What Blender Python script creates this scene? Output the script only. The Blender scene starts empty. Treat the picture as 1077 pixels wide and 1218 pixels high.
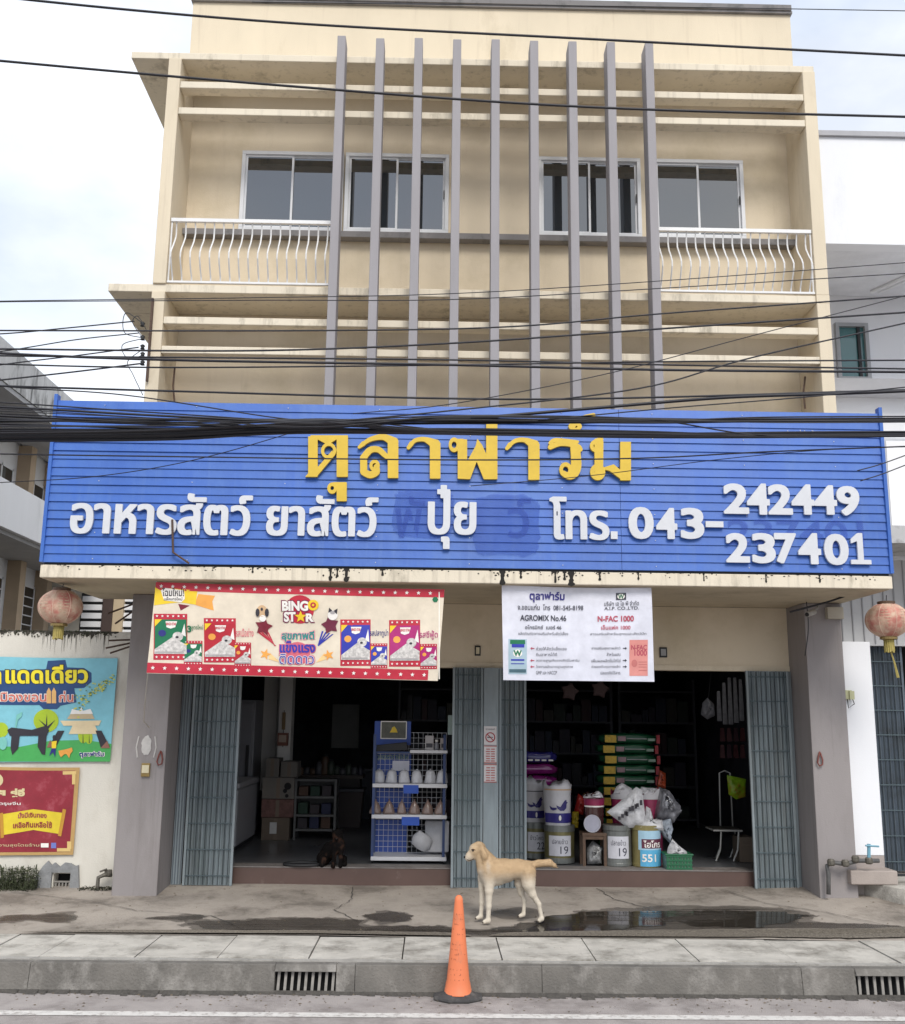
import bpy, bmesh, math, random
import numpy as np
from mathutils import Vector, Matrix, noise
random.seed(7); rng = np.random.default_rng(7)
S = bpy.context.scene; COL = S.collection
R_ = math.radians

# ------------------------------------------------------------------ camera
F=1220.; PITCH=R_(11.4); YAW=R_(0.9); ROLL=R_(0.66); CZ=2.0
_f=np.array([math.sin(YAW)*math.cos(PITCH),math.cos(YAW)*math.cos(PITCH),math.sin(PITCH)])
_r=np.array([math.cos(YAW),-math.sin(YAW),0.]); _u=np.cross(_r,_f)
_r,_u=_r*math.cos(ROLL)+_u*math.sin(ROLL), -_r*math.sin(ROLL)+_u*math.cos(ROLL)
cd=bpy.data.cameras.new('camera'); cam=bpy.data.objects.new('camera',cd); COL.objects.link(cam)
cam.matrix_world=Matrix(((_r[0],_u[0],-_f[0],0),(_r[1],_u[1],-_f[1],0),(_r[2],_u[2],-_f[2],CZ),(0,0,0,1)))
cd.sensor_fit='HORIZONTAL'; cd.sensor_width=36; cd.lens=36*F/1077; cd.clip_end=3000; cd.clip_start=.05
S.camera=cam
def ray(px,py): return _f+_r*(px-538.5)/F-_u*(py-609)/F
def at(px,py,Y):            # world point seen at a photo pixel on the vertical plane y=Y
    d=ray(px,py); t=Y/d[1]; return (d[0]*t,Y,CZ+d[2]*t)
def atz(px,py,z):           # same on the horizontal plane z
    d=ray(px,py); t=(z-CZ)/d[2]; return (d[0]*t,d[1]*t,z)
def Rc(x0,y0,x1,y1,Y):      # pixel box -> x0,x1,z0,z1 on plane Y
    return at(x0,(y0+y1)/2,Y)[0],at(x1,(y0+y1)/2,Y)[0],at((x0+x1)/2,y1,Y)[2],at((x0+x1)/2,y0,Y)[2]

# ------------------------------------------------------------------ world, sun, exposure
SUN_EL,SUN_AZ=44,10     # elevation; degrees to the right of straight behind the viewer
W=bpy.data.worlds.new('World'); S.world=W; W.use_nodes=True
nt=W.node_tree; N=nt.nodes; L=nt.links; bg=N['Background']; bg.inputs[1].default_value=0.1
sky=N.new('ShaderNodeTexSky'); sky.sky_type='NISHITA'; sky.sun_disc=False
sky.sun_elevation=R_(SUN_EL); sky.sun_rotation=R_(180-SUN_AZ)
tc=N.new('ShaderNodeTexCoord'); mp=N.new('ShaderNodeMapping'); mp.inputs['Scale'].default_value=(1,1,2.0); mp.inputs['Location'].default_value=(.35,.1,.55)
no=N.new('ShaderNodeTexNoise'); no.inputs['Scale'].default_value=1.7; no.inputs['Detail'].default_value=7; no.inputs['Roughness'].default_value=.55
cr=N.new('ShaderNodeValToRGB'); cr.color_ramp.elements[0].position=.36; cr.color_ramp.elements[0].color=(.6,.6,.6,1); cr.color_ramp.elements[1].position=.58
no2=N.new('ShaderNodeTexNoise'); no2.inputs['Scale'].default_value=3.1; no2.inputs['Detail'].default_value=5
cr2=N.new('ShaderNodeValToRGB'); cr2.color_ramp.elements[0].position=.3; cr2.color_ramp.elements[0].color=(6.3,7.1,8.4,1); cr2.color_ramp.elements[1].position=.7; cr2.color_ramp.elements[1].color=(9.3,9.4,9.6,1)
mx=N.new('ShaderNodeMix'); mx.data_type='RGBA'
L.new(tc.outputs['Generated'],mp.inputs[0]); L.new(mp.outputs[0],no.inputs['Vector']); L.new(mp.outputs[0],no2.inputs['Vector'])
L.new(no.outputs[0],cr.inputs[0]); L.new(no2.outputs[0],cr2.inputs[0]); L.new(cr.outputs[0],mx.inputs[0])
L.new(sky.outputs[0],mx.inputs[6]); L.new(cr2.outputs[0],mx.inputs[7]); L.new(mx.outputs[2],bg.inputs[0])
sd=bpy.data.lights.new('sun','SUN'); sd.energy=1.65; sd.angle=R_(24); sd.color=(1,.95,.87)
so=bpy.data.objects.new('sun',sd); COL.objects.link(so)
a=R_(SUN_AZ); e=R_(SUN_EL)   # vector towards the sun
tosun=Vector((math.sin(a)*math.cos(e),-math.cos(a)*math.cos(e),math.sin(e)))
so.rotation_euler=tosun.to_track_quat('Z','Y').to_euler(); so.location=(0,0,30)
vs=S.view_settings; vs.view_transform='Standard'; vs.look='None'; vs.exposure=0.57; vs.gamma=1; vs.use_curve_mapping=False

# ------------------------------------------------------------------ materials
MC={}
def lin(c): return tuple(((v/255+.055)/1.055)**2.4 if v>10.3 else v/255/12.92 for v in c)
def mat(name,col,rough=.7,var=.12,scale=3.,bump=.0,bscale=60.,metal=0.,spec=.5,dirt=None,dscale=1.2,dpos=(.5,.68),streak=1.,trans=0.,coat=0.,alpha=1.,ior=1.5,runs=None):
    """procedural: base colour, tonal noise, optional stains of another colour, optional relief"""
    if name in MC: return MC[name]
    m=bpy.data.materials.new(name); m.use_nodes=True; n=m.node_tree.nodes; l=m.node_tree.links; b=n['Principled BSDF']
    t=n.new('ShaderNodeTexCoord'); mpn=n.new('ShaderNodeMapping'); mpn.inputs['Scale'].default_value=(1,1,streak)
    g=n.new('ShaderNodeNewGeometry'); l.new(g.outputs['Position'],mpn.inputs[0])
    n1=n.new('ShaderNodeTexNoise'); n1.inputs['Scale'].default_value=scale; n1.inputs['Detail'].default_value=8; n1.inputs['Roughness'].default_value=.62
    l.new(mpn.outputs[0],n1.inputs['Vector'])
    mr=n.new('ShaderNodeMapRange'); mr.inputs[1].default_value=.28; mr.inputs[2].default_value=.72; mr.inputs[3].default_value=1-var; mr.inputs[4].default_value=1+var
    l.new(n1.outputs[0],mr.inputs[0])
    vm=n.new('ShaderNodeVectorMath'); vm.operation='SCALE'; vm.inputs[0].default_value=col[:3]; l.new(mr.outputs[0],vm.inputs['Scale'])
    out=vm.outputs[0]
    if dirt:
        n2=n.new('ShaderNodeTexNoise'); n2.inputs['Scale'].default_value=dscale; n2.inputs['Detail'].default_value=9; n2.inputs['Roughness'].default_value=.7
        l.new(mpn.outputs[0],n2.inputs['Vector'])
        r=n.new('ShaderNodeMapRange'); r.inputs[1].default_value=dpos[0]; r.inputs[2].default_value=dpos[1]; l.new(n2.outputs[0],r.inputs[0])
        x=n.new('ShaderNodeMix'); x.data_type='RGBA'; l.new(r.outputs[0],x.inputs[0]); l.new(out,x.inputs[6]); x.inputs[7].default_value=(*dirt[:3],1); out=x.outputs[2]
    if runs:      # thin vertical rain runs: (colour, strength, threshold)
        m3=n.new('ShaderNodeMapping'); m3.inputs['Scale'].default_value=(11,11,.55); l.new(g.outputs['Position'],m3.inputs[0])
        n4=n.new('ShaderNodeTexNoise'); n4.inputs['Scale'].default_value=1; n4.inputs['Detail'].default_value=6; n4.inputs['Roughness'].default_value=.65; l.new(m3.outputs[0],n4.inputs['Vector'])
        r4=n.new('ShaderNodeMapRange'); r4.inputs[1].default_value=runs[2]; r4.inputs[2].default_value=runs[2]+.2; r4.inputs[4].default_value=runs[1]; l.new(n4.outputs[0],r4.inputs[0])
        x4=n.new('ShaderNodeMix'); x4.data_type='RGBA'; l.new(r4.outputs[0],x4.inputs[0]); l.new(out,x4.inputs[6]); x4.inputs[7].default_value=(*runs[0],1); out=x4.outputs[2]
    l.new(out,b.inputs['Base Color'])
    b.inputs['Metallic'].default_value=metal; b.inputs['Specular IOR Level'].default_value=spec; b.inputs['IOR'].default_value=ior
    b.inputs['Transmission Weight'].default_value=trans; b.inputs['Coat Weight'].default_value=coat; b.inputs['Alpha'].default_value=alpha
    if rough<.07: b.inputs['Roughness'].default_value=rough
    else: rr=n.new('ShaderNodeMapRange'); rr.inputs[3].default_value=max(0,rough-.08); rr.inputs[4].default_value=min(1,rough+.08); l.new(n1.outputs[0],rr.inputs[0]); l.new(rr.outputs[0],b.inputs['Roughness'])
    if bump:
        n3=n.new('ShaderNodeTexNoise'); n3.inputs['Scale'].default_value=bscale; n3.inputs['Detail'].default_value=5; l.new(g.outputs['Position'],n3.inputs['Vector'])
        bp=n.new('ShaderNodeBump'); bp.inputs['Strength'].default_value=bump; bp.inputs['Distance'].default_value=.01; l.new(n3.outputs[0],bp.inputs['Height']); l.new(bp.outputs[0],b.inputs['Normal'])
    MC[name]=m; return m
def M(name,rgb,rough=.6,**k): return mat(name,lin(rgb),rough,**k)      # colour given as sRGB 0-255 base colour

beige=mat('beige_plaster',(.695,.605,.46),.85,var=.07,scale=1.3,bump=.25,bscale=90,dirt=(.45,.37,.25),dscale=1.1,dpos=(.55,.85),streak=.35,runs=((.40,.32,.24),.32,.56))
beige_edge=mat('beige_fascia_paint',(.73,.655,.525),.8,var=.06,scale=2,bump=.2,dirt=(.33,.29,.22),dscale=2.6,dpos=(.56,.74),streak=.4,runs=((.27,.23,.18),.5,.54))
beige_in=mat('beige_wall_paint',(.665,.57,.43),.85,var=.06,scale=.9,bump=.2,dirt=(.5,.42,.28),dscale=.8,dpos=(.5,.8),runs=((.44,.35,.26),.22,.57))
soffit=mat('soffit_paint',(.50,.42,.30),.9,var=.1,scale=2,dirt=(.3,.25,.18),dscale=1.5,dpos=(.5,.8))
fin_m=mat('grey_mauve_paint',(.30,.285,.30),.7,var=.08,scale=5,bump=.15,dirt=(.18,.17,.16),dscale=3,dpos=(.62,.8),streak=.2)
ledge_m=mat('grey_ledge',(.20,.19,.19),.8,var=.1,dirt=(.1,.1,.1),dscale=3)
pillar_m=mat('pillar_grey_paint',(.275,.252,.25),.75,runs=((.18,.16,.155),.5,.53),var=.07,scale=2,bump=.2,dirt=(.2,.18,.175),dscale=1.5,dpos=(.5,.8),streak=.3)
white_p=mat('white_paint',(.78,.79,.82),.75,var=.04,scale=1.5,bump=.12,dirt=(.55,.56,.58),dscale=1,dpos=(.6,.9),streak=.3)
white_old=mat('old_white_plaster',(.66,.63,.56),.85,var=.07,scale=2,bump=.3,dirt=(.46,.42,.35),dscale=1.6,dpos=(.5,.8),streak=.5)
white_m=mat('white_metal',(.74,.74,.74),.4,var=.05,scale=8)
alu=mat('aluminium_frame',(.62,.63,.65),.35,var=.05,scale=6)
blue_m=mat('blue_sign_paint',(.036,.122,.455),.45,var=.13,scale=1.6,runs=((.08,.17,.45),.5,.52),bump=.1,bscale=12,dirt=(.065,.165,.48),dscale=2.3,dpos=(.45,.75),streak=.6,spec=.45)
white_l=mat('white_letter_face',(.62,.635,.67),.5,var=.05,scale=6,dirt=(.6,.6,.62),dscale=7,dpos=(.6,.8))
yel_l=mat('yellow_letter_face',(.66,.45,.04),.45,var=.08,scale=7,dirt=(.5,.33,.05),dscale=6,dpos=(.6,.8))
blue_ghost=mat('unfaded_blue_paint',(.018,.06,.42),.5,var=.1,scale=5)
shut_m=mat('grey_blue_shutter_paint',(.235,.275,.295),.5,var=.2,scale=5,runs=((.12,.12,.11),.6,.52),dirt=(.15,.185,.19),dscale=4,dpos=(.5,.75),streak=.25,spec=.5)
shut_d=mat('slate_shutter_paint',(.10,.125,.155),.5,var=.12,scale=5,dirt=(.07,.08,.09),dscale=4)
glass=mat('tinted_window_glass',(.012,.018,.024),.012,var=.02,spec=.5,ior=2.35)
glass_t=mat('teal_window_glass',(.05,.16,.17),.05,var=.03,spec=.5,ior=1.7)
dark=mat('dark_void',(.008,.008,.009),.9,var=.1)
black=mat('black_rubber',(.018,.018,.02),.6,var=.15,scale=6)
cable_m=mat('black_cable_sheath',(.012,.012,.018),.5,var=.1)
rust=mat('rusty_iron',(.09,.055,.04),.8,var=.3,scale=20,bump=.3)
brown_m=mat('brown_step_tile',(.105,.064,.053),.45,var=.12,scale=3,dirt=(.2,.15,.13),dscale=4,dpos=(.62,.8))
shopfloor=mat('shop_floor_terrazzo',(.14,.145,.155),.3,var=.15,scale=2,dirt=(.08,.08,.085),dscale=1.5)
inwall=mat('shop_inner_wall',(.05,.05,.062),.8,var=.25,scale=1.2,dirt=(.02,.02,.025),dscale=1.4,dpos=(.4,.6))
conc=mat('pavement_concrete',(.385,.34,.295),.8,var=.22,scale=3,bump=.8,bscale=45,dirt=(.19,.165,.14),dscale=1.5,dpos=(.46,.62))
slab_m=mat('slab_concrete',(.50,.475,.43),.85,var=.2,scale=3.5,bump=.7,bscale=70,dirt=(.19,.175,.15),dscale=2.2,dpos=(.48,.68))
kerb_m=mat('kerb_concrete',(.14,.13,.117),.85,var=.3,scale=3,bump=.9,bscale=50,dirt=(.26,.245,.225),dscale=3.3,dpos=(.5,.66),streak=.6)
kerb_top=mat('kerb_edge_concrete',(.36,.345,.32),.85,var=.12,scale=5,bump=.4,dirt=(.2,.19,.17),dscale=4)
road_m=mat('road_concrete',(.37,.335,.32),.85,var=.14,scale=2.5,bump=.9,bscale=120,dirt=(.22,.195,.185),dscale=2.3,dpos=(.46,.66))
grit_m=mat('gutter_grit',(.075,.068,.06),.95,var=.4,scale=25,bump=.8,bscale=90)
paint_line=mat('road_line_paint',(.62,.6,.57),.8,var=.1,scale=14,dirt=(.36,.33,.31),dscale=16,dpos=(.5,.62))
wet_m=mat('wet_concrete',(.06,.05,.042),.36,var=.4,scale=6,spec=.5,alpha=.42)
water_m=mat('puddle_water',(.04,.034,.027),.05,var=.05,spec=.5,alpha=.86)
gravel_m=mat('exposed_gravel',(.15,.13,.105),.8,var=.7,scale=55,bump=1,bscale=60)

# ------------------------------------------------------------------ mesh building
class MB:
    def __init__(s): s.v=[]; s.f=[]; s.mi=[]; s.cur=0
    def add(s,vs,fs):
        o=len(s.v); s.v+=[tuple(map(float,p)) for p in vs]; s.f+=[tuple(i+o for i in f) for f in fs]; s.mi+=[s.cur]*len(fs); return s
    def box(s,x0,x1,y0,y1,z0,z1):
        return s.add([(x0,y0,z0),(x1,y0,z0),(x1,y1,z0),(x0,y1,z0),(x0,y0,z1),(x1,y0,z1),(x1,y1,z1),(x0,y1,z1)],
            [(0,3,2,1),(4,5,6,7),(0,1,5,4),(1,2,6,5),(2,3,7,6),(3,0,4,7)])
    def hexa(s,p): # 8 points, bottom 4 then top 4
        return s.add(p,[(0,3,2,1),(4,5,6,7),(0,1,5,4),(1,2,6,5),(2,3,7,6),(3,0,4,7)])
    def quad(s,a,b,c,d): return s.add([a,b,c,d],[(0,1,2,3)])
    def tube(s,path,r,n=6,cap=True):
        P=[Vector(p) for p in path]; rs=r if isinstance(r,(list,tuple)) else [r]*len(P)
        vs=[];fs=[]; ref=None
        for i,p in enumerate(P):
            t=(P[min(i+1,len(P)-1)]-P[max(i-1,0)]).normalized()
            if ref is None: ref=Vector((0,0,1)) if abs(t.z)<.9 else Vector((1,0,0))
            a=t.cross(ref).normalized(); b=a.cross(t)
            ref=b
            for k in range(n):
                w=2*math.pi*k/n; vs.append(p+(a*math.cos(w)+b*math.sin(w))*rs[i])
        for i in range(len(P)-1):
            for k in range(n): fs.append((i*n+k,i*n+(k+1)%n,(i+1)*n+(k+1)%n,(i+1)*n+k))
        if cap: fs.append(tuple(range(n))[::-1]); fs.append(tuple((len(P)-1)*n+k for k in range(n)))
        return s.add(vs,fs)
    def lathe(s,prof,c=(0,0,0),n=24,sx=1,sy=1,a0=0,a1=2*math.pi,cap=True):
        full=abs(a1-a0-2*math.pi)<1e-6; m=n if full else n+1; vs=[];fs=[]
        for (r,z) in prof:
            for k in range(m):
                w=a0+(a1-a0)*k/n; vs.append((c[0]+r*sx*math.cos(w),c[1]+r*sy*math.sin(w),c[2]+z))
        for i in range(len(prof)-1):
            for k in range(n): j=(k+1)%m if full else k+1; fs.append((i*m+k,i*m+j,(i+1)*m+j,(i+1)*m+k))
        if full and cap: fs.append(tuple(range(m))[::-1]); fs.append(tuple((len(prof)-1)*m+k for k in range(m)))
        return s.add(vs,fs)
    def poly(s,pts,y0,y1): # polygon in xz extruded in y
        n=len(pts); vs=[(x,y0,z) for x,z in pts]+[(x,y1,z) for x,z in pts]
        area=sum(pts[i][0]*pts[(i+1)%n][1]-pts[(i+1)%n][0]*pts[i][1] for i in range(n))
        fr=tuple(range(n)); fs=[fr if area>0 else fr[::-1], tuple(i+n for i in (fr[::-1] if area>0 else fr))]
        for i in range(n): j=(i+1)%n; fs.append((i,i+n,j+n,j) if area>0 else (j,j+n,i+n,i))
        return s.add(vs,fs)
    def build(s,name,m,parent=None,smooth=False,bevel=0,solid=False):
        me=bpy.data.meshes.new(name); loc=parent_world(parent)
        me.from_pydata([(a-loc[0],b-loc[1],c-loc[2]) for a,b,c in s.v],[],s.f)
        for mm in (m if isinstance(m,(list,tuple)) else [m]): me.materials.append(mm)
        if any(s.mi): me.polygons.foreach_set('material_index',s.mi)
        if smooth: me.polygons.foreach_set('use_smooth',[True]*len(me.polygons))
        me.update()
        o=bpy.data.objects.new(name,me); COL.objects.link(o)
        if parent is not None: o.parent=parent
        _mark(o)
        if bevel:
            b=o.modifiers.new('bevel','BEVEL'); b.width=bevel; b.segments=2; b.limit_method='ANGLE'
        return o
def _mark(o):
    if o.name.split('.')[0] in ('star_print','blossom_print','comet_print','claw','fringe','foil_pattern','chalk_mark','ruled_print','wire_grid'): o['kind']='stuff'
def parent_world(p):
    l=Vector((0,0,0))
    while p is not None: l+=Vector(p.location); p=p.parent
    return l
def thing(name,label,cat,loc=(0,0,0),group=None):
    o=bpy.data.objects.new(name,None); COL.objects.link(o); o.location=loc; o.empty_display_size=.1
    o['label']=label; o['category']=cat
    if group: o['group']=group
    return o
def tag(o,label,cat,group=None):
    o['label']=label; o['category']=cat
    if group: o['group']=group
    return o
def struct(o): o['kind']='structure'; return o
def copy_tree(o,parent=None):
    c=o.copy(); COL.objects.link(c); c.parent=parent
    for ch in list(o.children): copy_tree(ch,c)
    return c
def box(name,m,parent,x0,x1,y0,y1,z0,z1,bevel=0): return MB().box(x0,x1,y0,y1,z0,z1).build(name,m,parent,bevel=bevel)
ORD=['first','second','third','fourth','fifth','sixth','seventh','eighth','ninth','tenth','eleventh','twelfth']

def irregular(cx,cz,rx,rz,n=26,j=.12): return [(cx+rx*math.cos(2*math.pi*k/n)*(1+random.uniform(-j,j)),cz+rz*math.sin(2*math.pi*k/n)*(1+random.uniform(-j,j))) for k in range(n)]
# ------------------------------------------------------------------ lettering
_tcache={}
def textmesh(s,offset=0):
    k=(s,offset)
    if k in _tcache: return _tcache[k]
    c=bpy.data.curves.new('txt','FONT'); c.body=s; c.size=1; c.offset=offset; c.resolution_u=6
    o=bpy.data.objects.new('txt',c); COL.objects.link(o)
    me=bpy.data.meshes.new_from_object(o)
    v=[(p.co.x,p.co.y) for p in me.vertices]; f=[tuple(p.vertices) for p in me.polygons]
    bpy.data.objects.remove(o); bpy.data.curves.remove(c); bpy.data.meshes.remove(me)
    v=np.array(v); v=(v-v.min(0))/np.maximum(v.max(0)-v.min(0),1e-6)
    _tcache[k]=(v,f); return _tcache[k]
def text(mb,s,box_,fn,offset=.012):
    """flat print: text fitted to the box u0,u1,v0,v1, each vertex mapped by fn(u,v)"""
    v,f=textmesh(s,offset); u0,u1,v0,v1=box_
    mb.add([fn(u0+(u1-u0)*a,v0+(v1-v0)*b) for a,b in v],f)
def raster_text(s,w,h,dil,cell,ax=1.):
    """signed field of a line of text w x h metres, thickened by dil; returns field, origin"""
    v,f=textmesh(s,.0035); V=v*np.array([w-2*dil*ax,h-2*dil])+np.array([dil*ax,dil])
    cnt={}
    for p in f:
        for i in range(len(p)):
            a,b=p[i],p[(i+1)%len(p)]; cnt[tuple(sorted((a,b)))]=cnt.get(tuple(sorted((a,b))),0)+1
    seg=np.array([[V[a],V[b]] for (a,b),c in cnt.items() if c==1])
    X=np.arange(-cell*2,w+cell*3,cell); Z=np.arange(-cell*2,h+cell*3,cell)
    P=np.stack(np.meshgrid(X,Z,indexing='ij'),-1).reshape(-1,2)
    sc=np.array([1/ax,1]); A=seg[:,0]*sc; B=seg[:,1]*sc; Q=P*sc
    D=np.full(len(Q),9.); ins=np.zeros(len(Q),bool); VS=V*sc
    for p in f:
        for i in range(1,len(p)-1):
            a,b,c=VS[p[0]],VS[p[i]],VS[p[i+1]]
            s1=(b[0]-a[0])*(Q[:,1]-a[1])-(b[1]-a[1])*(Q[:,0]-a[0]); s2=(c[0]-b[0])*(Q[:,1]-b[1])-(c[1]-b[1])*(Q[:,0]-b[0]); s3=(a[0]-c[0])*(Q[:,1]-c[1])-(a[1]-c[1])*(Q[:,0]-c[0])
            ins|=((s1>=0)&(s2>=0)&(s3>=0))|((s1<=0)&(s2<=0)&(s3<=0))
    for a,b in zip(A,B):
        ab=b-a; t=np.clip(((Q-a)@ab)/max(ab@ab,1e-12),0,1); w_=np.abs(Q-a-t[:,None]*ab); D=np.minimum(D,(w_[:,0]**5+w_[:,1]**5+1e-30)**.2)
    return (np.where(ins,-D,D)-dil).reshape(len(X),len(Z)),(X[0],Z[0]),cell
def field_letters(D,org,cell,x0,z0,yf,depth,m,parent,name='letter'):
    """marching squares on the field; one extruded mesh object per connected glyph"""
    nx,nz=D.shape; lab=np.zeros(D.shape,int); k=0; ins=D<0
    for i in range(nx):
        for j in range(nz):
            if ins[i,j] and not lab[i,j]:
                k+=1; st=[(i,j)]; lab[i,j]=k
                while st:
                    a,b=st.pop()
                    for c,d in ((a+1,b),(a-1,b),(a,b+1),(a,b-1)):
                        if 0<=c<nx and 0<=d<nz and ins[c,d] and not lab[c,d]: lab[c,d]=k; st.append((c,d))
    mbs={q:MB() for q in range(1,k+1)}
    def W_(p): return (x0+org[0]+p[0]*cell,z0+org[1]+p[1]*cell)
    for j in range(nz-1):
        i=0
        while i<nx-1:
            cs=[(i,j),(i+1,j),(i+1,j+1),(i,j+1)]; d=[D[c] for c in cs]
            nin=sum(q<0 for q in d)
            if nin==0: i+=1; continue
            q=max(lab[c] for c in cs)
            if nin==4:
                e=i
                while e+1<nx-1 and D[e+2,j]<0 and D[e+2,j+1]<0: e+=1
                a=W_((i,j)); b=W_((e+1,j+1)); mbs[q].add([(a[0],yf,a[1]),(b[0],yf,a[1]),(b[0],yf,b[1]),(a[0],yf,b[1])],[(0,1,2,3)])
                i=e+1; continue
            pts=[]; cross=[]
            for c in range(4):
                a,b=cs[c],cs[(c+1)%4]; da,db=d[c],d[(c+1)%4]
                if da<0: pts.append(a)
                if (da<0)!=(db<0):
                    t=da/(da-db); p=(a[0]+(b[0]-a[0])*t,a[1]+(b[1]-a[1])*t); pts.append(p); cross.append((len(pts)-1,da<0))
            w=[W_(p) for p in pts]
            mbs[q].add([(x,yf,z) for x,z in w],[tuple(range(len(w)))])
            out=[c for c,leave in cross if leave]
            for c in out:
                nxt=(c+1)%len(pts); a,b=w[c],w[nxt]
                mbs[q].add([(a[0],yf,a[1]),(a[0],yf+depth,a[1]),(b[0],yf+depth,b[1]),(b[0],yf,b[1])],[(0,1,2,3)])
            i+=1
    return [mb.build(name,m,parent) for q,mb in mbs.items() if len(mb.f)>6]
def stroke_field(strokes,cell,bounds):
    """strokes: ('p',[(x,z)...],r) round polyline; ('b',[(x,z)...polygon]) solid polygon; ('r',cx,cz,rx,rz,t) ring"""
    x0,x1,z0,z1=bounds; X=np.arange(x0,x1,cell); Z=np.arange(z0,z1,cell)
    GX,GZ=np.meshgrid(X,Z,indexing='ij'); D=np.full(GX.shape,9.)
    def segd(a,b):
        ab=np.array(b)-np.array(a); t=np.clip(((GX-a[0])*ab[0]+(GZ-a[1])*ab[1])/max(ab@ab,1e-12),0,1)
        return np.hypot(GX-a[0]-t*ab[0],GZ-a[1]-t*ab[1]),t
    for s in strokes:
        if s[0]=='p':
            rs=s[2] if isinstance(s[2],list) else [s[2]]*len(s[1])
            for i in range(len(s[1])-1):
                d,t=segd(s[1][i],s[1][i+1]); D=np.minimum(D,d-(rs[i]*(1-t)+rs[i+1]*t))
        elif s[0]=='b':
            P=s[1]; dd=np.full(GX.shape,9.); ins=np.zeros(GX.shape,bool)
            for i in range(len(P)):
                a,b=P[i],P[(i+1)%len(P)]; dd=np.minimum(dd,segd(a,b)[0])
                if a[1]!=b[1]:
                    c=(a[1]>GZ)!=(b[1]>GZ); ins^=c&(GX<(b[0]-a[0])*(GZ-a[1])/(b[1]-a[1])+a[0])
            D=np.minimum(D,np.where(ins,-dd,dd))
        elif s[0]=='r':
            _,cx,cz,rx,rz,t=s; q=np.hypot((GX-cx)/rx,(GZ-cz)/rz); D=np.minimum(D,np.abs(q-1)*min(rx,rz)-t)
    return D,(x0,z0),cell

# ------------------------------------------------------------------ organic shapes: smooth union of round cones -> surface nets
def cones_field(prims,res,k,pad=.06):
    pts=np.array([p[0] for p in prims]+[p[1] for p in prims]); rm=max(max(p[2],p[3]) for p in prims)
    lo=pts.min(0)-rm-pad; hi=pts.max(0)+rm+pad
    ax=[np.arange(lo[i],hi[i]+res,res) for i in range(3)]
    G=np.stack(np.meshgrid(*ax,indexing='ij'),-1); D=None
    for a,b,ra,rb in prims:
        a=np.array(a);b=np.array(b);ab=b-a; t=np.clip(((G-a)@ab)/max(ab@ab,1e-12),0,1)
        d=np.linalg.norm(G-a-t[...,None]*ab,axis=-1)-(ra*(1-t)+rb*t)
        if D is None: D=d
        else:
            h=np.clip(.5+.5*(D-d)/k,0,1); D=D*(1-h)+d*h-k*h*(1-h)
    return D,lo,res
def surface_net(D,lo,res):
    s=D<0; c=[s[i:s.shape[0]-1+i,j:s.shape[1]-1+j,l:s.shape[2]-1+l] for i in(0,1) for j in(0,1) for l in(0,1)]
    n=sum(x.astype(int) for x in c); act=(n>0)&(n<8); idx=-np.ones(act.shape,int); ii=np.argwhere(act); idx[tuple(ii.T)]=np.arange(len(ii))
    acc=np.zeros((len(ii),3)); cnt=np.zeros(len(ii))
    co=[np.array(q) for q in [(0,0,0),(1,0,0),(0,1,0),(0,0,1),(1,1,0),(1,0,1),(0,1,1),(1,1,1)]]
    ed=[(0,1),(0,2),(0,3),(1,4),(1,5),(2,4),(2,6),(3,5),(3,6),(4,7),(5,7),(6,7)]
    for a,b in ed:
        pa=ii+co[a]; pb=ii+co[b]; da=D[tuple(pa.T)]; db=D[tuple(pb.T)]; m=(da<0)!=(db<0)
        t=np.where(m,da/np.where(da==db,1,da-db),0); acc[m]+=(pa+(pb-pa)*t[:,None])[m]; cnt[m]+=1
    V=lo+acc/cnt[:,None]*res; Fs=[]
    for ax in range(3):
        o=[0,0,0]; o[ax]=1
        A=s[:s.shape[0]-o[0],:s.shape[1]-o[1],:s.shape[2]-o[2]]; B=s[o[0]:,o[1]:,o[2]:]
        e=np.argwhere(A!=B); u=(ax+1)%3; v=(ax+2)%3
        for p in e:
            if p[u]==0 or p[v]==0 or p[u]>=act.shape[u] or p[v]>=act.shape[v]: continue
            q=[]
            for du,dv in ((-1,-1),(0,-1),(0,0),(-1,0)):
                w=p.copy(); w[u]+=du; w[v]+=dv; q.append(idx[tuple(w)])
            Fs.append(tuple(int(x) for x in (q if A[tuple(p)] else q[::-1])))
    return V,Fs
def organic(name,prims,m,parent,res=.008,k=.03,noise=0.):
    V,Fs=surface_net(*cones_field(prims,res,k)); mb=MB(); mb.add(V,Fs); o=mb.build(name,m,parent,smooth=True); return o

# ================================================================== SETTING
FZ=.29     # shop floor height
def gz(x,y): return max(0.,min((y-10.15)*.049,.112))+(max(0,x-2.5)*.022 if y>10.15 else 0)*min(1,max(0,(y-10.15)/2))
KY=9.19
# ground sheet reaching the horizon, road, pavement
struct(MB().quad((-900,-900,-.26),(900,-900,-.26),(900,900,-.26),(-900,900,-.26)).build('ground',grit_m))
struct(MB().quad((-60,-2.5,-.23),(60,-2.5,-.23),(60,9.06,-.23),(-60,9.06,-.23)).build('road',road_m))
struct(MB().quad((-60,8.37,-.226),(60,8.40,-.226),(60,8.52,-.226),(-60,8.49,-.226)).build('road_line',paint_line))
mb=MB(); x=-6
while x<7:   # dirt washed up against the foot of the kerb, ragged
    w=.03+.05*random.random(); y=9.05-.015-.05*random.random()**2-.05*max(0,math.sin(x*1.9)+.6*math.sin(x*5.3+1))*random.random()
    mb.add([(x,y,-.2285),(x+w,y-.02*random.random(),-.2285),(x+w,9.075,-.208),(x,9.075,-.208)],[(0,1,2,3)]); x+=w
struct(mb.build('gutter_grit',grit_m))
nx,ny=150,34; mb=MB(); vs=[];fs=[]
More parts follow.
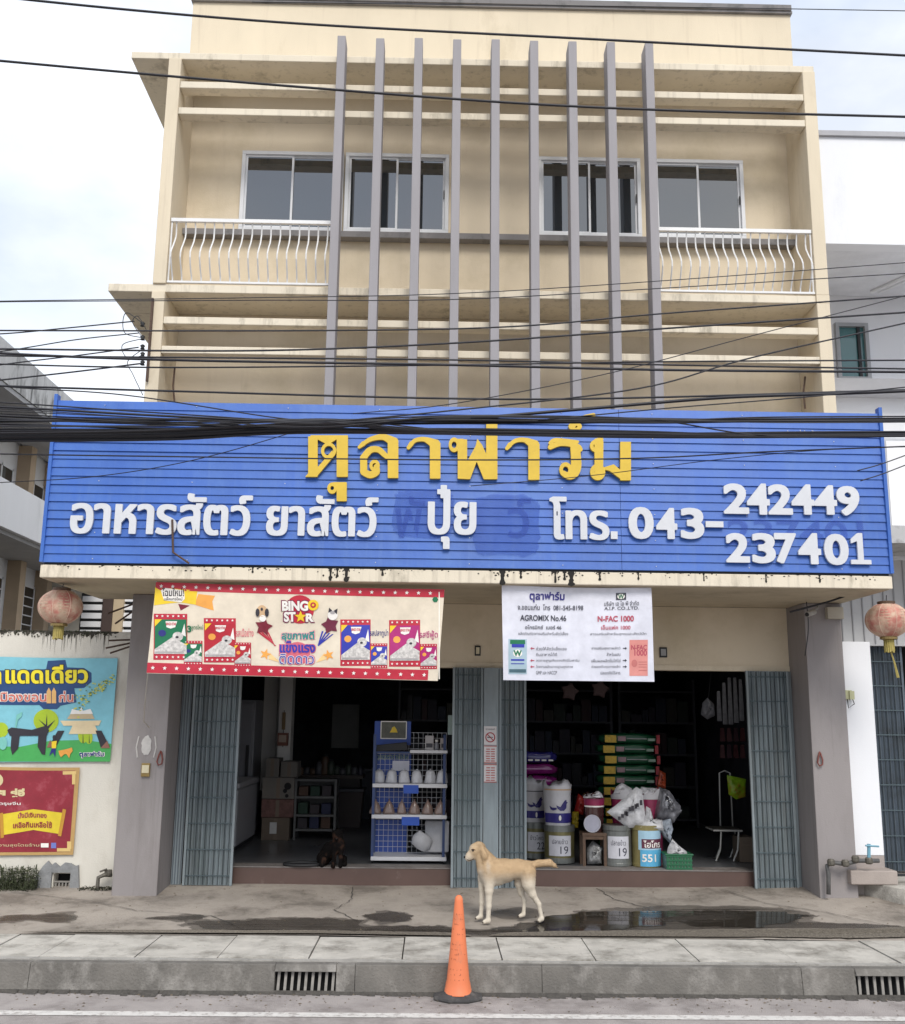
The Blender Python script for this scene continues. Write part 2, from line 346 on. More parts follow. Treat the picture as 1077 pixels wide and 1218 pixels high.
for j in range(ny+1):
    y=10.19+(12.9-10.19)*j/ny
    for i in range(nx+1):
        x=-14+28*i/nx; vs.append((x,y,gz(x,y)+.004*math.sin(x*1.7+y)+.003*math.sin(3.1*x-2*y)-.004))
for j in range(ny):
    for i in range(nx): a=j*(nx+1)+i; fs.append((a,a+1,a+nx+2,a+nx+1))
mb.add(vs,fs); pav=struct(mb.build('pavement',conc,smooth=True))
# cover slabs in a row between pavement and kerb: each slab a piece of the pavement
sl_y0,sl_y1=9.27,10.16
xs=[-14.2+1.16*i for i in range(0,9)]
cuts_px=[-120,-10,60,172,268,373,480,594,700,816,925,1040,1150,1265]
cuts=[atz(p+ (0),1129,0)[0] for p in cuts_px]
for i in range(len(cuts)-1):
    a,b=cuts[i]+.006,cuts[i+1]-.006; h=random.uniform(-.006,.004); w=b-a; yc=(sl_y0+sl_y1)/2+.02; mb=MB()
    s0,s1=a+w*.32,a+w*.66; hw,hy=.035,.012
    for (p,q) in ((a,s0-hw),(s0+hw,s1-hw),(s1+hw,b)): mb.box(p,q,sl_y0,sl_y1,-.1,h)
    for sx in (s0,s1): mb.box(sx-hw,sx+hw,sl_y0,yc-hy,-.1,h); mb.box(sx-hw,sx+hw,yc+hy,sl_y1,-.1,h); mb.box(sx-hw,sx+hw,yc-hy,yc+hy,-.1,h-.04)
    mb.build('cover_slab',slab_m,pav)
struct(MB().box(-20,20,9.2,10.3,-.24,-.105).build('drain_channel',mat('channel_dirt',(.05,.045,.04),.95,var=.3)))
# kerb in segments, with two grated inlets
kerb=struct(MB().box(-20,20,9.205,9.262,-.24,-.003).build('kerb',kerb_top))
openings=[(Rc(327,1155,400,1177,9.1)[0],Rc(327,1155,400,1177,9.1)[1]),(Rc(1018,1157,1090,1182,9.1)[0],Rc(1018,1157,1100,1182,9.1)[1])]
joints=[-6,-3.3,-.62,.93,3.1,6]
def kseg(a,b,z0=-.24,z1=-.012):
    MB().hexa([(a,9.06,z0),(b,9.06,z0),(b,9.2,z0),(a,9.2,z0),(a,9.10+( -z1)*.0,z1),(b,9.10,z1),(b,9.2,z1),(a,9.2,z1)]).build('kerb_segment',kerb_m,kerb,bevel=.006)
ev=sorted([(j,'j') for j in joints])
for i in range(len(joints)-1):
    a,b=joints[i]+.0012,joints[i+1]-.0012
    cur=a
    for (o0,o1) in openings:
        if a<o0<b:
            kseg(cur,o0); cur=min(o1,b)
            kseg(o0+.001,cur-.001,-.06,-.012)
    if cur<b: kseg(cur,b)
for k,(o0,o1) in enumerate(openings):
    t=thing('drain_grate',['rusty grated kerb inlet left of the traffic cone','rusty grated kerb inlet at the right edge of the photo'][k],'drain grate',((o0+o1)/2,9.1,-.23))
    MB().box(o0,o1,9.19,9.2,-.23,-.06).build('back_plate',dark,t)
    n=9
    for j in range(n):
        x=o0+(o1-o0)*(j+.5)/n; MB().hexa([(x-.011,9.085,-.228),(x+.011,9.085,-.228),(x+.011,9.1,-.228),(x-.011,9.1,-.228),(x-.005,9.115,-.062),(x+.017,9.115,-.062),(x+.017,9.13,-.062),(x-.005,9.13,-.062)]).build('bar',mat('grate_iron',(.25,.235,.215),.7,var=.2,scale=20),t)
    MB().box(o0,o1,9.08,9.1,-.065,-.05).build('top_rail',mat('grate_iron',(.25,.235,.215)),t)
# wet patches and puddles
def blob(name,pts,m,dz,lvl=None,jit=.03,n=26):
    if m is wet_m and name=='wet_patch':
        cx=sum(p[0] for p in pts)/len(pts); cy=sum(p[1] for p in pts)/len(pts)
        blob_(name,[(cx+(p[0]-cx)*.96,cy+(p[1]-cy)*.72) for p in pts],m,dz+.002,lvl,jit*1.3,n)
    return blob_(name,pts,m,dz,lvl,jit,n)
def blob_(name,pts,m,dz,lvl=None,jit=.03,n=26):
    P=[Vector(atz(px,py,gz(0,10.6))) for px,py in pts]; out=[]
    for i in range(len(P)):
        p0,p1,p2,p3=P[i-1],P[i],P[(i+1)%len(P)],P[(i+2)%len(P)]
        for j in range(n):
            t=j/n; q=.5*((2*p1)+(p2-p0)*t+(2*p0-5*p1+4*p2-p3)*t*t+(3*p1-p0-3*p2+p3)*t**3)
            nv=Vector((0,0)); 
            for o_,(fr_,am) in enumerate(((2.1,2.2),(5.5,1.3),(14,.7),(31,.35))): nv+=Vector((noise.noise(Vector((q.x*fr_,q.y*fr_*2,o_*7))),noise.noise(Vector((q.x*fr_,q.y*fr_*2,40+o_*7)))))*am
            q.x+=nv.x*jit*2.4; q.y+=nv.y*jit*1.5; q.y=max(q.y,10.2); out.append(q)
    from mathutils.geometry import tessellate_polygon
    tr=tessellate_polygon([out]); bm=bmesh.new(); bv=[bm.verts.new((q.x,q.y,0)) for q in out]
    for f in tr:
        try: bm.faces.new([bv[i] for i in f])
        except ValueError: pass
    bmesh.ops.subdivide_edges(bm,edges=[e for e in bm.edges if e.calc_length()>.25],cuts=2,use_grid_fill=False)
    for v in bm.verts: v.co.z=(gz(v.co.x,v.co.y)+.004*math.sin(v.co.x*1.7+v.co.y)+.003*math.sin(3.1*v.co.x-2*v.co.y)-.004+dz)
    bmesh.ops.recalc_face_normals(bm,faces=bm.faces)
    me=bpy.data.meshes.new(name); bm.to_mesh(me); bm.free(); me.materials.append(m); o=bpy.data.objects.new(name,me); COL.objects.link(o)
    if me.polygons and me.polygons[0].normal.z<0: me.flip_normals()
    return struct(o)
blob('wet_patch',[(225,1098),(330,1094),(420,1096),(440,1102),(520,1100),(560,1106),(640,1096),(700,1088),(760,1084),(880,1084),(960,1090),(975,1098),(1077,1104),(1077,1113),(800,1113),(540,1113),(380,1110),(260,1108)],wet_m,.006)
blob('wet_patch',[(440,1089),(478,1087),(487,1093),(462,1100),(444,1097)],wet_m,.006,jit=.022)
blob('wet_patch',[(170,1094),(200,1091),(228,1090),(236,1093),(224,1097),(196,1095)],wet_m,.006,jit=.02)
blob('wet_patch',[(0,1092),(38,1089),(80,1087),(96,1092),(72,1097),(40,1095),(0,1098)],wet_m,.006,jit=.02)
blob('puddle',[(645,1096),(700,1090),(770,1088),(810,1092),(800,1099),(770,1104),(730,1106),(680,1110),(645,1112),(630,1106)],water_m,.010,jit=.03)
blob('puddle',[(810,1090),(880,1088),(940,1092),(950,1099),(900,1103),(820,1102)],water_m,.010,jit=.03)
blob('puddle',[(585,1089),(618,1084),(645,1088),(640,1094),(600,1095)],wet_m,.010,jit=.006)
blob('gravel_strip',[(600,1109),(760,1107),(900,1106),(1077,1106),(1090,1113),(900,1114),(700,1114),(600,1114)],gravel_m,.014,jit=.01)
blob('gravel_strip',[(-5,1108),(200,1105),(380,1107),(530,1108),(530,1114),(200,1114),(-5,1114)],gravel_m,.014,jit=.01)

mb=MB()
for pts in (((-4.6,11.9),(-3.6,11.5),(-3.0,11.1),(-2.2,10.9),(-1.7,10.3)),((1.9,12.35),(2.0,11.8),(2.3,11.4),(2.25,10.95)),((-.9,12.3),(-.85,11.7),(-1.0,11.2),(-.7,10.7)),((3.3,12.3),(3.6,11.6),(4.1,11.2),(4.6,10.6))):
    for (xa_,ya_),(xb_,yb_) in zip(pts,pts[1:]):
        for j in range(8):
            t0,t1=j/8,(j+1)/8; f=lambda q:(xa_+(xb_-xa_)*q+.03*noise.noise(Vector((xa_+q*9,ya_,1))),ya_+(yb_-ya_)*q+.03*noise.noise(Vector((xa_+q*9,ya_,9))))
            a_,b_=f(t0),f(t1); w_=.0035+.003*random.random(); mb.add([(a_[0]-w_,a_[1],gz(*a_)+.0045),(b_[0]-w_,b_[1],gz(*b_)+.0045),(b_[0]+w_,b_[1]+w_,gz(*b_)+.0045),(a_[0]+w_,a_[1]+w_,gz(*a_)+.0045)][::-1],[(0,1,2,3)])
o=mb.build('pavement_crack',grit_m); o['kind']='structure'
mb=MB()
for k in range(900):
    if k%3==0: x,y,z=random.uniform(-5,6),9.04-abs(random.gauss(0,.10)),-.229
    elif k%3==1: x,y=random.uniform(-5,6),random.uniform(10.2,12.3); z=gz(x,y)+.003
    else: x,y,z=random.uniform(-5,6),random.uniform(8.5,9.05),-.229
    r=random.uniform(.003,.011); a_=random.uniform(0,6.28); mb.add([(x+r*math.cos(a_+q)*(1 if i%2 else 1.6),y+r*math.sin(a_+q),z+random.uniform(0,.004)) for i,q in enumerate((0,1.5,3,4.6))]+[(x,y,z+r*.7)],[(0,1,4),(1,2,4),(2,3,4),(3,0,4)])
o=mb.build('grit_and_leaf_litter',mat('litter_bits',(.14,.11,.075),.9,var=.7,scale=40)); o['kind']='stuff'
# ================================================================== SHOPHOUSE
XL,XR=-3.51,4.80
B=thing('shophouse','three storey beige concrete shophouse with grey vertical fins and open shop below','building',(.6,12,0))
box('wall',beige_in,B,XL+.16,XR-.16,12.5,12.7,3.55,10.25)
pw=box('parapet_wall',beige,B,XL+.06,XR-.0,12.5,12.72,10.38,11.62); 
MB().box(XL+.04,XR+.02,12.46,12.76,11.622,11.66).box(XL+.055,XR+.005,12.44,12.78,11.66,11.74).build('coping',ledge_m,pw)
# slabs
def slab(name,x0,x1,y0,y1,z0,z1): return box(name,[beige_edge],B,x0,x1,y0,y1,z0,z1,bevel=.008)
slab('roof_slab',-4.0,XR,11.8,13.6,10.252,10.345)
slab('floor_slab',-4.05,XR-.16,11.8,12.498,7.068,7.17)
MB().box(-4.05,XL-.002,12.502,13.6,7.068,7.17).build('floor_slab',beige_edge,B)
for z0 in (9.835,9.468,6.655,6.28): slab('sunshade_beam',XL+.162,XR-.162,11.785,11.96,z0,z0+.092)
for (a,b) in ((XL,XL+.16),(XR-.16,XR)):
    o=MB().box(a,b,11.775,12.72,3.55,7.066).build('side_wall',beige,B,bevel=.008); MB().box(a,b,11.775,12.72,7.172,10.25).build('side_wall',beige,B,bevel=.008)
MB().box(XR-.16,XR,11.775,12.72,7.066,7.172).build('side_wall',beige,B); MB().box(XL,XL+.16,11.79,12.72,7.17,7.172).build('side_wall',beige,B)
MB().box(XL,XR,12.72,17.5,3.6,10.25).build('rear_block',beige,B)
MB().box(XL+.162,XR-.162,12.36,12.498,8.115,8.2).build('window_ledge',ledge_m,B,bevel=.006)
for i in range(9):
    x=-1.287+.4866*i; MB().box(x-.052,x+.052,11.52,11.772,3.6,10.43+random.uniform(-.02,.02)).build('vertical_fin',fin_m,B,bevel=.006)
# windows on the second upper storey, two sliding leaves each
for (px0,py0,px1,py1) in ((286,183,408,281),(410,187,534,282),(640,192,763,287),(777,196,886,288)):
    x0,x1,z0,z1=Rc(px0,py0,px1,py1,12.45); z0,z1=8.22,9.36
    w=MB(); t=.05
    w.box(x0,x1,12.43,12.5,z1-t,z1).box(x0,x1,12.43,12.5,z0,z0+t).box(x0,x0+t,12.43,12.5,z0+t,z1-t).box(x1-t,x1,12.43,12.5,z0+t,z1-t)
    w=w.build('window',alu,B,bevel=.003)
    xm=(x0+x1)/2
    for k,(a,b) in enumerate(((x0+t,xm+.015),(xm-.015,x1-t))):
        y=12.452+.018*k; s=.028
        MB().box(a,b,y,y+.016,z1-t-s,z1-t).box(a,b,y,y+.016,z0+t,z0+t+s).box(a,a+s,y,y+.016,z0+t+s,z1-t-s).box(b-s,b,y,y+.016,z0+t+s,z1-t-s).build('sash',alu,w)
        MB().box(a+s,b-s,y+.006,y+.012,z0+t+s,z1-t-s).build('pane',glass,w)
    MB().box(x1-t-.02,x1-t-.008,12.437,12.452,z0+.5,z0+.62).build('latch',black,w)
# railings with bellied balusters
for (xa,xb) in ((XL+.17,-1.345),(2.665,XR-.17)):
    rl=MB().box(xa,xb,11.79,11.835,8.0,8.045).build('railing',white_m,B)
    MB().box(xa,xb,11.79,11.825,7.19,7.215).build('bottom_rail',white_m,rl)
    n=17
    for i in range(n):
        x=xa+.06+(xb-xa-.12)*i/(n-1); path=[]
        for k in range(13):
            t=k/12; z=8.0-.8*t
            b=.15*math.exp(-((t-.62)/.22)**2)-.045*math.exp(-((t-.17)/.16)**2)-.02*math.exp(-((t-.97)/.08)**2); path.append((x+random.uniform(-.002,.002),11.81-b,z))
        MB().tube(path,.0095,5).build('baluster',white_m,rl)
    for x in (xa+.008,xb-.008): MB().tube([(x,11.815,7.2),(x,11.815,8.02)],.011,6).build('end_post',white_m,rl)
# canopy above the shop, pillars, wall above the opening
box('canopy_slab',[beige_edge],B,-4.06,4.745,10.5,12.4,3.372,3.505,bevel=.008)
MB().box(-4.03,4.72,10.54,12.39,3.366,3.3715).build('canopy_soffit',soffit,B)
box('pillar',pillar_m,B,-3.474,-2.984,11.8,12.6,0.0,3.364,bevel=.008)
box('pillar',pillar_m,B,4.275,4.70,11.8,12.6,0.05,3.364,bevel=.008)
lw=box('lintel_wall',beige_in,B,-2.982,4.273,12.4,12.55,2.60,3.364)
MB().box(-2.982,4.273,12.385,12.3985,2.60,2.66).build('lintel_trim',beige,lw)
# black stains running over the canopy fascia
mb=MB()
for px,w,h in ((393,4,13),(412,5,14),(598,6,15),(661,3,12),(680,7,15),(714,3,9),(838,2,8),(912,2,9),(976,2,8),(620,3,8),(760,2,8),(300,2,6),(455,3,7),(401,3,9),(672,3,9)):
    x0,y0,z0=at(px,690,10.49); zz=3.506; hh=.0095*h; pts=[]; n=9
    wid=[random.uniform(.6,1.15)*(1.4 if k<2 else (.8 if k<6 else 1.2)) for k in range(n)]
    for k in range(n): pts.append((x0-w*.0042*wid[k],zz-hh*k/(n-1)))
    pts.append((x0,zz-hh*1.08))
    for k in range(n-1,-1,-1): pts.append((x0+w*.0042*wid[k]*random.uniform(.7,1.2),zz-hh*k/(n-1)))
    mb.poly(pts,10.4965,10.4995)
    for q in range(int(w*1.5)):
        cx_=x0+random.gauss(0,w*.012); cz_2=zz-random.random()**1.5*hh*.8; mb.poly(irregular(cx_,cz_2,random.uniform(.004,.012),random.uniform(.004,.01),7,.3),10.4968,10.4992)
for q in range(150):
    cx_=random.uniform(-3.9,4.6); mb.poly(irregular(cx_,3.506-random.random()**2.5*.05,random.uniform(.003,.015),random.uniform(.003,.008),6,.3),10.4969,10.4991)
mb.build('mould_stain',mat('black_mould',(.02,.018,.016),.95,var=.3,scale=30),B)['kind']='stuff'
# shop room
IN=MB(); xa,xb=-3.30,4.6; ya,yb=12.56,21; zc=3.55
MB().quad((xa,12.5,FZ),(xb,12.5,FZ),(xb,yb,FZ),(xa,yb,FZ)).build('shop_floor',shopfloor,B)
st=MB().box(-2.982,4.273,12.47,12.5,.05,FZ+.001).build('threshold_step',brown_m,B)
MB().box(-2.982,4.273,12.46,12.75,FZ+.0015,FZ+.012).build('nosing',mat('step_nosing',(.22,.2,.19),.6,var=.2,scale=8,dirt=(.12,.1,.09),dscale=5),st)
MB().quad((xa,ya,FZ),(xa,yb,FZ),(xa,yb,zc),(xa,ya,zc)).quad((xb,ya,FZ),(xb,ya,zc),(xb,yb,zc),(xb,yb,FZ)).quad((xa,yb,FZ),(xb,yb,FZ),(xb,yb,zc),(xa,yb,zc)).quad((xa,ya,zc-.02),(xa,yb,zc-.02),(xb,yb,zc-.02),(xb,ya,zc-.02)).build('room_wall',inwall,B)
# upright post between the shutters, and the folding shutters
YS=12.33
def leaf(p,x0,x1,y=YS,z0=.11,z1=2.60,m=shut_m,pitch=.036,amp=.011,phase=0):
    n=max(3,int(round((x1-x0)/(pitch/2)))); mb=MB(); vs=[];fs=[]
    for i in range(n+1):
        x=x0+(x1-x0)*i/n; yy=y+(amp if (i+phase)%2 else -amp)+random.uniform(-.002,.002); vs+=[(x,yy,z0),(x,yy,z1)]
    for i in range(n): fs.append((2*i,2*i+2,2*i+3,2*i+1))
    mb.add(vs,fs); sh=mb.build('folding_shutter',m,p)
    mb=MB()
    for k in range(int((x1-x0)/.055)+1):
        x=x0+.01+k*.055+random.uniform(-.004,.004)
        if x<x1: mb.box(x-.0035,x+.0035,y-amp-.006,y-amp+.002,z0+.01,z1-.01)
    s=mb.build('fold_gap_shade',mat('shutter_gap_shade',(.03,.04,.045),.8),sh); s['kind']='stuff'  # dark strips: shade between the folds put in as colour
    for k in range(9):
        z=z0+.1+k*.287; MB().box(x0,x1,y-amp-.009,y-amp-.0065,z,z+.011).build('scissor_strap',mat('strap_grease',(.07,.10,.115),.6,var=.2,scale=12),sh)
    MB().box(x0-.004,x0+.022,y-.022,y+.014,z0,z1).build('edge_bar',m,sh); MB().box(x1-.022,x1+.004,y-.022,y+.014,z0,z1).build('edge_bar',m,sh)
    return sh
xs1=Rc(216,800,283,1052,YS); leaf(B,-2.83,xs1[1]-.01,z0=.11)
# a folded leaf standing sideways against the left pillar
MB().box(-2.975,-2.86,12.36,12.39,.11,2.6).build('shutter_channel',shut_m,B)
mb=MB()
for k in range(4): mb.box(-2.965+.03*k,-2.955+.03*k,12.352,12.36,.12,2.59)
mb.build('channel_rib',shut_d,B)
c1=Rc(538,800,574,1052,YS); leaf(B,c1[0],c1[1]); c2=Rc(575,800,593,1052,YS); c3=Rc(594,800,626,1052,YS)
MB().box(c2[0],c2[1],YS-.04,YS+.04,.1,2.60).build('shutter_post',shut_m,B,bevel=.004)
leaf(B,c3[0]+.003,c3[1],z0=.11)
c4=Rc(891,800,957,1057,YS); leaf(B,Rc(893,800,893,1057,YS)[0],4.22,z0=.13)
MB().box(4.22,4.273,12.36,12.4,.13,2.6).build('shutter_channel',shut_m,B)

# ---- wall fittings of the shophouse (each its own thing)
def small_box(name,label,cat,px0,py0,px1,py1,Y,depth,m,extra=None,group=None):
    x0,x1,z0,z1=Rc(px0,py0,px1,py1,Y-depth); t=thing(name,label,cat,((x0+x1)/2,Y,z0),group)
    MB().box(x0,x1,Y-depth,Y,z0,z1).build('case',m,t,bevel=.003)
    if extra: extra(t,x0,x1,z0,z1,Y-depth)
    return t
ivory=M('ivory_plastic',(205,195,165),.5); gold=mat('dull_gold',(.3,.21,.08),.35,metal=.6); greyplast=M('grey_plastic',(150,150,150),.5)
small_box('doorbell','ivory and gold bell push box on the left grey pillar','doorbell',168,908,178,924,11.8,.03,gold,lambda t,x0,x1,z0,z1,y:MB().box(x0+.008,x1-.008,y-.006,y,z0+.04,z1-.02).build('button_plate',ivory,t))
small_box('light_switch','small dark framed switch on the beige wall right of the white banner','switch',785,770,794,782,12.4,.02,black,lambda t,x0,x1,z0,z1,y:MB().box(x0+.015,x1-.015,y-.004,y,z0+.02,z1-.02).build('plate',greyplast,t))
small_box('light_switch','small dark framed switch on the beige wall between the two banners','switch',565,768,572,780,12.4,.02,black,lambda t,x0,x1,z0,z1,y:MB().box(x0+.015,x1-.015,y-.004,y,z0+.02,z1-.02).build('plate',ivory,t))
small_box('junction_box','cream junction box under the right end of the canopy','junction box',985,722,1004,736,11.8,.08,mat('cream_box',(.42,.38,.31),.7))
for k,(px,py,Y) in enumerate(((191,903,11.8),(976,904,11.8))):
    x,y,z=at(px,py,Y-.02); t=thing('shutter_hook',['red teardrop hook on the left grey pillar','red teardrop hook on the right grey pillar'][k],'hook',(x,y,z))
    MB().tube([(x,y,z+.09),(x-.02,y-.01,z+.04),(x-.035,y-.012,z-.03),(x-.015,y-.012,z-.065),(x+.02,y-.012,z-.05),(x+.025,y-.01,z),(x+.005,y,z+.08)],.009,6).build('ring',mat('red_oxide',(.17,.045,.035),.6,var=.2,scale=20),t,smooth=True)
# camera + bracket
x,y,z=at(966,729,11.6); t=thing('security_camera','small white security camera under canopy by right pillar','camera',(x,y,z))
MB().tube([(x-.09,y-.1,z-.03),(x+.02,y-.02,z+.01)],[.03,.034],12).build('body',mat('camera_shell',(.4,.38,.35),.5),t,smooth=True); MB().tube([(x-.094,y-.104,z-.031),(x-.09,y-.1,z-.03)],.024,12).build('lens',black,t)
MB().tube([(x+.02,y-.02,z+.01),(x+.08,y+.03,z+.06),(x+.11,y+.1,z+.1)],.012,6).build('bracket',greyplast,t)
# plaster patch on left pillar
def irregular(cx,cz,rx,rz,n=26,j=.12): return [(cx+rx*math.cos(2*math.pi*k/n)*(1+random.uniform(-j,j)),cz+rz*math.sin(2*math.pi*k/n)*(1+random.uniform(-j,j))) for k in range(n)]
x0,x1,z0,z1=Rc(164,873,184,901,11.79)
MB().poly(irregular((x0+x1)/2,(z0+z1)/2,.055,.11),11.794,11.7985).build('plaster_patch',mat('white_filler',(.52,.5,.48),.8,var=.1,scale=20),B)
mb=MB()
for s in(-1,1):
    mb.tube([((x0+x1)/2+s*.09,11.797,(z0+z1)/2+.1),((x0+x1)/2+s*.11,11.797,(z0+z1)/2-.02),((x0+x1)/2+s*.09,11.797,(z0+z1)/2-.13)],.008,5)
mb.build('glue_mark',mat('white_filler',(.52,.5,.48)),B)
# iron straps left of pillar
for k,(a,b) in enumerate((((160,718),(128,730)),((160,726),(137,742)),((155,761),(129,762)),((155,765),(126,771)),((155,769),(131,777)))):
    p=at(*a,12.0); q=at(*b,11.9); t=MB(); t.tube([p,q],.011,5); o=t.build('iron_strap',rust); o.location=(0,0,0)
    tag(o,['rusty iron strap, topmost on the left pillar edge below the canopy','rusty iron strap, second from top on the left pillar edge','rusty iron strap level with the white wall top by the pillar','rusty iron strap, second lowest beside the left pillar','rusty iron strap, lowest beside the left pillar'][k],'iron bar','iron straps sticking out of the left pillar')

# ================================================================== SIGNBOARD
SG=thing('signboard','wide blue plank signboard with yellow and white Thai lettering above the shop','sign',(.35,10.5,3.53))
sx0,sx1=-4.03,4.72; npl=19; z0s,z1s=3.53,5.265; ph=(z1s-z0s)/npl
for i in range(npl):
    a=z0s+ph*i; b=a+ph-.0007; w=random.uniform(-.001,.001)
    for (p_,q_) in ((sx0,1.925),(1.929,sx1)):
        w=random.uniform(-.0018,.0018); w2=w+random.uniform(-.0015,.0015)
        MB().hexa([(p_,10.489+w,a),(q_,10.489+w2,a),(q_,10.52,a),(p_,10.52,a),(p_,10.503+w,b),(q_,10.503+w2,b),(q_,10.52,b),(p_,10.52,b)]).build('plank',blue_m,SG)
    for k in range(9):
        xx=sx0+.5+k*(sx1-sx0-1)/8; MB().tube([(xx,10.486+w,a+ph*.45),(xx,10.494,a+ph*.45)],.005,5).build('screw_head',alu,SG) if i%3==0 else None
MB().box(sx0,sx1,10.52,10.545,z0s,z1s).build('backing_sheet',blue_m,SG)
MB().box(sx0-.035,sx0,10.47,10.56,z0s,z1s+.06).build('edge_trim',blue_m,SG); MB().box(sx1,sx1+.035,10.47,10.56,z0s,z1s+.06).build('edge_trim',blue_m,SG)
MB().box(sx0,sx1,10.52,10.56,3.507,3.529).build('bottom_rail',black,SG)  # black strip puts in the shade of the gap under the planks
LY=10.455; LD=.03
cell=.0068
def word(s,px0,py0,px1,py1,m,dil=.018,ax=1.,c=cell,ang=0):
    x0,x1,z0,z1=Rc(px0,py0,px1,py1,LY)
    D,o,c=raster_text(s,x1-x0,z1-z0,dil,c,ax); field_letters(D,o,c,x0,z0,LY,LD,m,SG)
word('อาหารสัตว์',84,586,300,636,white_l,.0048,3.0,.0055)
word('ยาสัตว์',317,589,450,638,white_l,.0048,3.0,.0055)
word('ปุ๋ย',509,577,567,653,white_l,.0048,3.0,.0055)
word('โทร',654,591,725,642,white_l,.0048,3.0,.0055)
for ch,a,b,c_,d in (('.',727,632,735,641),('0',748,603,778,641),('4',781,604,806,641),('3',810,604,838,641),('-',840,620,861,627),
    ('2',861,575,891,611),('4',889,575,916,612),('2',914,576,943,612),('4',942,576,969,612),('4',969,577,996,612),('9',996,578,1023,613),
    ('2',864,634,892,669),('3',895,634,923,670),('7',922,634,948,670),('4',950,634,977,671),('0',981,635,1010,672)):
    x0,x1,z0,z1=Rc(a,b,c_,d,LY)
    if ch in '.-': MB().box(x0,x1,LY,LY+LD,z0,z1).build('letter',white_l,SG)
    else: word(ch,a,b,c_,d,white_l,.0125,1.35)
x0,x1,z0,z1=Rc(1012,634,1036,671,LY); w=x1-x0; h=z1-z0
D=stroke_field([('b',[(x0+w*.36,z0),(x0+w*.64,z0),(x0+w*.64,z1),(x0+w*.4,z1),(x0+w*.05,z1-h*.2),(x0+w*.05,z1-h*.34),(x0+w*.36,z1-h*.26)]),('b',[(x0,z0),(x1,z0),(x1,z0+h*.14),(x0,z0+h*.14)])],cell,(x0-.02,x1+.03,z0-.02,z1+.03))
field_letters(D[0],D[1],cell,0,0,LY,LD,white_l,SG)
# yellow shop name, drawn stroke by stroke from the photograph (coordinates of the enlarged crop)
def yp(zx,zy):
    p=at(340+zx/2.834,460+zy/2.834,LY); return (p[0],p[2])
u=1/2.834/111.
def PL(pts,r):
    r=list(r) if isinstance(r,list) else [r]*len(pts)
    if len(pts)>2:
        Q=[pts[0]]+list(pts)+[pts[-1]]; T=[r[0]]+r+[r[-1]]; o=[]; ro=[]
        for i in range(1,len(Q)-2):
            for j in range(5):
                t=j/5; o.append(tuple(.5*(2*Q[i][c]+(Q[i+1][c]-Q[i-1][c])*t+(2*Q[i-1][c]-5*Q[i][c]+4*Q[i+1][c]-Q[i+2][c])*t*t+(3*Q[i][c]-Q[i-1][c]-3*Q[i+1][c]+Q[i+2][c])*t**3) for c in (0,1))); ro.append(T[i]*(1-t)+T[i+1]*t)
        pts=o+[pts[-1]]; r=ro+[r[-1]]
    return ('p',[yp(*p) for p in pts],[q*u for q in r] if isinstance(r,list) else r*u)
def BX(x0,y0,x1,y1): return ('b',[yp(x0,y0),yp(x1,y0),yp(x1,y1),yp(x0,y1)])
def RG(x,y,rx,ry,t): c=yp(x,y); return ('r',c[0],c[1],rx*u,ry*u,t*u)
Y_=[]
Y_.append([BX(76,168,108,304),('b',[yp(66,304),yp(104,304),yp(160,238),yp(158,214),yp(108,272),yp(78,290)]),BX(84,164,210,178),BX(172,170,210,304),('b',[yp(108,178),yp(172,178),yp(142,196)]),RG(145,216,20,22,5)])   # ต
Y_.append([BX(172,322,206,386),BX(160,322,206,336),RG(157,342,11,13,5)])                                            # ุ
Y_.append([BX(344,182,380,308),PL([(262,192),(290,176),(330,170),(364,186)],[6,8,10,16]),PL([(262,192),(248,204)],[8,5]),PL([(262,240),(285,214),(312,212),(332,228),(352,246)],[11,11,10,9,6]),BX(251,236,275,290),PL([(263,288),(285,297),(306,288),(306,270)],[11,12,11,9]),RG(300,266,12,14,5)])  # ล
Y_.append([BX(486,190,522,310),PL([(424,192),(440,180),(470,178),(504,194)],[6,7,8,17]),PL([(424,192),(414,206)],[8,6])])      # า
Y_.append([BX(580,178,612,310),BX(676,108,714,312),('b',[yp(580,310),yp(622,312),yp(654,226),yp(646,190)]),('b',[yp(714,312),yp(668,312),yp(634,228),yp(646,176),yp(662,196)]),RG(568,196,13,18,5),BX(568,176,600,186)])  # ฟ่ (tone mark merges)
Y_.append([BX(818,194,856,314),PL([(756,196),(776,182),(806,180),(838,196)],[6,7,8,17]),PL([(756,196),(746,208)],[8,6])])
Y_.append([PL([(892,204),(930,192),(982,200),(994,212)],[8,8,8,7]),PL([(892,190),(912,180),(984,186)],[6,7,5]),PL([(976,206),(980,262),(974,290),(956,302),(936,292)],[16,17,15,11,9]),BX(962,206,994,280),RG(944,280,15,18,6)])  # ร
Y_.append([PL([(964,140),(978,122),(1004,106),(1038,96)],[7,9,9,7]),RG(976,134,15,10,5)])                                     # ์
Y_.append([PL([(1056,188),(1056,292)],[15,14]),RG(1046,200,14,15,6),RG(1052,288,18,20,7),PL([(1046,182),(1064,178)],[7,7]),('b',[yp(1060,276),yp(1106,262),yp(1162,310),yp(1130,312),yp(1092,284)]),BX(1128,186,1164,316)])  # ม
for st_ in Y_:
    P=[]
    for s in st_: P+= (s[1] if s[0] in 'pb' else [(s[1]-s[3],s[2]-s[4]),(s[1]+s[3],s[2]+s[4])])
    P=np.array(P); D=stroke_field(st_,.0062,(P[:,0].min()-.08,P[:,0].max()+.08,P[:,1].min()-.08,P[:,1].max()+.08))
    field_letters(D[0],D[1],.0062,0,0,LY-.01,LD+.01,yel_l,SG)
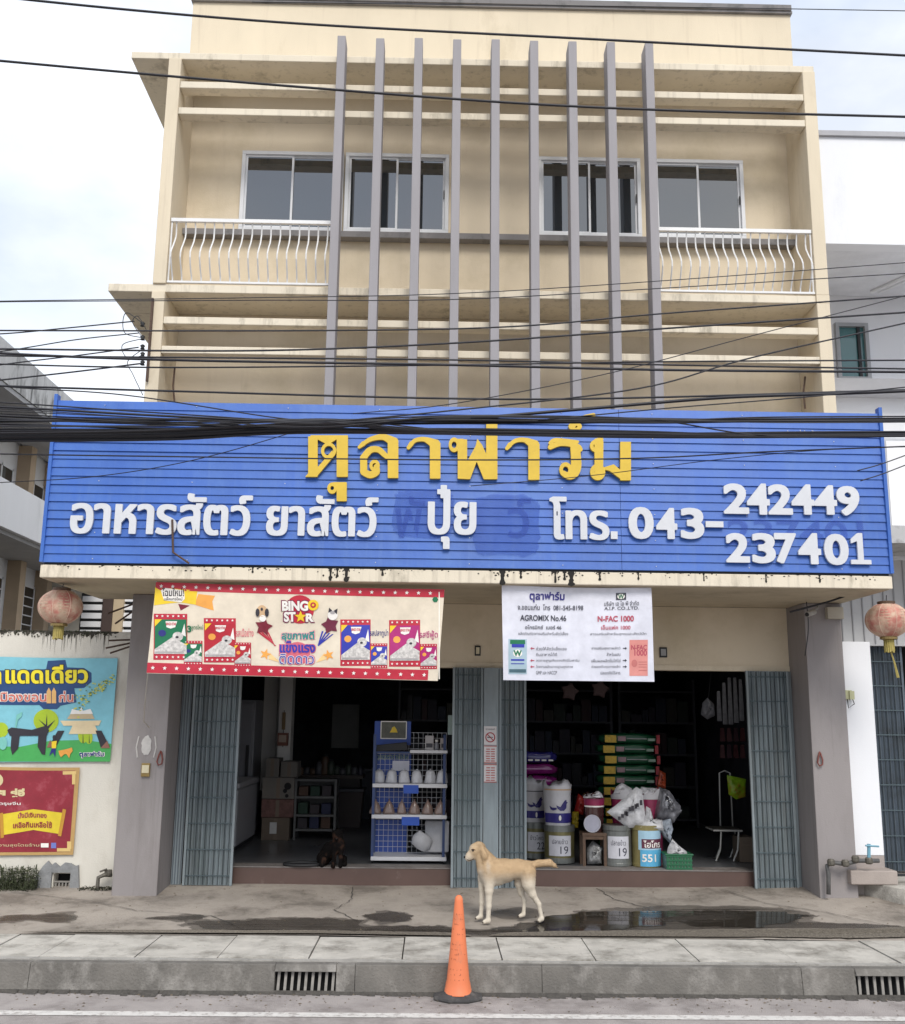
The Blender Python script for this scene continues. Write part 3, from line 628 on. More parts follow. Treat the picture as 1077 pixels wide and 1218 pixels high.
# unfaded ghosts of removed letters
gm=mat('ghost_letter_blue',(.018,.06,.42),.5,var=.1,scale=5,alpha=.3); gm2=mat('repainted_blue',(.02,.085,.50),.45,var=.1,scale=5,alpha=.15)
def ghost(s,a,b,c,d,dil=.02):
    x0,x1,z0,z1=Rc(a,b,c,d,10.483); mb=MB(); text(mb,s,(x0,x1,z0,z1),lambda u_,v_:(u_,10.4825,v_),.02); mb.build('faded_letter',gm,SG)
ghost('พั',470,590,506,640); ghost('ว์',604,592,632,640)
ghost('237401',866,618,1028,650)
for k,(a,b,c,d) in enumerate(((562,588,642,662),(468,582,540,640))):
    x0,x1,z0,z1=Rc(a,b,c,d,10.4835); MB().poly([((x0+x1)/2+(x1-x0)/2*math.copysign(abs(math.cos(q))**.4,math.cos(q))*random.uniform(.93,1.05),(z0+z1)/2+(z1-z0)/2*math.copysign(abs(math.sin(q))**.4,math.sin(q))*random.uniform(.93,1.05)) for q in np.linspace(0,6.2,50)],10.4836,10.4842).build('repainted_patch',gm2,SG)
# bent bracket left hanging on the sign
p=[at(205,618,10.45),at(206,657,10.44),at(225,670,10.45)]
o=MB().tube(p,.012,6).build('bent_bracket',rust); tag(o,'rusty bent rod hanging at the lower left of the blue sign','iron rod')
# thin scrawl on the upper right planks
mb=MB()
for a in ((937,512,941,517),(941,517,938,519),(946,513,950,518),(952,511,955,518),(957,512,962,517),(966,512,970,514)):
    mb.tube([at(a[0],a[1],10.48),at(a[2],a[3],10.48)],.0035,4)
mb.build('chalk_mark',white_l,SG)

# ================================================================== BANNERS
class Ban:
    """hanging printed sheet. (u,v) in 0..1 from the top left; warp gives real waves"""
    def __init__(s,name,label,corners,Y,m,wav=.012,seed=0,ny=20,cat='banner',lean=0.):
        s.c=[np.array(at(*c,Y)) for c in corners]; s.wav=wav; s.seed=seed; s.lean=lean; s.n=0
        c0=sum(s.c)/4; s.t=thing(name,label,cat,(c0[0],Y,s.c[2][2]))
        g=MB(); nx=48; vs=[];fs=[]
        for j in range(ny+1):
            for i in range(nx+1): vs.append(s.p(i/nx,j/ny,0))
        for j in range(ny):
            for i in range(nx): a=j*(nx+1)+i; fs.append((a,a+nx+1,a+nx+2,a+1))
        g.add(vs,fs); s.o=g.build('sheet',m,s.t,smooth=True)
    def p(s,u,v,lift=.003):
        q=(s.c[0]*(1-u)+s.c[1]*u)*(1-v)+(s.c[3]*(1-u)+s.c[2]*u)*v
        w=s.wav*(math.sin(7*u+s.seed+3*v)+.6*math.sin(17*u-5*v+s.seed*2)+.5*math.sin(9*v+s.seed+4*u)+.35*math.sin(31*u+11*v+s.seed))
        sag=.012*math.sin(math.pi*u)*(1-v)
        return (q[0],q[1]+w-lift-s.lean*v,q[2]-sag)
    def pxuv(s,px,py):   # photo pixel -> u,v (inverse bilinear by iteration)
        u=v=.5; Y=s.c[0][1]; tgt=np.array(at(px,py,Y))
        for _ in range(12):
            q=(s.c[0]*(1-u)+s.c[1]*u)*(1-v)+(s.c[3]*(1-u)+s.c[2]*u)*v
            du=(s.c[1]-s.c[0])*(1-v)+(s.c[2]-s.c[3])*v; dv=(s.c[3]-s.c[0])*(1-u)+(s.c[2]-s.c[1])*u
            A=np.array([[du[0],dv[0]],[du[2],dv[2]]]); r=np.linalg.solve(A,[tgt[0]-q[0],tgt[2]-q[2]]); u+=r[0]; v+=r[1]
        return u,v
    def rect(s,px0,py0,px1,py1,m,name='print',lv=1,nx=10,ny=6):
        a=s.pxuv(px0,py0); b=s.pxuv(px1,py0); c=s.pxuv(px1,py1); d=s.pxuv(px0,py1); mb=MB(); vs=[];fs=[]
        for j in range(ny+1):
            for i in range(nx+1):
                e=i/nx; f=j/ny; u=(a[0]*(1-e)+b[0]*e)*(1-f)+(d[0]*(1-e)+c[0]*e)*f; v=(a[1]*(1-e)+b[1]*e)*(1-f)+(d[1]*(1-e)+c[1]*e)*f
                vs.append(s.p(u,v,.0025*lv))
        for j in range(ny):
            for i in range(nx): q=j*(nx+1)+i; fs.append((q,q+nx+1,q+nx+2,q+1))
        mb.add(vs,fs); return mb.build(name,m,s.t,smooth=True)
    def shape(s,pts,m,name='print',lv=2,mb=None):
        """polygon in px, tessellated as a fan about its centre"""
        own=mb is None
        if own: mb=MB()
        cx=sum(p[0] for p in pts)/len(pts); cy=sum(p[1] for p in pts)/len(pts)
        big=max(math.hypot(p[0]-cx,p[1]-cy) for p in pts)
        if big>9:
            q=[]
            for i in range(len(pts)):
                a_,b_=pts[i],pts[(i+1)%len(pts)]; m_=max(1,int(math.hypot(a_[0]-b_[0],a_[1]-b_[1])/5))
                q+=[(a_[0]+(b_[0]-a_[0])*j/m_,a_[1]+(b_[1]-a_[1])*j/m_) for j in range(m_)]
            pts=q
        area=sum(pts[i][0]*pts[(i+1)%len(pts)][1]-pts[(i+1)%len(pts)][0]*pts[i][1] for i in range(len(pts)))
        n=len(pts); R=max(1,min(12,int(big/7))); vs=[s.p(*s.pxuv(cx,cy),.0025*lv)]
        for r in range(1,R+1): vs+=[s.p(*s.pxuv(cx+(p[0]-cx)*r/R,cy+(p[1]-cy)*r/R),.0025*lv) for p in pts]
        fs=[(0,(i+1)%n+1,i+1) if area>0 else (0,i+1,(i+1)%n+1) for i in range(n)]
        for r in range(1,R):
            o1=1+(r-1)*n; o2=1+r*n
            for i in range(n):
                j=(i+1)%n; f=(o1+i,o1+j,o2+j,o2+i); fs.append(f if area>0 else f[::-1])
        mb.add(vs,fs)
        if own: return mb.build(name,m,s.t)
    def txt(s,string,px0,py0,px1,py1,m,name='lettering',lv=3,off=.012,mb=None,skew=0,arc=0):
        own=mb is None
        if own: mb=MB()
        def fn(a,b):
            y=py1+(py0-py1)*b; x=px0+(px1-px0)*a+skew*b
            y+=(px1-px0)*0-arc*4*a*(1-a)
            return s.p(*s.pxuv(x,y),.0025*lv)
        text(mb,string,(0,1,0,1),fn,off)
        if own: return mb.build(name,m,s.t)
def star(cx,cy,r,rot=0,r2=.42): return [(cx+(r if k%2==0 else r*r2)*math.sin(rot+k*math.pi/5),cy-(r if k%2==0 else r*r2)*math.cos(rot+k*math.pi/5)) for k in range(10)]
def ell(cx,cy,rx,ry,n=20,rot=0): return [(cx+rx*math.cos(2*math.pi*k/n),cy+ry*math.sin(2*math.pi*k/n)) for k in range(n)]
vinyl=dict(rough=.5,var=.03,spec=.4)
pm=lambda n,c: M('print_'+n,c,.42,var=.09,scale=9,bump=.5,bscale=5.5)
cream=pm('cream',(222,210,190)); red_b=pm('red',(188,36,58)); pwhite=pm('white',(236,232,226)); pgreen=pm('green',(8,110,72)); pyel=pm('yellow',(235,200,40)); pblue=pm('blue',(40,50,165)); pmag=pm('magenta',(170,25,110)); pink=pm('pink',(214,105,120)); pteal=pm('teal',(20,140,135)); porange=pm('orange',(232,160,70)); pdark=pm('dark',(45,42,50)); pnavy=pm('navy',(35,40,120)); pgrey=pm('grey',(170,165,165)); pdred=pm('dark_red',(120,25,45)); ptan=pm('tan',(205,170,130)); pphoto=M('print_pack_photo',(200,196,192),.5,var=.42,scale=38)
b1=Ban('pet_food_banner','long cream and red dog and cat food banner hung under the canopy','',10.62,cream,.009) if False else Ban('pet_food_banner','long cream and red dog and cat food banner hung under the canopy',[(185,692),(529,701),(521,810),(175,801)],10.60,cream,.010,1.3)
def strip_rect(b,fr,m,lv=1,name='print_band'):
    mb=MB(); nx=48; vs=[];fs=[]
    my=max(2,int(20*(fr[3]-fr[1])+.5))
    for j in range(my+1):
        for i in range(nx+1): vs.append(b.p(fr[0]+(fr[2]-fr[0])*i/nx,fr[1]+(fr[3]-fr[1])*j/my,.0025*lv))
    for j in range(my):
        for i in range(nx): a=j*(nx+1)+i; fs.append((a,a+nx+1,a+nx+2,a+1))
    mb.add(vs,fs); return mb.build(name,m,b.t,smooth=True)
strip_rect(b1,(0,0,1,.09),red_b); strip_rect(b1,(0,.885,.965,.995),red_b)
mb=MB()
for i in range(24):
    for v in (.045,.94):
        u=.02+i*.0405
        c=b1.c; q=(c[0]*(1-u)+c[1]*u)*(1-v)+(c[3]*(1-u)+c[2]*u)*v
        if u<.955:
            n=10; cen=b1.p(u,v,.006); vs=[cen]
            for k in range(n):
                r=(.0075 if k%2==0 else .0034); w=math.sin(k*math.pi/5)*r; h=-math.cos(k*math.pi/5)*r*3.15; vs.append(b1.p(u+w,v+h,.006))
            mb.add(vs,[(0,(k+1)%n+1,k+1) for k in range(n)])
mb.build('star_print',pwhite,b1.t)
# ribbon with 'โฉมใหม่!'
b1.shape([(184,698),(235,702),(233,719),(213,716),(183,720)],pyel,lv=1); b1.shape([(236,706),(256,708),(253,715),(255,726),(232,719)],porange,lv=1); b1.shape([(212,718),(226,720),(215,726)],pdred,lv=1)
b1.shape([(191,702),(196,699),(219,702),(220,712),(216,716),(195,714)],pwhite,lv=2); b1.txt('โฉมใหม่!',193,699,219,709,pdark,lv=3,off=.02); b1.txt('แพ็คเกจใหม่',195,710,217,714,pdark,lv=3)
# packs
def pack(x0,y0,x1,y1,c,txt_):
    w=x1-x0; h=y1-y0; b1.rect(x0,y0,x1,y1,red_b,'pack_print',1,4,4)
    top=y0+h*.12; bot=y1-h*.13; b1.rect(x0+w*.03,top,x1-w*.02,bot,c,'pack_print',2,4,4)
    mb=MB(); b1.shape([(x0+w*.03,top),(x0+w*.24,top),(x0+w*.03,top+h*.16)],None,lv=3,mb=mb); mb.build('pack_print',pyel,b1.t)
    b1.shape([(x0+w*.03,bot),(x0+w*.03,bot-h*.1),(x0+w*.55,bot-h*.36),(x0+w*.98,bot-h*.2),(x0+w*.98,bot)],pphoto,'pack_print',3)
    # small generic dog or cat head
    hx,hy=x0+w*.72,bot-h*.38; b1.shape(ell(hx,hy,w*.16,h*.1),pphoto,'pack_print',3); b1.shape(ell(hx-w*.02,hy+h*.015,w*.05,h*.025,10),pdark,'pack_print',4); b1.shape([(hx+w*.1,hy-h*.04),(hx+w*.2,hy-h*.28),(hx+w*.24,hy)],pwhite,'pack_print',3)
    b1.shape(ell(x0+w*.25,top+h*.3,w*.12,h*.075,10),pnavy if c in(pgreen,red_b) else porange,'pack_print',3)
    b1.shape([(x0+w*.35,top+h*.04),(x0+w*.7,top+h*.04),(x0+w*.64,top+h*.17),(x0+w*.5,top+h*.2),(x0+w*.38,top+h*.17)],pwhite,'pack_print',3)
    if w>30: b1.txt('BINGO STAR',x0+w*.37,top+h*.07,x0+w*.67,top+h*.13,red_b,lv=4,off=.03)
    b1.rect(x0+w*.06,bot-h*.05,x0+w*.9,bot-h*.02,pgrey,'pack_print',4,2,2)
    mb=MB()
    for k in range(6):
        for yy in (y0+h*.05,y1-h*.06): b1.shape(star(x0+w*(.1+.16*k),yy,w*.045),None,lv=4,mb=mb)
    mb.build('star_print',pwhite,b1.t)
pred2=pm('red2',(178,32,48))
pack(183,730,223,785,pgreen,'');pack(219,762,241,791,pgreen,'');pack(243,735,281,788,pred2,'');pack(279,764,299,793,pred2,'')
pack(405,736,441,792,pblue,'');pack(441,765,461,795,pblue,'');pack(463,737,500,793,pmag,'');pack(500,766,520,796,pmag,'')
b1.txt('3',223,744,228,752,pgreen,off=.04); b1.txt('สูตรใหม่',228,743,242,750,pgreen,off=.01); b1.txt('รสเนื้อย่าง',281,747,302,757,pink,off=.01); b1.txt('รสปลาทูน่า',440,748,462,758,pnavy,off=.01); b1.txt('รสซีฟู้ด',499,750,521,761,pmag,off=.01)
# central logo
b1.shape(ell(357,724,17,17,28),red_b,'logo_print',2); 
for s_,a,b_,c,d in (('BING',336,714,367,726),('ST',338,727,352,739),('R',364,729,374,739)):
    b1.txt(s_,a-1.2,b_-1.2,c+1.2,d+1.2,pm('maroon',(120,30,70)),'logo_print',lv=3,off=.085); b1.txt(s_,a,b_,c,d,pwhite,lv=4,off=.05)
b1.shape(ell(373,719,6.5,6.5,18),pyel,'logo_print',4); b1.shape(ell(373,719,3.4,3.4,14),red_b,'logo_print',5); b1.shape(ell(373,719,1.5,1.5,8),pyel,'logo_print',6); b1.shape(star(358,733,7.5),pyel,'logo_print',5)
b1.txt('สุขภาพดี',334,749,375,764,pm('pale_pink',(225,150,165)),'logo_print',lv=2,off=.075); b1.txt('สุขภาพดี',335,750,374,763,pteal,off=.03)
b1.txt('แข็งแรง',332,761,376,777,pm('rose',(200,90,120)),'logo_print',lv=2,off=.085); b1.shape(ell(354,777,15,14,20),pink,'logo_print',lv=1); b1.txt('แข็งแรง',333,762,375,776,pblue,off=.035)
b1.txt('ติดดาว',331,776,375,791,pm('rose',(200,90,120)),'logo_print',lv=2,off=.085); b1.txt('ติดดาว',332,777,374,790,pwhite,off=.035); b1.txt('ติดดาว',332.6,777.6,373.4,789.6,pblue,lv=4,off=.0)
# flying pets with comet tails (plain generic animals)
mb=MB()
for k in range(4): b1.shape([(307+3.5*k,752-k*.5),(309+3.5*k,751),(329-k*.5,768),(328-k*.5,768)],None,lv=2,mb=mb)
mb.build('comet_print',red_b,b1.t)
mb=MB()
for k in range(4): b1.shape([(383+4*k,750+k*1.2),(385+4*k,750+k*1.2),(379,768),(378,767)],None,lv=2,mb=mb)
mb.build('comet_print',pblue,b1.t)
b1.shape(star(314,745,11,.2,.55),pdred,'pet_print',3); b1.shape(ell(312,726,6,7),ptan,'pet_print',4); b1.shape(ell(307,728,2.5,5,10),pdark,'pet_print',5); b1.shape(ell(318,728,2.5,5,10),pdark,'pet_print',5); b1.shape(ell(312,724,1.5,2,8),pdark,'pet_print',6); b1.shape(ell(313,735,4,4,12),pwhite,'pet_print',4)
b1.shape(star(393,743,11,-.2,.6),pm('plum',(110,35,60)),'pet_print',3); b1.shape(ell(396,731,6,6),pwhite,'pet_print',4); b1.shape([(391,728),(392,722),(396,726)],pdark,'pet_print',5); b1.shape([(397,726),(402,723),(401,730)],pdark,'pet_print',5); b1.shape(ell(396,728,3,2,10),pgrey,'pet_print',5)
b1.shape(star(316,778,7,.3),porange,'star_print',2); b1.shape([(321,776),(334,788),(320,784)],pm('pale_orange',(236,200,140)),'star_print',1.5)
b1.shape(star(391,779,7,-.3),porange,'star_print',2); b1.shape([(386,776),(376,788),(388,784)],pm('pale_orange',(236,200,140)),'star_print',1.5)
b1.shape(ell(518,713,3.6,3.6,6),pgreen,'print',2); b1.txt('ECO  MADE',511,718,524,720,pgrey,off=0) if False else None
b1.rect(522,704,523.3,808,pm('offwhite',(240,235,225)),'hem',2,1,10)
# second banner
b2=Ban('feed_price_banner','white agricultural feed banner with red and black writing hung under the canopy',[(597,696),(775,699),(779,811),(599,809)],10.60,pm('sheet_white',(216,217,228)),.007,4.1)
bk=pm('ink',(60,60,72)); rd=pm('ink_red',(178,70,90)); nv=pm('ink_navy',(45,40,120))
b2.txt('ตุลาฟาร์ม',630,703,672,716,nv,off=.03); b2.txt('จ.ขอนแก่น  โทร  081-545-8198',616,718,694,725,bk,off=.012)
b2.txt('AGROMIX No.46',619,731,674,738,bk,off=.02); b2.txt('อโกรมิกซ์  เบอร์ 46',625,743,668,748,bk,off=.015); b2.txt('ผลิตภัณฑ์อาหารเสริมสำหรับสัตว์เลี้ยง',617,751,676,755,bk,off=.0)
b2.rect(733,704.5,745,713,bk,'print',1.5,2,2); b2.shape(ell(739,708.8,4.5,3.2),pwhite,'print',2); b2.txt('W',735.5,706,742.5,712,pgreen,lv=3,off=.03)
b2.txt('บริษัท เอ ไอ พี จำกัด',719,714,760,720,bk,off=.005); b2.txt('A.I.P. CO.,LTD.',719,721,760,725.5,bk,off=.01)
b2.txt('N-FAC 1000',711,732,754,739,rd,off=.03); b2.txt('เอ็นแฟค 1000',715,743,750,748.5,rd,off=.015); b2.txt('สารเสริมสำหรับสุกรและสัตว์ปีก',702,752,769,756,bk,off=.0)
for y,s_ in ((771,'ช่วยให้สัตว์แข็งแรง'),(778,'กินอาหารได้ดี'),(785.5,'ลดการสูญเสียของสัตว์ในฟาร์ม'),(793,'โรงงานผลิตมาตรฐานคุณภาพ'),(800,'GMP และ HACCP')): b2.txt(s_,638,y-2,638+len(s_)*1.9,y+2.2,bk,off=.0)
for y in (771,785.5,793): b2.shape([(631,y),(633,y-1.6),(633,y-.5),(636,y-.5),(636,y+.5),(633,y+.5),(633,y+1.6)],rd)
for y,s_ in ((771,'สารเสริมสุขภาพสัตว์'),(778,'สำหรับผสม'),(785.5,'เพิ่มผลผลิตในไก่ไข่'),(793,'ช่วยลดต้นทุนการผลิต'),(800,'ปลอดภัยไร้สาร')): b2.txt(s_,738-len(s_)*1.8,y-2,738,y+2.2,bk,off=.0)
for y in (771,785.5,793): b2.shape([(746,y),(744,y-1.6),(744,y-.5),(741,y-.5),(741,y+.5),(744,y+.5),(744,y+1.6)],bk)
b2.rect(605,760,627,802,pm('pale_blue',(165,188,200)),'sack_print',1,4,4); b2.rect(607,761,625,766,pgreen,'sack_print',2,3,2); b2.rect(609,766,624,770,pblue,'sack_print',2,3,2); b2.shape(ell(616,777,5.5,4.5),pwhite,'sack_print',2); b2.txt('W',611,773.5,621,780.5,pgreen,lv=3,off=.05); b2.rect(606,796,626,800,pm('slate',(70,100,110)),'sack_print',2,3,2); b2.rect(608,784,624,786,pblue,'sack_print',2,3,2); b2.rect(608,789,624,790,pblue,'sack_print',2,3,2)
b2.rect(749,761,771,804,pm('salmon',(214,140,132)),'sack_print',1,5,5); b2.txt('N-FAC',751,767,770,773,rd,lv=2,off=.02); b2.txt('1000',755,773,770,780,rd,lv=2,off=.02); b2.shape(ell(755,789,3.5,4.5),pm('salmon_dark',(190,110,105)),'sack_print',2)
for y in(787,790,793,797): b2.rect(760,y,770,y+.8,pm('salmon_dark',(190,110,105)),'sack_print',2,2,1)
# ropes tying the banners
for (a,b,c,lb) in ((at(186,692,10.6),at(165,690,11.2),at(150,686,11.79),'thin pale cord tying the pet food banner to the left pillar'),):
    o=MB().tube([a,b,c],.006,5).build('cord',mat('pale_cord',(.5,.47,.42),.8)); tag(o,lb,'cord')
o=MB().tube([at(176,801,10.6),at(173,830,10.9),at(171,858,11.5),at(178,866,11.76)],.006,5).build('cord',mat('pale_cord',(.5,.47,.42))); tag(o,'pale cord dangling from the lower left corner of the pet food banner','cord')

# ================================================================== POWER CABLES
_cn=0
def cable(pts,th,Y,label,group=None):
    """pts: photo points on plane Y (metres away); smooth curve through them"""
    P=[Vector(at(px,py,Y+dy)) for px,py,dy in [(q+(0,))[:3] for q in pts]]
    path=[]
    Q=[P[0]*2-P[1]]+P+[P[-1]*2-P[-2]]
    for i in range(1,len(Q)-2):
        for j in range(10):
            t=j/10; p0,p1,p2,p3=Q[i-1],Q[i],Q[i+1],Q[i+2]
            path.append(.5*((2*p1)+(p2-p0)*t+(2*p0-5*p1+4*p2-p3)*t*t+(3*p1-p0-3*p2+p3)*t**3))
    path.append(P[-1])
    r=th/2*Y*1.02/F; o=MB().tube(path,r,6).build('power_cable',cable_m,smooth=True); tag(o,label,'cable',group or 'cables strung across the street'); return o
G='cables strung across the street'
cable([(-80,-18),(30,-1),(330,26),(700,46),(1160,70)],3.2,8,'thick black cable, topmost, crossing the parapet of the shophouse')
cable([(-80,63),(0,72),(330,101),(700,127),(1160,141)],3.2,8.1,'thick black cable crossing the beams just above the upper windows')
cable([(300,2,0),(540,5),(800,8),(1160,14)],1.2,9.4,'hair-thin cable running along the grey parapet coping')
cable([(-80,390),(0,393),(540,391),(800,372),(1160,346)],2.0,7.9,'black cable at the lower floor slab, rising to the right')
cable([(-80,415),(0,415),(300,417),(540,408),(800,390),(1160,366)],2.4,7.8,'black cable just under the lower floor slab, rising to the right')
cable([(-80,412),(0,420),(200,428),(540,434),(800,440),(1160,443)],3.2,8,'thick black cable across the lowest sunshade beam')
cable([(-80,420),(0,423),(200,425),(540,428),(800,434),(1160,440)],2.2,8.3,'black cable just above the thick one on the lowest sunshade beam')
cable([(-80,430),(0,433),(200,437),(540,434),(800,430),(1160,428)],2,8.1,'black cable dipping behind the lowest sunshade beam on the left')
cable([(-80,456),(0,459),(200,465),(540,474),(760,473),(1160,461)],2.6,8,'black cable running just above the top edge of the blue sign')
cable([(-80,361),(0,358),(300,354),(540,349),(800,333),(1160,306)],1.1,8.2,'thin cable across the bottom of the balcony railings')
cable([(-80,363),(0,359),(300,357),(540,356),(800,342),(1160,320)],1.2,8.0,'thin pale cable just below the balcony railings')
cable([(-80,398),(0,397),(80,390),(160,382)],1.6,9.5,'short thin cable running up to the upper insulator on the left column')
cable([(-80,424),(0,418),(90,404),(165,396)],1.4,9.5,'short thin cable second highest, ending at the left column insulators')
cable([(-80,448),(0,434),(90,423),(165,413)],1.6,9.5,'short thin cable third highest, ending at the left column insulators')
cable([(-80,460),(0,452),(90,442),(170,432)],2.0,9.5,'short thicker cable, lowest of those ending at the left column insulators')
cable([(-80,442),(0,459),(150,470),(330,497),(420,503)],1.6,8.0,'thin cable sloping down across the top left corner of the sign')
cable([(380,503),(540,488),(760,462),(900,424),(1160,366)],2.0,7.7,'black cable rising steeply from mid sign to the right edge')
cable([(420,492),(540,480),(720,445),(900,398),(1160,330)],1.2,7.8,'thin cable rising steeply across the fins to the right edge')
cable([(560,498),(700,486),(860,473),(1000,468),(1160,462)],4.0,7.9,'thick doubled cable rising to the right of the sign top')
cable([(640,500),(800,485),(960,472),(1160,452)],1.6,7.85,'thin cable just under the thick doubled cable by the sign top right')
cable([(-80,538),(0,540),(200,543),(540,547),(760,545),(920,537),(1160,528)],1.8,8.0,'lone black cable crossing the yellow letters')
cable([(-80,578),(0,574),(120,566),(240,545),(380,505)],1.1,8.2,'thin cable rising from the left edge of the sign into the bundle')
cable([(560,578),(700,566),(860,546),(1000,534),(1160,530)],1.0,8.1,'hair-thin cable crossing the lower yellow letters to the right')
cable([(1036,372),(1060,362),(1160,330)],1.4,8.5,'thin cable over the white building beside the sign') if False else None
cable([(1020,560),(1060,548),(1160,510)],1.5,9.8,'thin cable leaving the right edge of the sign, upper one')
cable([(1024,572),(1060,560),(1160,520)],1.5,9.8,'thin cable leaving the right edge of the sign, lower one')
bl='black cable in the dense bundle strung across the upper part of the blue sign'
BG='cables bundled across the blue sign'
nb=20
for k in range(nb):
    t=k/(nb-1); yl=480+43*t**.8+random.uniform(-1.5,1.5); ym=(497 if t<.45 else 513)+6*random.random(); yr=(497 if t<.4 else 514)+7*random.random()
    # cables cross over one another near x=380
    y2=498+15*((t*1.7+random.random()*.5)%1); th=random.choice([1.3,1.8,2.4,2.9,1.5])
    cable([(-80,yl-1),(0,yl),(190,yl*.55+y2*.45+2),(380,y2),(540,ym-3),(760,ym),(920,yr-1),(1160,yr-2)],th,7.8+.35*random.random(),bl,BG)
for (yl,ym,yr,th) in ((519,511,519,5),(524,514,518,4.5),(501,500,500,4),(514,505,502,3)):
    cable([(-80,yl+2),(0,yl),(200,yl-2),(380,ym),(760,yr),(1160,yr-2)],th,7.95+.1*random.random(),bl,BG)
# insulator rack on the left column with curly tails
ix,iy,iz=at(173,420,11.6)
t=thing('insulator_rack','black insulator rack on the left column edge where thin cables end','insulator rack',(ix,11.7,iz-.6))
MB().box(ix-.012,ix+.012,11.72,11.76,iz-.3,iz+.75).build('rack_bar',rust,t)
for py in (386,402,413,422,432):
    p=at(172,py,11.7); MB().lathe([(.008,-.03),(.028,-.026),(.018,-.006),(.03,.014),(.012,.03)],(p[0]-.02,11.69,p[2]),10).build('insulator',black,t,smooth=True)
for k,pts in enumerate((((172,386),(150,372),(148,395),(170,402)),((172,402),(146,410),(152,426),(172,422)),((170,415),(152,430),(158,445),(170,470)),((172,405),(158,384),(164,376),(174,392)))):
    o=cable([(a,b) for a,b in pts],1.0,11.6,['curly thin wire loop, uppermost at the insulators','curly thin wire loop, middle one at the insulators','thin wire tail hanging lowest from the insulators','small curly wire beside the upper insulator'][k],'curly wires at the insulators')
for k,(px,a,b) in enumerate(((208,438,480),(958,448,486))):
    x=at(px,460,12.1)[0]; p0=at(px,a,12.0); p1=at(px,b,12.0)
    o=MB().tube([p0,((p0[0]+p1[0])/2-.02,12,(p0[2]+p1[2])/2),p1],.012,5).build('rusty_rod',rust); tag(o,['rusty rod rising behind the top left of the sign','rusty wire loop behind the top right of the sign'][k],'iron rod')

# ================================================================== LANTERNS
def lantern(px,py,label,topx,topy,seed):
    c=at(px,py,10.95); rx,rz=.228,.188; t=thing('paper_lantern',label,'lantern',(c[0],c[1],c[2]-rz-.05),'faded red lanterns hung under the canopy')
    m=M('faded_red_silk'+str(seed),(186,118,106),.75,var=.22,scale=9,dirt=lin((205,178,155)),dscale=7,dpos=(.4,.58))
    mb=MB(); vs=[];fs=[]; nu,nv=48,20
    for j in range(nv+1):
        th=.16+(math.pi-.32)*j/nv
        for i in range(nu):
            ph=2*math.pi*i/nu; k=1-.03*abs(math.sin(ph*8))
            vs.append((c[0]+rx*k*math.sin(th)*math.cos(ph),c[1]+rx*k*math.sin(th)*math.sin(ph),c[2]+rz*math.cos(th)))
    for j in range(nv):
        for i in range(nu): fs.append((j*nu+i,(j+1)*nu+i,(j+1)*nu+(i+1)%nu,j*nu+(i+1)%nu))
    mb.add(vs,fs); mb.build('shade',m,t,smooth=True)
    mb=MB()
    for i in range(16):
        ph=2*math.pi*(i)/16; pth=[]
        for j in range(13):
            th=.16+(math.pi-.32)*j/12; pth.append((c[0]+(rx+.001)*math.sin(th)*math.cos(ph),c[1]+(rx+.001)*math.sin(th)*math.sin(ph),c[2]+(rz+.001)*math.cos(th)))
        if i%2==0: mb.tube(pth,.0028,4)
    mb.build('rib',M('pale_rib',(215,185,165),.6),t)
    # worn silver pattern panels
    mb=MB()
    for ph0 in (-2.1,-1.1,.2):
        for k in range(7):
            th=.95+k*.17; w=.28-.05*abs(k-3)
            for (a,b) in ((-w,-.03),(.03,w)):
                n=4; vs=[]
                for q in range(n+1):
                    ph=ph0+a+(b-a)*q/n
                    for dt in(0,.035+.02*random.random()): vs.append((c[0]+(rx+.003)*math.sin(th+dt)*math.cos(ph),c[1]+(rx+.003)*math.sin(th+dt)*math.sin(ph),c[2]+(rz+.003)*math.cos(th+dt)))
                mb.add(vs,[(2*q,2*q+1,2*q+3,2*q+2) for q in range(n)])
    mb.build('foil_pattern',M('worn_foil',(190,165,140),.35,var=.3,scale=25),t)
    MB().lathe([(.09,0),(.092,.025),(.07,.03)],(c[0],c[1],c[2]+rz-.012),16).build('cap',M('cap_dark',(90,70,55),.6),t); MB().lathe([(.07,-.03),(.09,-.025),(.09,0)],(c[0],c[1],c[2]-rz+.01),16).build('cap',gold,t)
    f=MB()
    for k in range(14):
        w=2*math.pi*k/14; x=c[0]+.045*math.cos(w); y=c[1]+.045*math.sin(w); f.box(x-.009,x+.009,y-.003,y+.003,c[2]-rz-.15+random.uniform(-.012,.01),c[2]-rz-.015)
    f.build('fringe',M('gold_fringe',(160,146,80),.7,var=.2,scale=30),t)
    if seed==2: MB().tube([(c[0],c[1],c[2]-rz-.1),(c[0]+.04,c[1],c[2]-rz-.25),(c[0]+.07,c[1],c[2]-rz-.42)],[.006,.01,.016],5).build('tassel',M('gold_fringe',(160,146,80)),t)
    MB().tube([(c[0],c[1],c[2]+rz),(c[0]+.01,c[1],3.362)],.005,4).build('hanging_wire',black,t)
lantern(72,722,'faded red round lantern hanging under the left end of the canopy',0,0,1)
lantern(1056,738,'faded red round lantern with long tassel hanging at the right end of the canopy',0,0,2)
o=cable([(940,728),(985,716),(1020,704),(1050,695)],2.6,11.2,'black wire sagging from the pillar box to the right lantern','wires under the canopy')
o=cable([(958,700),(962,745),(958,780)],1.1,11.7,'thin black wire hanging down beside the right pillar camera','wires under the canopy')

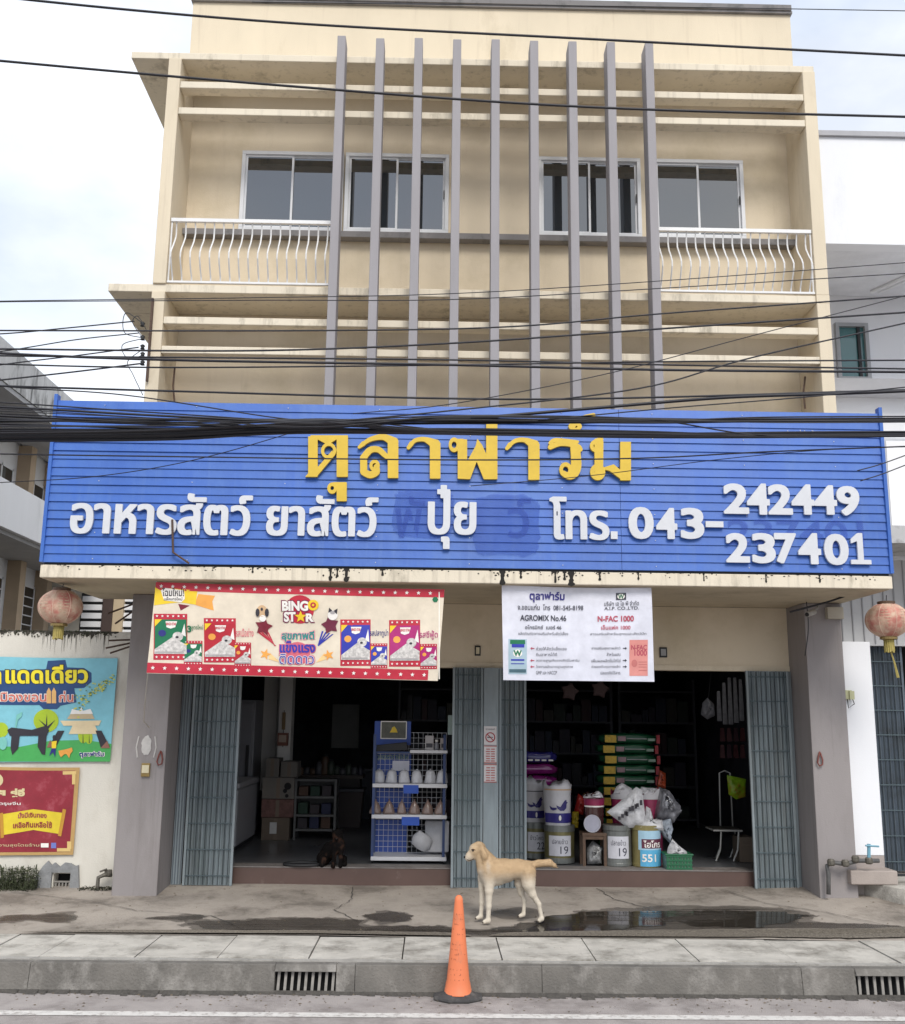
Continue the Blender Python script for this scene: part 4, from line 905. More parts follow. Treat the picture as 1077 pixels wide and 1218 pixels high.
# ================================================================== LEFT WALL
wl=thing('boundary_wall','low off-white plastered wall with mouldy top left of the shop','wall',(-5.5,12.2,0))
ph0,ph1=(Rc(63,1039,83,1062,12.2)[:2]); hz0,hz1=Rc(63,1039,83,1062,12.2)[2:]
zt=2.96; zb=-.05
mb=MB().box(-14,ph0,12.2,12.4,zb,zt).box(ph1,-3.476,12.2,12.4,zb,zt).box(ph0,ph1,12.2,12.4,hz1,zt).box(ph0,ph1,12.2,12.4,zb,hz0)
wm=white_old
mb.build('wall_body',wm,wl)
MB().box(ph0-.01,ph1+.01,12.36,12.39,hz0,hz1).build('hole_back',dark,wl)
# mould along the top edge: ragged blobs and drips
mb=MB(); x=-5.6
while x<-3.75:
    w=.02+.05*random.random(); h=.015+.05*random.random()**2 + (.03 if -4.6<x<-4 else 0); k=[(x,zt+.003),(x,zt-h*.5),(x+w*.3,zt-h),(x+w*.7,zt-h*.7),(x+w,zt-h*.5),(x+w,zt+.003)]
    mb.poly(k,12.1955,12.1985); x+=w
for k in range(34):
    x=random.uniform(-4.75,-3.8); h=random.uniform(.08,.28); mb.poly([(x,zt-.02),(x+.006,zt-.02),(x+.004,zt-h)],12.1965,12.1982)
s=mb.build('mould_streak',mat('wall_mould',(.06,.055,.045),.95,var=.4,scale=30),wl)
s['kind']='stuff'
mb=MB()
for k in range(150):
    x=random.uniform(-5.3,-3.75); z=zt-random.random()**2*.07; r=random.uniform(.004,.011)
    mb.poly([(x+r*math.cos(q),z+r*math.sin(q)) for q in np.linspace(0,5.2,6)],12.188-random.random()*.006,12.1968)
s=mb.build('moss',mat('dark_moss',(.04,.043,.025),.95,var=.4,scale=40),wl); s['kind']='stuff'
# grey cement patch with drain hole
x0,x1,z0,z1=Rc(38,1023,95,1066,12.19)
pts=[at(px,py,12.19) for px,py in ((40,1068),(41,1052),(45,1040),(52,1030),(58,1024),(62,1029),(66,1026),(72,1031),(78,1026),(85,1027),(90,1030),(94,1029),(95,1068))]
P2=[(p[0],p[2]) for p in pts]
hp=[(ph0-.012,hz0),(ph0-.012,hz1+.012),(ph1+.012,hz1+.012),(ph1+.012,hz0)]
ring=[P2[0],*P2[1:], (ph1+.012,P2[-1][1]),*hp[::-1][0:], (ph0-.012,P2[0][1])]
MB().poly(ring,12.165,12.197).build('cement_patch',mat('raw_cement',(.25,.255,.26),.9,var=.25,scale=9,bump=.6),wl)
dg=thing('drain_hole_bars','dark square drain hole bars at the foot of the white wall','drain bars',((ph0+ph1)/2,12.25,hz0))
for k in range(5):
    x=ph0+(ph1-ph0)*(k+.5)/5; MB().box(x-.008,x+.008,12.24,12.255,hz0,hz0+(hz1-hz0)*.5).build('bar',mat('grate_iron',(.25,.235,.215)),dg)
MB().box(ph0,ph1,12.235,12.26,hz0+(hz1-hz0)*.5,hz0+(hz1-hz0)*.58).build('top_bar',mat('grate_iron',(.25,.235,.215)),dg)
# faucet and pipes left of pillar
fm=mat('old_tap_metal',(.13,.12,.10),.55,var=.4,scale=30,metal=.4)
x,y,z=at(120,1045,12.05); t=thing('outdoor_tap','old grey outdoor tap and pipe at the foot of the left pillar','tap',(x,12.05,.1))
MB().tube([at(133,1041,12.1),at(124,1041,12.05),at(117,1044,12.05),at(116,1054,12.05),at(117,1066,12.05)],.022,8).build('pipe',fm,t,smooth=True)
MB().tube([at(126,1034,12.05),at(126,1041,12.05)],.016,8).build('valve_stem',fm,t); MB().tube([at(119,1037,12.03),at(127,1034,12.03)],.012,6).build('handle',fm,t)
MB().lathe([(.028,-.03),(.034,0),(.03,.03)],at(130,1038,12.06),10).build('valve_body',fm,t)
# weeds
gm_=mat('weed_leaf',(.05,.06,.028),.8,var=.5,scale=20)
mb=MB()
for k in range(1500):
    c=at(random.uniform(-12,44),1060,12.1); x=c[0]+random.uniform(-.03,.03); y=random.uniform(11.98,12.19); z=.06+random.random()**1.6*.26*(1 if x<-4.35 else .5); s_=random.uniform(.008,.024); a_=random.uniform(0,6.28); b_=random.uniform(-.6,1)
    d=Vector((math.cos(a_),math.sin(a_),b_)).normalized()*s_*1.6; e_=Vector((-math.sin(a_),math.cos(a_),.3))*s_*.5; p=Vector((x,y,z)); mb.add([p-d*.5,p+e_,p+d,p-e_],[(0,1,2,3)])
for k in range(120):
    c=at(random.uniform(-12,42),1060,12.1); x=c[0]; y=random.uniform(12.0,12.18); mb.tube([(x,y,.05),(x+random.uniform(-.03,.03),y,.12),(x+random.uniform(-.06,.06),y-.02,.16+.2*random.random())],.003,3)
o=mb.build('weeds',[gm_]); o['kind']='stuff'
mb=MB()
for k in range(260):
    c=at(random.uniform(95,135),1064,12.1); x=c[0]; y=random.uniform(12.0,12.19); z=.07+random.random()*.05; s_=.012; a_=random.uniform(0,6.28)
    d=Vector((math.cos(a_),math.sin(a_),.2))*s_; e_=Vector((-math.sin(a_),math.cos(a_),.6))*s_; p=Vector((x,y,z)); mb.add([p-d,p+e_,p+d,p-e_],[(0,1,2,3)])
o=mb.build('moss_clump',mat('dark_moss',(.04,.043,.025))); o['kind']='stuff'
# concrete ramp patch on the left pavement
# ---- wall posters
p1=Ban('promotion_poster','sky blue cartoon poster with yellow Thai title on the white wall','',12.0,cream) if False else Ban('promotion_poster','sky blue cartoon poster with yellow Thai title on the white wall',[(-60,779),(140,783),(131,906),(-60,907)],12.17,pm('sky_blue',(125,190,205)),.002,2,cat='poster')
grass=pm('grass_green',(70,165,85))
p1.shape([(-55,906),(131,906),(133,885),(100,880),(60,881),(20,889),(-55,884)],grass,lv=1)
navy=pm('outline_navy',(35,70,120))
p1.shape([(-40,798),(20,796),(55,795),(57,785),(78,784),(80,793),(100,794),(109,800),(109,811),(100,818),(-40,819)],navy,lv=1)
p1.shape([(-40,815),(88,815),(91,835),(72,839),(68,843),(52,843),(50,838),(-40,838)],navy,lv=1.6)
p1.txt('แดดเดียว',6,789,106,813,pdark,lv=2.6,off=.07); p1.txt('แดดเดียว',7,790,105,812.5,pm('title_yellow',(238,220,45)),lv=3.6,off=.035)
p1.txt('ลุย',-50,789,1,813,pm('title_yellow',(238,220,45)),lv=3.6,off=.035) if False else p1.txt('กก',-44,795,2,813,pm('title_yellow',(238,220,45)),lv=3.6,off=.035)
p1.txt('เมืองขอน',-4,822,56,834.5,pwhite,lv=2.6,off=.06); p1.txt('เมืองขอน',-3.5,822.5,55.5,834,pm('coral',(205,110,95)),lv=3.6,off=.02)
p1.txt('ก่น',70,821,88,835,pwhite,lv=2.6,off=.06); p1.txt('ก่น',70.5,821.5,87.5,834.5,pm('coral',(205,110,95)),lv=3.6,off=.02)
for x_ in (58.5,64.5): p1.shape([(x_-2.6,836),(x_-2.6,822),(x_,817),(x_+2.6,822),(x_+2.6,836)],pm('pagoda_gold',(222,175,110)),lv=4)
# round trees, building on stilts, walking figure, dinosaur-like plain animal
for (cx,cy,rx,ry) in ((55,857,15,14),(99,874,6,10),(106,877,4.5,8),(2,868,8,9)): p1.shape(ell(cx,cy,rx,ry,22),pm('leaf_lime',(165,190,40)),lv=2)
mb=MB()
for q in (((54,872),(56,848),(57,872)),((55,862),(46,855),(56,866)),((56,864),(66,856),(57,868)),((98.5,884),(99,868),(99.7,884)),((106,884),(106.4,872),(107,884))): p1.shape(q,None,lv=3,mb=mb)
mb.build('print',pdark,p1.t)
p1.shape([(9,868),(14,865),(40,868),(54,863),(59,868),(56,875),(12,875)],pdark,lv=4); p1.shape([(14,874),(24,874),(22,890),(15,898),(13,890)],pdark,lv=4); p1.shape([(46,874),(56,874),(54,898),(50,897),(45,888)],pdark,lv=4)
p1.shape([(82,873),(87,862),(113,862),(118,873)],pm('gate_cream',(225,205,165)),lv=3); p1.shape([(72,857),(121,857),(118,863),(76,863)],pm('gate_cream',(225,205,165)),lv=3.4) ; p1.shape([(80,855),(84,849),(110,849),(113,855)],pm('gate_tan',(195,175,140)),lv=3.4); p1.shape([(84,849),(86,843),(94,848),(97,840),(100,848),(108,843),(111,849)],pwhite,lv=4)
p1.shape([(69,869),(77,869),(66,890),(58,889)],pdark,lv=3); p1.shape([(114,869),(121,869),(131,888),(120,889)],pdark,lv=3); p1.shape([(56,889),(66,889),(60,880)],pm('brick',(140,95,80)),lv=3.6); p1.shape([(120,890),(131,890),(128,881)],pm('brick',(140,95,80)),lv=3.6)
p1.shape([(62,882),(68,881),(67,890),(62,890)],pyel,lv=5); p1.shape([(62,890),(67,890),(66,901),(64,893),(59,899)],pnavy,lv=5); p1.shape(ell(65,877,2,3,10),pdark,lv=5)
p1.shape([(70,893),(80,891),(86,889),(87,893),(84,897),(83,902),(80,897),(74,897),(73,901),(71,897)],porange,lv=5)
p1.shape(ell(4,884,5,8,12),pm('mint',(120,190,180)),lv=5); p1.shape([(18,866),(20,850),(27,846),(26,852),(21,854),(19.5,866)],pm('mint',(120,190,180)),lv=4)
mb=MB(); mb2=MB()
for k in range(110):
    t_=random.random(); cx=92+45*t_+random.gauss(0,3.5); cy=838-34*t_+random.gauss(0,5.5)*(1.25-t_*.8)
    if cx<137: p1.shape(ell(cx,cy,random.uniform(.8,1.8),random.uniform(.6,1.2),5),None,lv=5,mb=mb if k%3 else mb2)
mb.build('blossom_print',pm('blossom',(205,205,90)),p1.t); mb2.build('blossom_print',pm('blossom_leaf',(110,130,60)),p1.t)
p1.txt('ตุลาฟาร์ม',94,893.5,125,902,pwhite,lv=4,off=.09); p1.txt('ตุลาฟาร์ม',95,894,124,901.5,pnavy,lv=5,off=.03)
p2=Ban('greeting_poster','red poster with gold border and yellow scroll on the white wall',[(-60,910),(95,913),(87,1017),(-60,1018)],12.17,pm('gold_border',(185,150,95)),.0022,5,cat='poster')
crimson=M('print_crimson',(140,38,52),.45,var=.2,scale=5,dirt=lin((172,92,102)),dscale=5,dpos=(.55,.75))
strip_rect(p2,(0,.035,.968,.965),crimson,1)
for (a,b,c,d) in ((75,917,91,921),(86,921,90,933),(68,1009,84,1013),(80,1001,85,1010)): p2.rect(a,b,c,d,pm('gold_corner',(215,185,120)),'print',2,2,2)
p2.shape([(3,968),(40,962),(76,967),(71,992),(40,987),(4,993)],pm('scroll_yellow',(218,195,50)),lv=2)
for x_ in ((0,967,4,996),(73,963,79,967)): pass
p2.shape([(0,967),(4,966),(5,996),(1,997)],pm('scroll_gold',(190,140,50)),lv=3); p2.shape([(75,962),(79,963),(73,995),(69,994)],pm('scroll_gold',(190,140,50)),lv=3)
p2.txt('มั่งมีเงินทอง',22,966,56,973,crimson,lv=4,off=.03,arc=1); p2.txt('เหลือกินเหลือใช้',16,977,62,985,crimson,lv=4,off=.03,arc=1)
p2.txt('ซินเจีย',-40,936,7,948,pm('gilt',(210,195,150)),lv=3,off=.06); p2.txt('ยู่อี่',13,937,30,949,pm('gilt',(210,195,150)),lv=3,off=.06); p2.txt('สุขสันต์วันตรุษจีน',-40,953,25,958,pwhite,lv=3,off=.01)
p2.txt('ร่วมส่งความสุขโดยร้าน',-30,1003,47,1008,pm('gilt',(210,195,150)),lv=3,off=.0); p2.rect(49,1003,58,1008,pwhite,'print',3,2,2); p2.rect(61,1002.5,67,1009,pm('social_blue',(110,120,190)),'print',3,2,2)
p2.shape(ell(-4,927,8,8,18),pm('gilt',(210,195,150)),lv=2)

# ================================================================== NEIGHBOURS
wingroof=mat('stained_concrete',(.56,.56,.56),.9,var=.15,scale=2,dirt=(.08,.08,.08),dscale=2.2,dpos=(.5,.65),streak=.25)
NL=thing('neighbour_house','white two storey building with long balcony behind the left wall','building',(-10,20,0))
Xn=-8.0
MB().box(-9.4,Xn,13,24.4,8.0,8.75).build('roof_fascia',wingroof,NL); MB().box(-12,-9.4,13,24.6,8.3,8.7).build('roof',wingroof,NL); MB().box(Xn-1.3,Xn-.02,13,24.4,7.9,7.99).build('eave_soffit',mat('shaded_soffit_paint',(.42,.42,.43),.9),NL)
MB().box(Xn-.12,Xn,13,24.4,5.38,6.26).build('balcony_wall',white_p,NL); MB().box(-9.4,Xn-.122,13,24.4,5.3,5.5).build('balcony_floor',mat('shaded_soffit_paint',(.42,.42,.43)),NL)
MB().box(-9.6,-9.4,13,24.6,0,8.3).build('wall',white_p,NL)
brn=mat('brown_column_paint',(.50,.39,.28),.8,var=.1)
for y in (14.5,16.4,18.6,20.6,22.6,24.2):
    MB().box(-9.4,-9.1,y-.15,y+.15,5.5,7.9).build('column',brn,NL); MB().box(-9.4,-9.1,y-.15,y+.15,0,5.3).build('column',brn,NL)
for y in (15.4,17.5,19.6,21.6,23.4):
    for (z0,z1) in ((5.9,7.3),(3.3,4.9)):
        w=MB().box(-9.395,-9.36,y-.62,y+.62,z1-.05,z1).box(-9.395,-9.36,y-.62,y+.62,z0,z0+.05).box(-9.395,-9.36,y-.62,y-.57,z0,z1).box(-9.395,-9.36,y+.57,y+.62,z0,z1).box(-9.395,-9.36,y-.03,y+.03,z0,z1).build('window',white_p,NL)
        for (a,b) in ((-.57,-.03),(.03,.57)): MB().quad((-9.37,y+a,z0+.05),(-9.37,y+b,z0+.05),(-9.37,y+b,z1-.05),(-9.37,y+a,z1-.05)).build('pane',glass,w)
        if z0<4:
            mb=MB()
            for k in range(7): mb.box(-9.365,-9.34,y-.57,y+.57,z0+.05+k*.21,z0+.075+k*.21)
            mb.build('louvre_blade',white_p,w)
# cross wing facing the street
MB().box(-9.4,-3.6,24.6,24.9,0,8.6).build('cross_wing_wall',white_old,NL)
for (px0,px1) in ((98,122),(146,170)):
    x0,x1,z0,z1=Rc(px0,708,px1,753,24.5); fr=MB().box(x0-.05,x1+.05,24.5,24.58,z0-.4,z1+.05).build('louvred_opening',black,NL)
    for k in range(6): zz=z0-.3+k*(z1-z0+.3)/6; MB().box(x0,x1,24.42,24.498,zz+.04,zz+(z1-z0+.3)/6-.03).build('louvre_blade',white_p,fr)
x0,x1,z0,z1=Rc(123,706,135,753,24.4); MB().box(x0,x1,24.3,24.598,0,z1+.2).build('post',mat('dark_brown_post',(.06,.04,.035),.8),NL)
x0,x1,z0,z1=Rc(135,706,147,753,24.4); MB().box(x0,x1,24.35,24.598,0,z1+.2).build('post',mat('tan_post',(.5,.4,.27),.8),NL)

# right neighbour
NR=thing('white_shophouse','white neighbouring shophouse with teal window right of the blue sign','building',(8,13,0))
MB().box(XR+.02,14,11.9,12.1,7.92,9.40).build('upper_wall',white_p,NR); MB().box(XR+.02,14,11.86,12.14,9.402,9.47).build('coping',mat('grey_coping',(.4,.4,.42),.8),NR)
MB().box(XR+.02,14,12.1,13.5,7.92,8.05).build('balcony_soffit',mat('grey_white_soffit',(.72,.73,.76),.9),NR); MB().box(XR+.02,14,12.1,20,8.05,9.0).build('roof_block',white_p,NR)
x0,x1,z0,z1=Rc(996,384,1035,452,13.45)
MB().box(XR+.02,x0,13.5,13.7,4.2,7.918).box(x1,14,13.5,13.7,4.2,7.918).box(x0,x1,13.5,13.7,z1,7.918).box(x0,x1,13.5,13.7,4.2,z0).build('wall',white_p,NR)
w=MB().box(x0,x1,13.44,13.56,z1-.05,z1).box(x0,x1,13.44,13.56,z0,z0+.05).box(x0,x0+.05,13.44,13.56,z0+.05,z1-.05).box(x1-.05,x1,13.44,13.56,z0+.05,z1-.05).build('window',mat('grey_window_frame',(.35,.36,.38),.5),NR)
xm=x0+(x1-x0)*.72
MB().box(x0+.05,xm-.02,13.5,13.51,z0+.05,z1-.05).build('pane',glass_t,w); MB().box(xm+.02,x1-.05,13.5,13.51,z0+.05,z1-.05).build('pane',glass_t,w); MB().box(xm-.02,xm+.02,13.47,13.53,z0+.05,z1-.05).build('mullion',black,w)
MB().box(XR+.02,14,13.2,13.498,6.42,6.60).build('ledge',mat('grey_ledge_paint',(.42,.42,.44),.8,var=.1,scale=3),NR)
for k,(a,b) in enumerate((((1045,345),(1077,298)),((1054,350),(1090,300)))):
    p=at(a[0],a[1],13.1); MB().tube([(p[0],13.3,7.90),(p[0]+.55,12.2,7.90)],.03,8).build('ceiling_batten',white_p,NR)
# lower part right of the sign
MB().box(XR+.02,14,12.1,13.498,3.95,4.2).build('canopy_slab',white_p,NR)
MB().box(XR-.05,14,11.2,12.098,3.98,4.18).build('canopy_edge',mat('weathered_white_fascia',(.5,.5,.5),.85,var=.12,scale=3,dirt=(.15,.15,.15),dscale=3,dpos=(.5,.7)),NR)
fx=Rc(1057,520,1100,640,13.4); MB().box(fx[0],fx[0]+.9,13.46,13.499,fx[2],fx[3]).build('framed_panel',mat('panel_grey',(.5,.52,.56),.7),NR)
MB().box(fx[0]+.04,fx[0]+.86,13.45,13.459,fx[2]+.04,fx[3]-.04).build('panel_face',white_p,NR)
x0,x1,z0,z1=Rc(1000,722,1110,765,12.1)
MB().box(4.702,x1+2,12.25,12.4,z0-.02,3.95).build('fascia_board',mat('dull_fascia',(.55,.55,.55),.8,var=.1,scale=3),NR)
mb=MB()
for k in range(26): xx=4.75+.13*k; mb.box(xx,xx+.012,12.235,12.249,z0,3.95)
mb.build('fascia_rib',mat('rib_grey',(.36,.36,.37),.8),NR)
box('pillar',white_p,NR,4.702,Rc(1005,765,1034,765,12)[1]-.01,11.95,12.45,.55,z0,bevel=.006)
MB().box(4.702,Rc(1005,765,1034,765,12)[1]-.012,11.952,12.45,.1,.548).build('pillar_base',mat('base_grey_pink',(.34,.30,.28),.8,var=.1),NR)
leaf(NR,5.0,5.62,y=12.36,z0=.33,z1=z0,m=shut_d)
MB().box(5.64,14,12.9,13.0,.3,3.9).build('dark_interior_wall',dark,NR); MB().box(4.95,14,12.38,12.9,.3,.302).build('porch_floor',conc,NR)
small_box('meter_box','small white meter card on the slate shutter right of the white pillar','meter',1029,886,1037,899,12.34,.03,ivory,lambda t,x0,x1,z0,z1,y:MB().box(x0+.015,x1-.015,y-.004,y,z0+.02,z0+.06).build('window',black,t))
def socket(t,x0,x1,z0,z1,y):
    MB().box((x0+x1)/2+.005,x1+.02,y-.02,y-.001,z0,z1-.01).build('second_case',M('yellowed_plastic',(190,190,150),.5),t)
    MB().tube([(x0+.02,y,z0),(x0+.02,y-.02,z0-.1),(x0+.09,y-.02,z0-.05),(x1,y-.01,z0)],.006,5).build('wire',black,t)
small_box('outlet_box','yellowed outlet boxes with loose black wire on the white pillar','outlet box',1006,821,1014,832,11.95,.04,M('yellowed_plastic',(190,190,150),.5),socket)
# raised step and blocks at the right
stp=MB(); q=[atz(1019,1063,.1),atz(1077,1090,.1)]
P=[(atz(1017,1062,.13)[0],12.3),(5.1,10.9),(5.6,10.55),(9,10.3),(9,12.9),(4.72,12.9),(4.72,12.35)]
P=[(4.80,12.0),(5.02,11.55),(5.35,11.1),(5.8,10.8),(9,10.6),(9,12.38),(4.80,12.38)]
n=len(P); vs=[(x,y,.0) for x,y in P]+[(x,y,.27) for x,y in P]
stp.add(vs,[tuple(range(n,2*n))]+[(i,(i+1)%n,(i+1)%n+n,i+n) for i in range(n)]); struct(stp.build('raised_step',slab_m,bevel=.01))
x0,x1,z0,z1=Rc(1013,1036,1069,1060,11.7); o=box('concrete_block',mat('block_paint',(.36,.31,.28),.85,var=.12,scale=4,bump=.4),None,x0,x1,11.7,12.1,.272,z1+.0,bevel=.012); tag(o,'low painted concrete block on the step by the right neighbour pillar','concrete block')
# dark pipe and blue valve
t=thing('water_pipes','grey pipe run with blue valve at the foot of the right pillar','pipes',(4.75,11.7,.15))
MB().tube([at(986,1064,11.7),at(986,1040,11.7),at(984,1030,11.7),at(992,1026,11.7),at(1005,1028,11.68),at(1022,1024,11.68),at(1046,1024,11.68)],.024,8).build('pipe',mat('pipe_dark',(.10,.10,.10),.6,var=.4,scale=15),t,smooth=True)
for a in ((989,1026),(1006,1027),(1018,1022),(1034,1024)): MB().lathe([(.03,-.035),(.042,-.02),(.042,.02),(.03,.035)],at(a[0],a[1],11.66),10).build('coupling',fm,t)
MB().tube([at(1034,1024,11.66),at(1034,1004,11.66)],.02,8).build('valve_riser',M('pale_blue_pvc',(110,160,180),.5),t); MB().tube([at(1030,1006,11.64),at(1046,1007,11.64)],.011,6).build('valve_lever',M('pale_blue_pvc',(110,160,180),.5),t)
mb=MB()
for k in range(160):
    c=at(random.uniform(1060,1085),random.uniform(1078,1086),11.3); s_=.02; a_=random.uniform(0,6.28); p=Vector((c[0],10.75+random.uniform(-.08,.05),.02+random.random()*.12)); d=Vector((math.cos(a_),math.sin(a_),.5))*s_; e_=Vector((-math.sin(a_),math.cos(a_),.2))*s_*.4; mb.add([p-d,p+e_,p+d,p-e_],[(0,1,2,3)])
o=mb.build('weeds',gm_); o['kind']='stuff'

# ================================================================== STICKERS ON THE POST
t=thing('notice_strip','column of white and red notices with no smoking sign on shutter post','notice',((c2[0]+c2[1])/2,YS-.045,1.2))
def sticker(px0,py0,px1,py1,m,lv=0):
    x0,x1,z0,z1=Rc(px0,py0,px1,py1,YS-.045); return MB().box(x0,x1,YS-.0445-.001*lv,YS-.0405-.001*lv,z0,z1).build('sticker',m,t),x0,x1,z0,z1
sw=pm('sticker_white',(200,195,195)); sr=pm('sticker_red',(170,90,85))
_,x0,x1,z0,z1=sticker(576,864,591,886,sw); cx,cz=(x0+x1)/2,z0+.085; r=.052
D=stroke_field([('r',cx,cz,r,r,.006),('p',[(cx-r*.7,cz+r*.7),(cx+r*.7,cz-r*.7)],.005)],.004,(cx-.08,cx+.08,cz-.08,cz+.08)); field_letters(D[0],D[1],.004,0,0,YS-.0475,.002,pm('ban_red',(150,30,40)),t,'ban_sign')
MB().box(cx-.035,cx+.015,YS-.0465,YS-.045,cz-.006,cz+.006).box(cx+.02,cx+.03,YS-.0465,YS-.045,cz-.006,cz+.006).build('cigarette_print',pdark,t)
mb=MB(); text(mb,'เขตปลอดบุหรี่',(x0+.02,x1-.02,z1-.05,z1-.02),lambda a,b:(a,YS-.047,b),0); mb.build('lettering',pdark,t)
for (a,b) in ((887,908),(909,931)):
    _,x0,x1,z0,z1=sticker(576,a,591,b,sw); mb=MB()
    for cxx in (x0+.045,x1-.045):
        for k in range(6): zz=z0+.02+k*(z1-z0-.04)/6; mb.box(cxx-.024+.005*(k%2),cxx+.024,YS-.0465,YS-.045,zz,zz+.012)
    mb.build('ruled_print',sr,t)
    for zz in (z0+.001,z1-.011): MB().box(x0,x1,YS-.0466,YS-.045,zz,zz+.01).build('red_edge',sr,t)

# ================================================================== SHOP INTERIOR
def floorpos(px,py): return atz(px,py,FZ)
grey_w=mat('white_enamel',(.30,.30,.32),.35,var=.06,scale=5)
# chest freezer, seen on its long side
x,y,_=floorpos(278,1014); fx,fy=x+.0,y
t=thing('chest_freezer','white chest freezer just inside the left shutter','freezer',(x,fy,FZ))
X1=floorpos(288,1012)[0]; 
MB().box(-3.2,-2.52,fy,fy+1.5,FZ+.06,FZ+.78).build('body',grey_w,t,bevel=.02); MB().box(-3.22,-2.50,fy-.01,fy+1.52,FZ+.785,FZ+.86).build('lid',grey_w,t,bevel=.02); MB().box(-3.15,-2.56,fy+.03,fy+1.45,FZ,FZ+.06).build('plinth',black,t)
MB().box(-2.95,-2.8,fy-.03,fy-.01,FZ+.8,FZ+.83).build('handle',greyplast,t)
t=thing('upright_fridge','tall grey upright fridge behind the chest freezer','fridge',(-2.95,fy+1.7,FZ))
MB().box(-3.25,-2.62,fy+1.62,fy+2.3,FZ+.05,FZ+1.95).build('body',mat('fridge_grey',(.2,.2,.22),.4,var=.08),t,bevel=.015); MB().box(-3.22,-2.65,fy+1.57,fy+1.618,FZ+.1,FZ+1.9).build('door',mat('fridge_grey',(.2,.2,.22)),t,bevel=.01); MB().box(-2.72,-2.68,fy+1.54,fy+1.568,FZ+.7,FZ+1.3).build('handle',black,t)
# white inner pillars
for k,(a,b,y_) in enumerate(((313,329,16.2),(332,347,15.7))):
    x0,x1,_,_=Rc(a,805,b,900,y_); MB().box(x0,x1,y_,y_+.3,FZ if k else .9,3.52).build('inner_pillar',mat('inner_white',(.62,.6,.57),.8,var=.05),B)
x0,x1,z0,z1=Rc(331,872,343,887,15.65); t=thing('donation_box','small red and brown box hung on the inner white pillar','box',((x0+x1)/2,15.6,z0))
MB().box(x0,x1,15.58,15.69,z0,z1).build('case',M('brown_case',(120,75,60),.6),t); MB().box(x0+.02,x1-.02,15.57,15.579,z0+.05,z1-.03).build('panel',M('pale_panel',(170,150,135),.6),t)
x0,x1,z0,z1=Rc(334,845,341,868,15.65); t=thing('wall_ornament','thin brass ornament hanging on the inner white pillar','ornament',((x0+x1)/2,15.66,z0))
MB().tube([((x0+x1)/2,15.68,z0-.25),((x0+x1)/2,15.68,z1)],.006,5).build('cord',black,t); MB().box(x0+.02,x1-.02,15.66,15.69,z0,z1-.03).build('plaque',M('brass_plaque',(120,95,60),.5),t)
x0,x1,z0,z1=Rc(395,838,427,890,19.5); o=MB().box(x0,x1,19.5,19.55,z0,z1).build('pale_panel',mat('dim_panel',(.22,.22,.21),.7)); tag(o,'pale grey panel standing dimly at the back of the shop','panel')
# cartons
card=mat('cardboard',(.13,.10,.075),.85,var=.1,scale=6); card2=mat('pale_cardboard',(.15,.135,.12),.85,var=.1,scale=6)
def carton(px0,py0,px1,py1,Y,m,label,dep=.4,mark=None,group='cartons stacked by the freezer'):
    x0,x1,z0,z1=Rc(px0,py0,px1,py1,Y); t=thing('carton',label,'carton',((x0+x1)/2,Y,z0),group)
    MB().box(x0,x1,Y,Y+dep,z0,z1).build('box',m,t,bevel=.006); MB().box((x0+x1)/2-.025,(x0+x1)/2+.025,Y-.002,Y-.0005,z0+.01,z1-.01).build('tape',M('parcel_tape',(105,90,75),.4),t)
    if mark: MB().box(x0+(x1-x0)*.3,x0+(x1-x0)*.55,Y-.006,Y-.003,z0+(z1-z0)*.3,z0+(z1-z0)*.8).build('paper_label',mark,t)
    return t,x0,x1,z0,z1
Yb=floorpos(330,1000)[1]
t,*_=carton(311,973,344,1000,Yb,card,'cardboard box with white paper label at the bottom of the stack by the freezer',.45,pm('paper',(190,188,185)))
carton(311,951,349,972.5,Yb+.02,mat('dark_red_print_card',(.14,.07,.06),.8,var=.4,scale=18),'red patterned flat carton second from the bottom by the freezer')
t,x0,x1,z0,z1=carton(312,925,350,950.5,Yb+.01,card2,'pale carton with round holes third in the stack by the freezer')
mb=MB()
for (a,b,r) in ((.8,.6,.05),(.72,.38,.03),(.78,.15,.025)): mb.tube([(x0+(x1-x0)*a,Yb+.001,z0+(z1-z0)*b),(x0+(x1-x0)*a,Yb+.012,z0+(z1-z0)*b)],r,12)
mb.build('hand_hole',dark,t)
carton(316,902,332,924.5,Yb+.05,card2,'upright grey carton on top of the stack beside the freezer'); carton(334,906,354,924.5,Yb+.03,card2,'small carton on top of the stack beside the white shelf')
# white shelf unit
x0,x1,_,z1=Rc(350,927,400,990,Yb+.1); Ysh=Yb+.1
shg=mat('dull_shelf_board',(.10,.10,.10),.6,var=.15)
t=thing('white_shelf','low white shelf unit with dark boxes behind the seated dog','shelf',((x0+x1)/2,Ysh,FZ)); H=z1-FZ
for k,zz in enumerate((FZ+.12,FZ+H*.38,FZ+H*.68,z1-.03)): MB().box(x0,x1,Ysh,Ysh+.4,zz,zz+.03).build('shelf_board',shg,t)
for a in (x0,x1-.03): MB().box(a,a+.03,Ysh-.002,Ysh+.4,FZ,z1-.031).build('side_panel',shg,t)
MB().box(x0+.03,x1-.03,Ysh+.38,Ysh+.4,FZ+.15,z1-.031).build('back_panel',shg,t)
bags_dark=[M('dark_stuff_a',(60,55,60),.8),M('dark_stuff_b',(35,40,70),.7),M('dark_stuff_c',(80,60,50),.8),M('dark_stuff_d',(40,60,50),.8)]
k=0
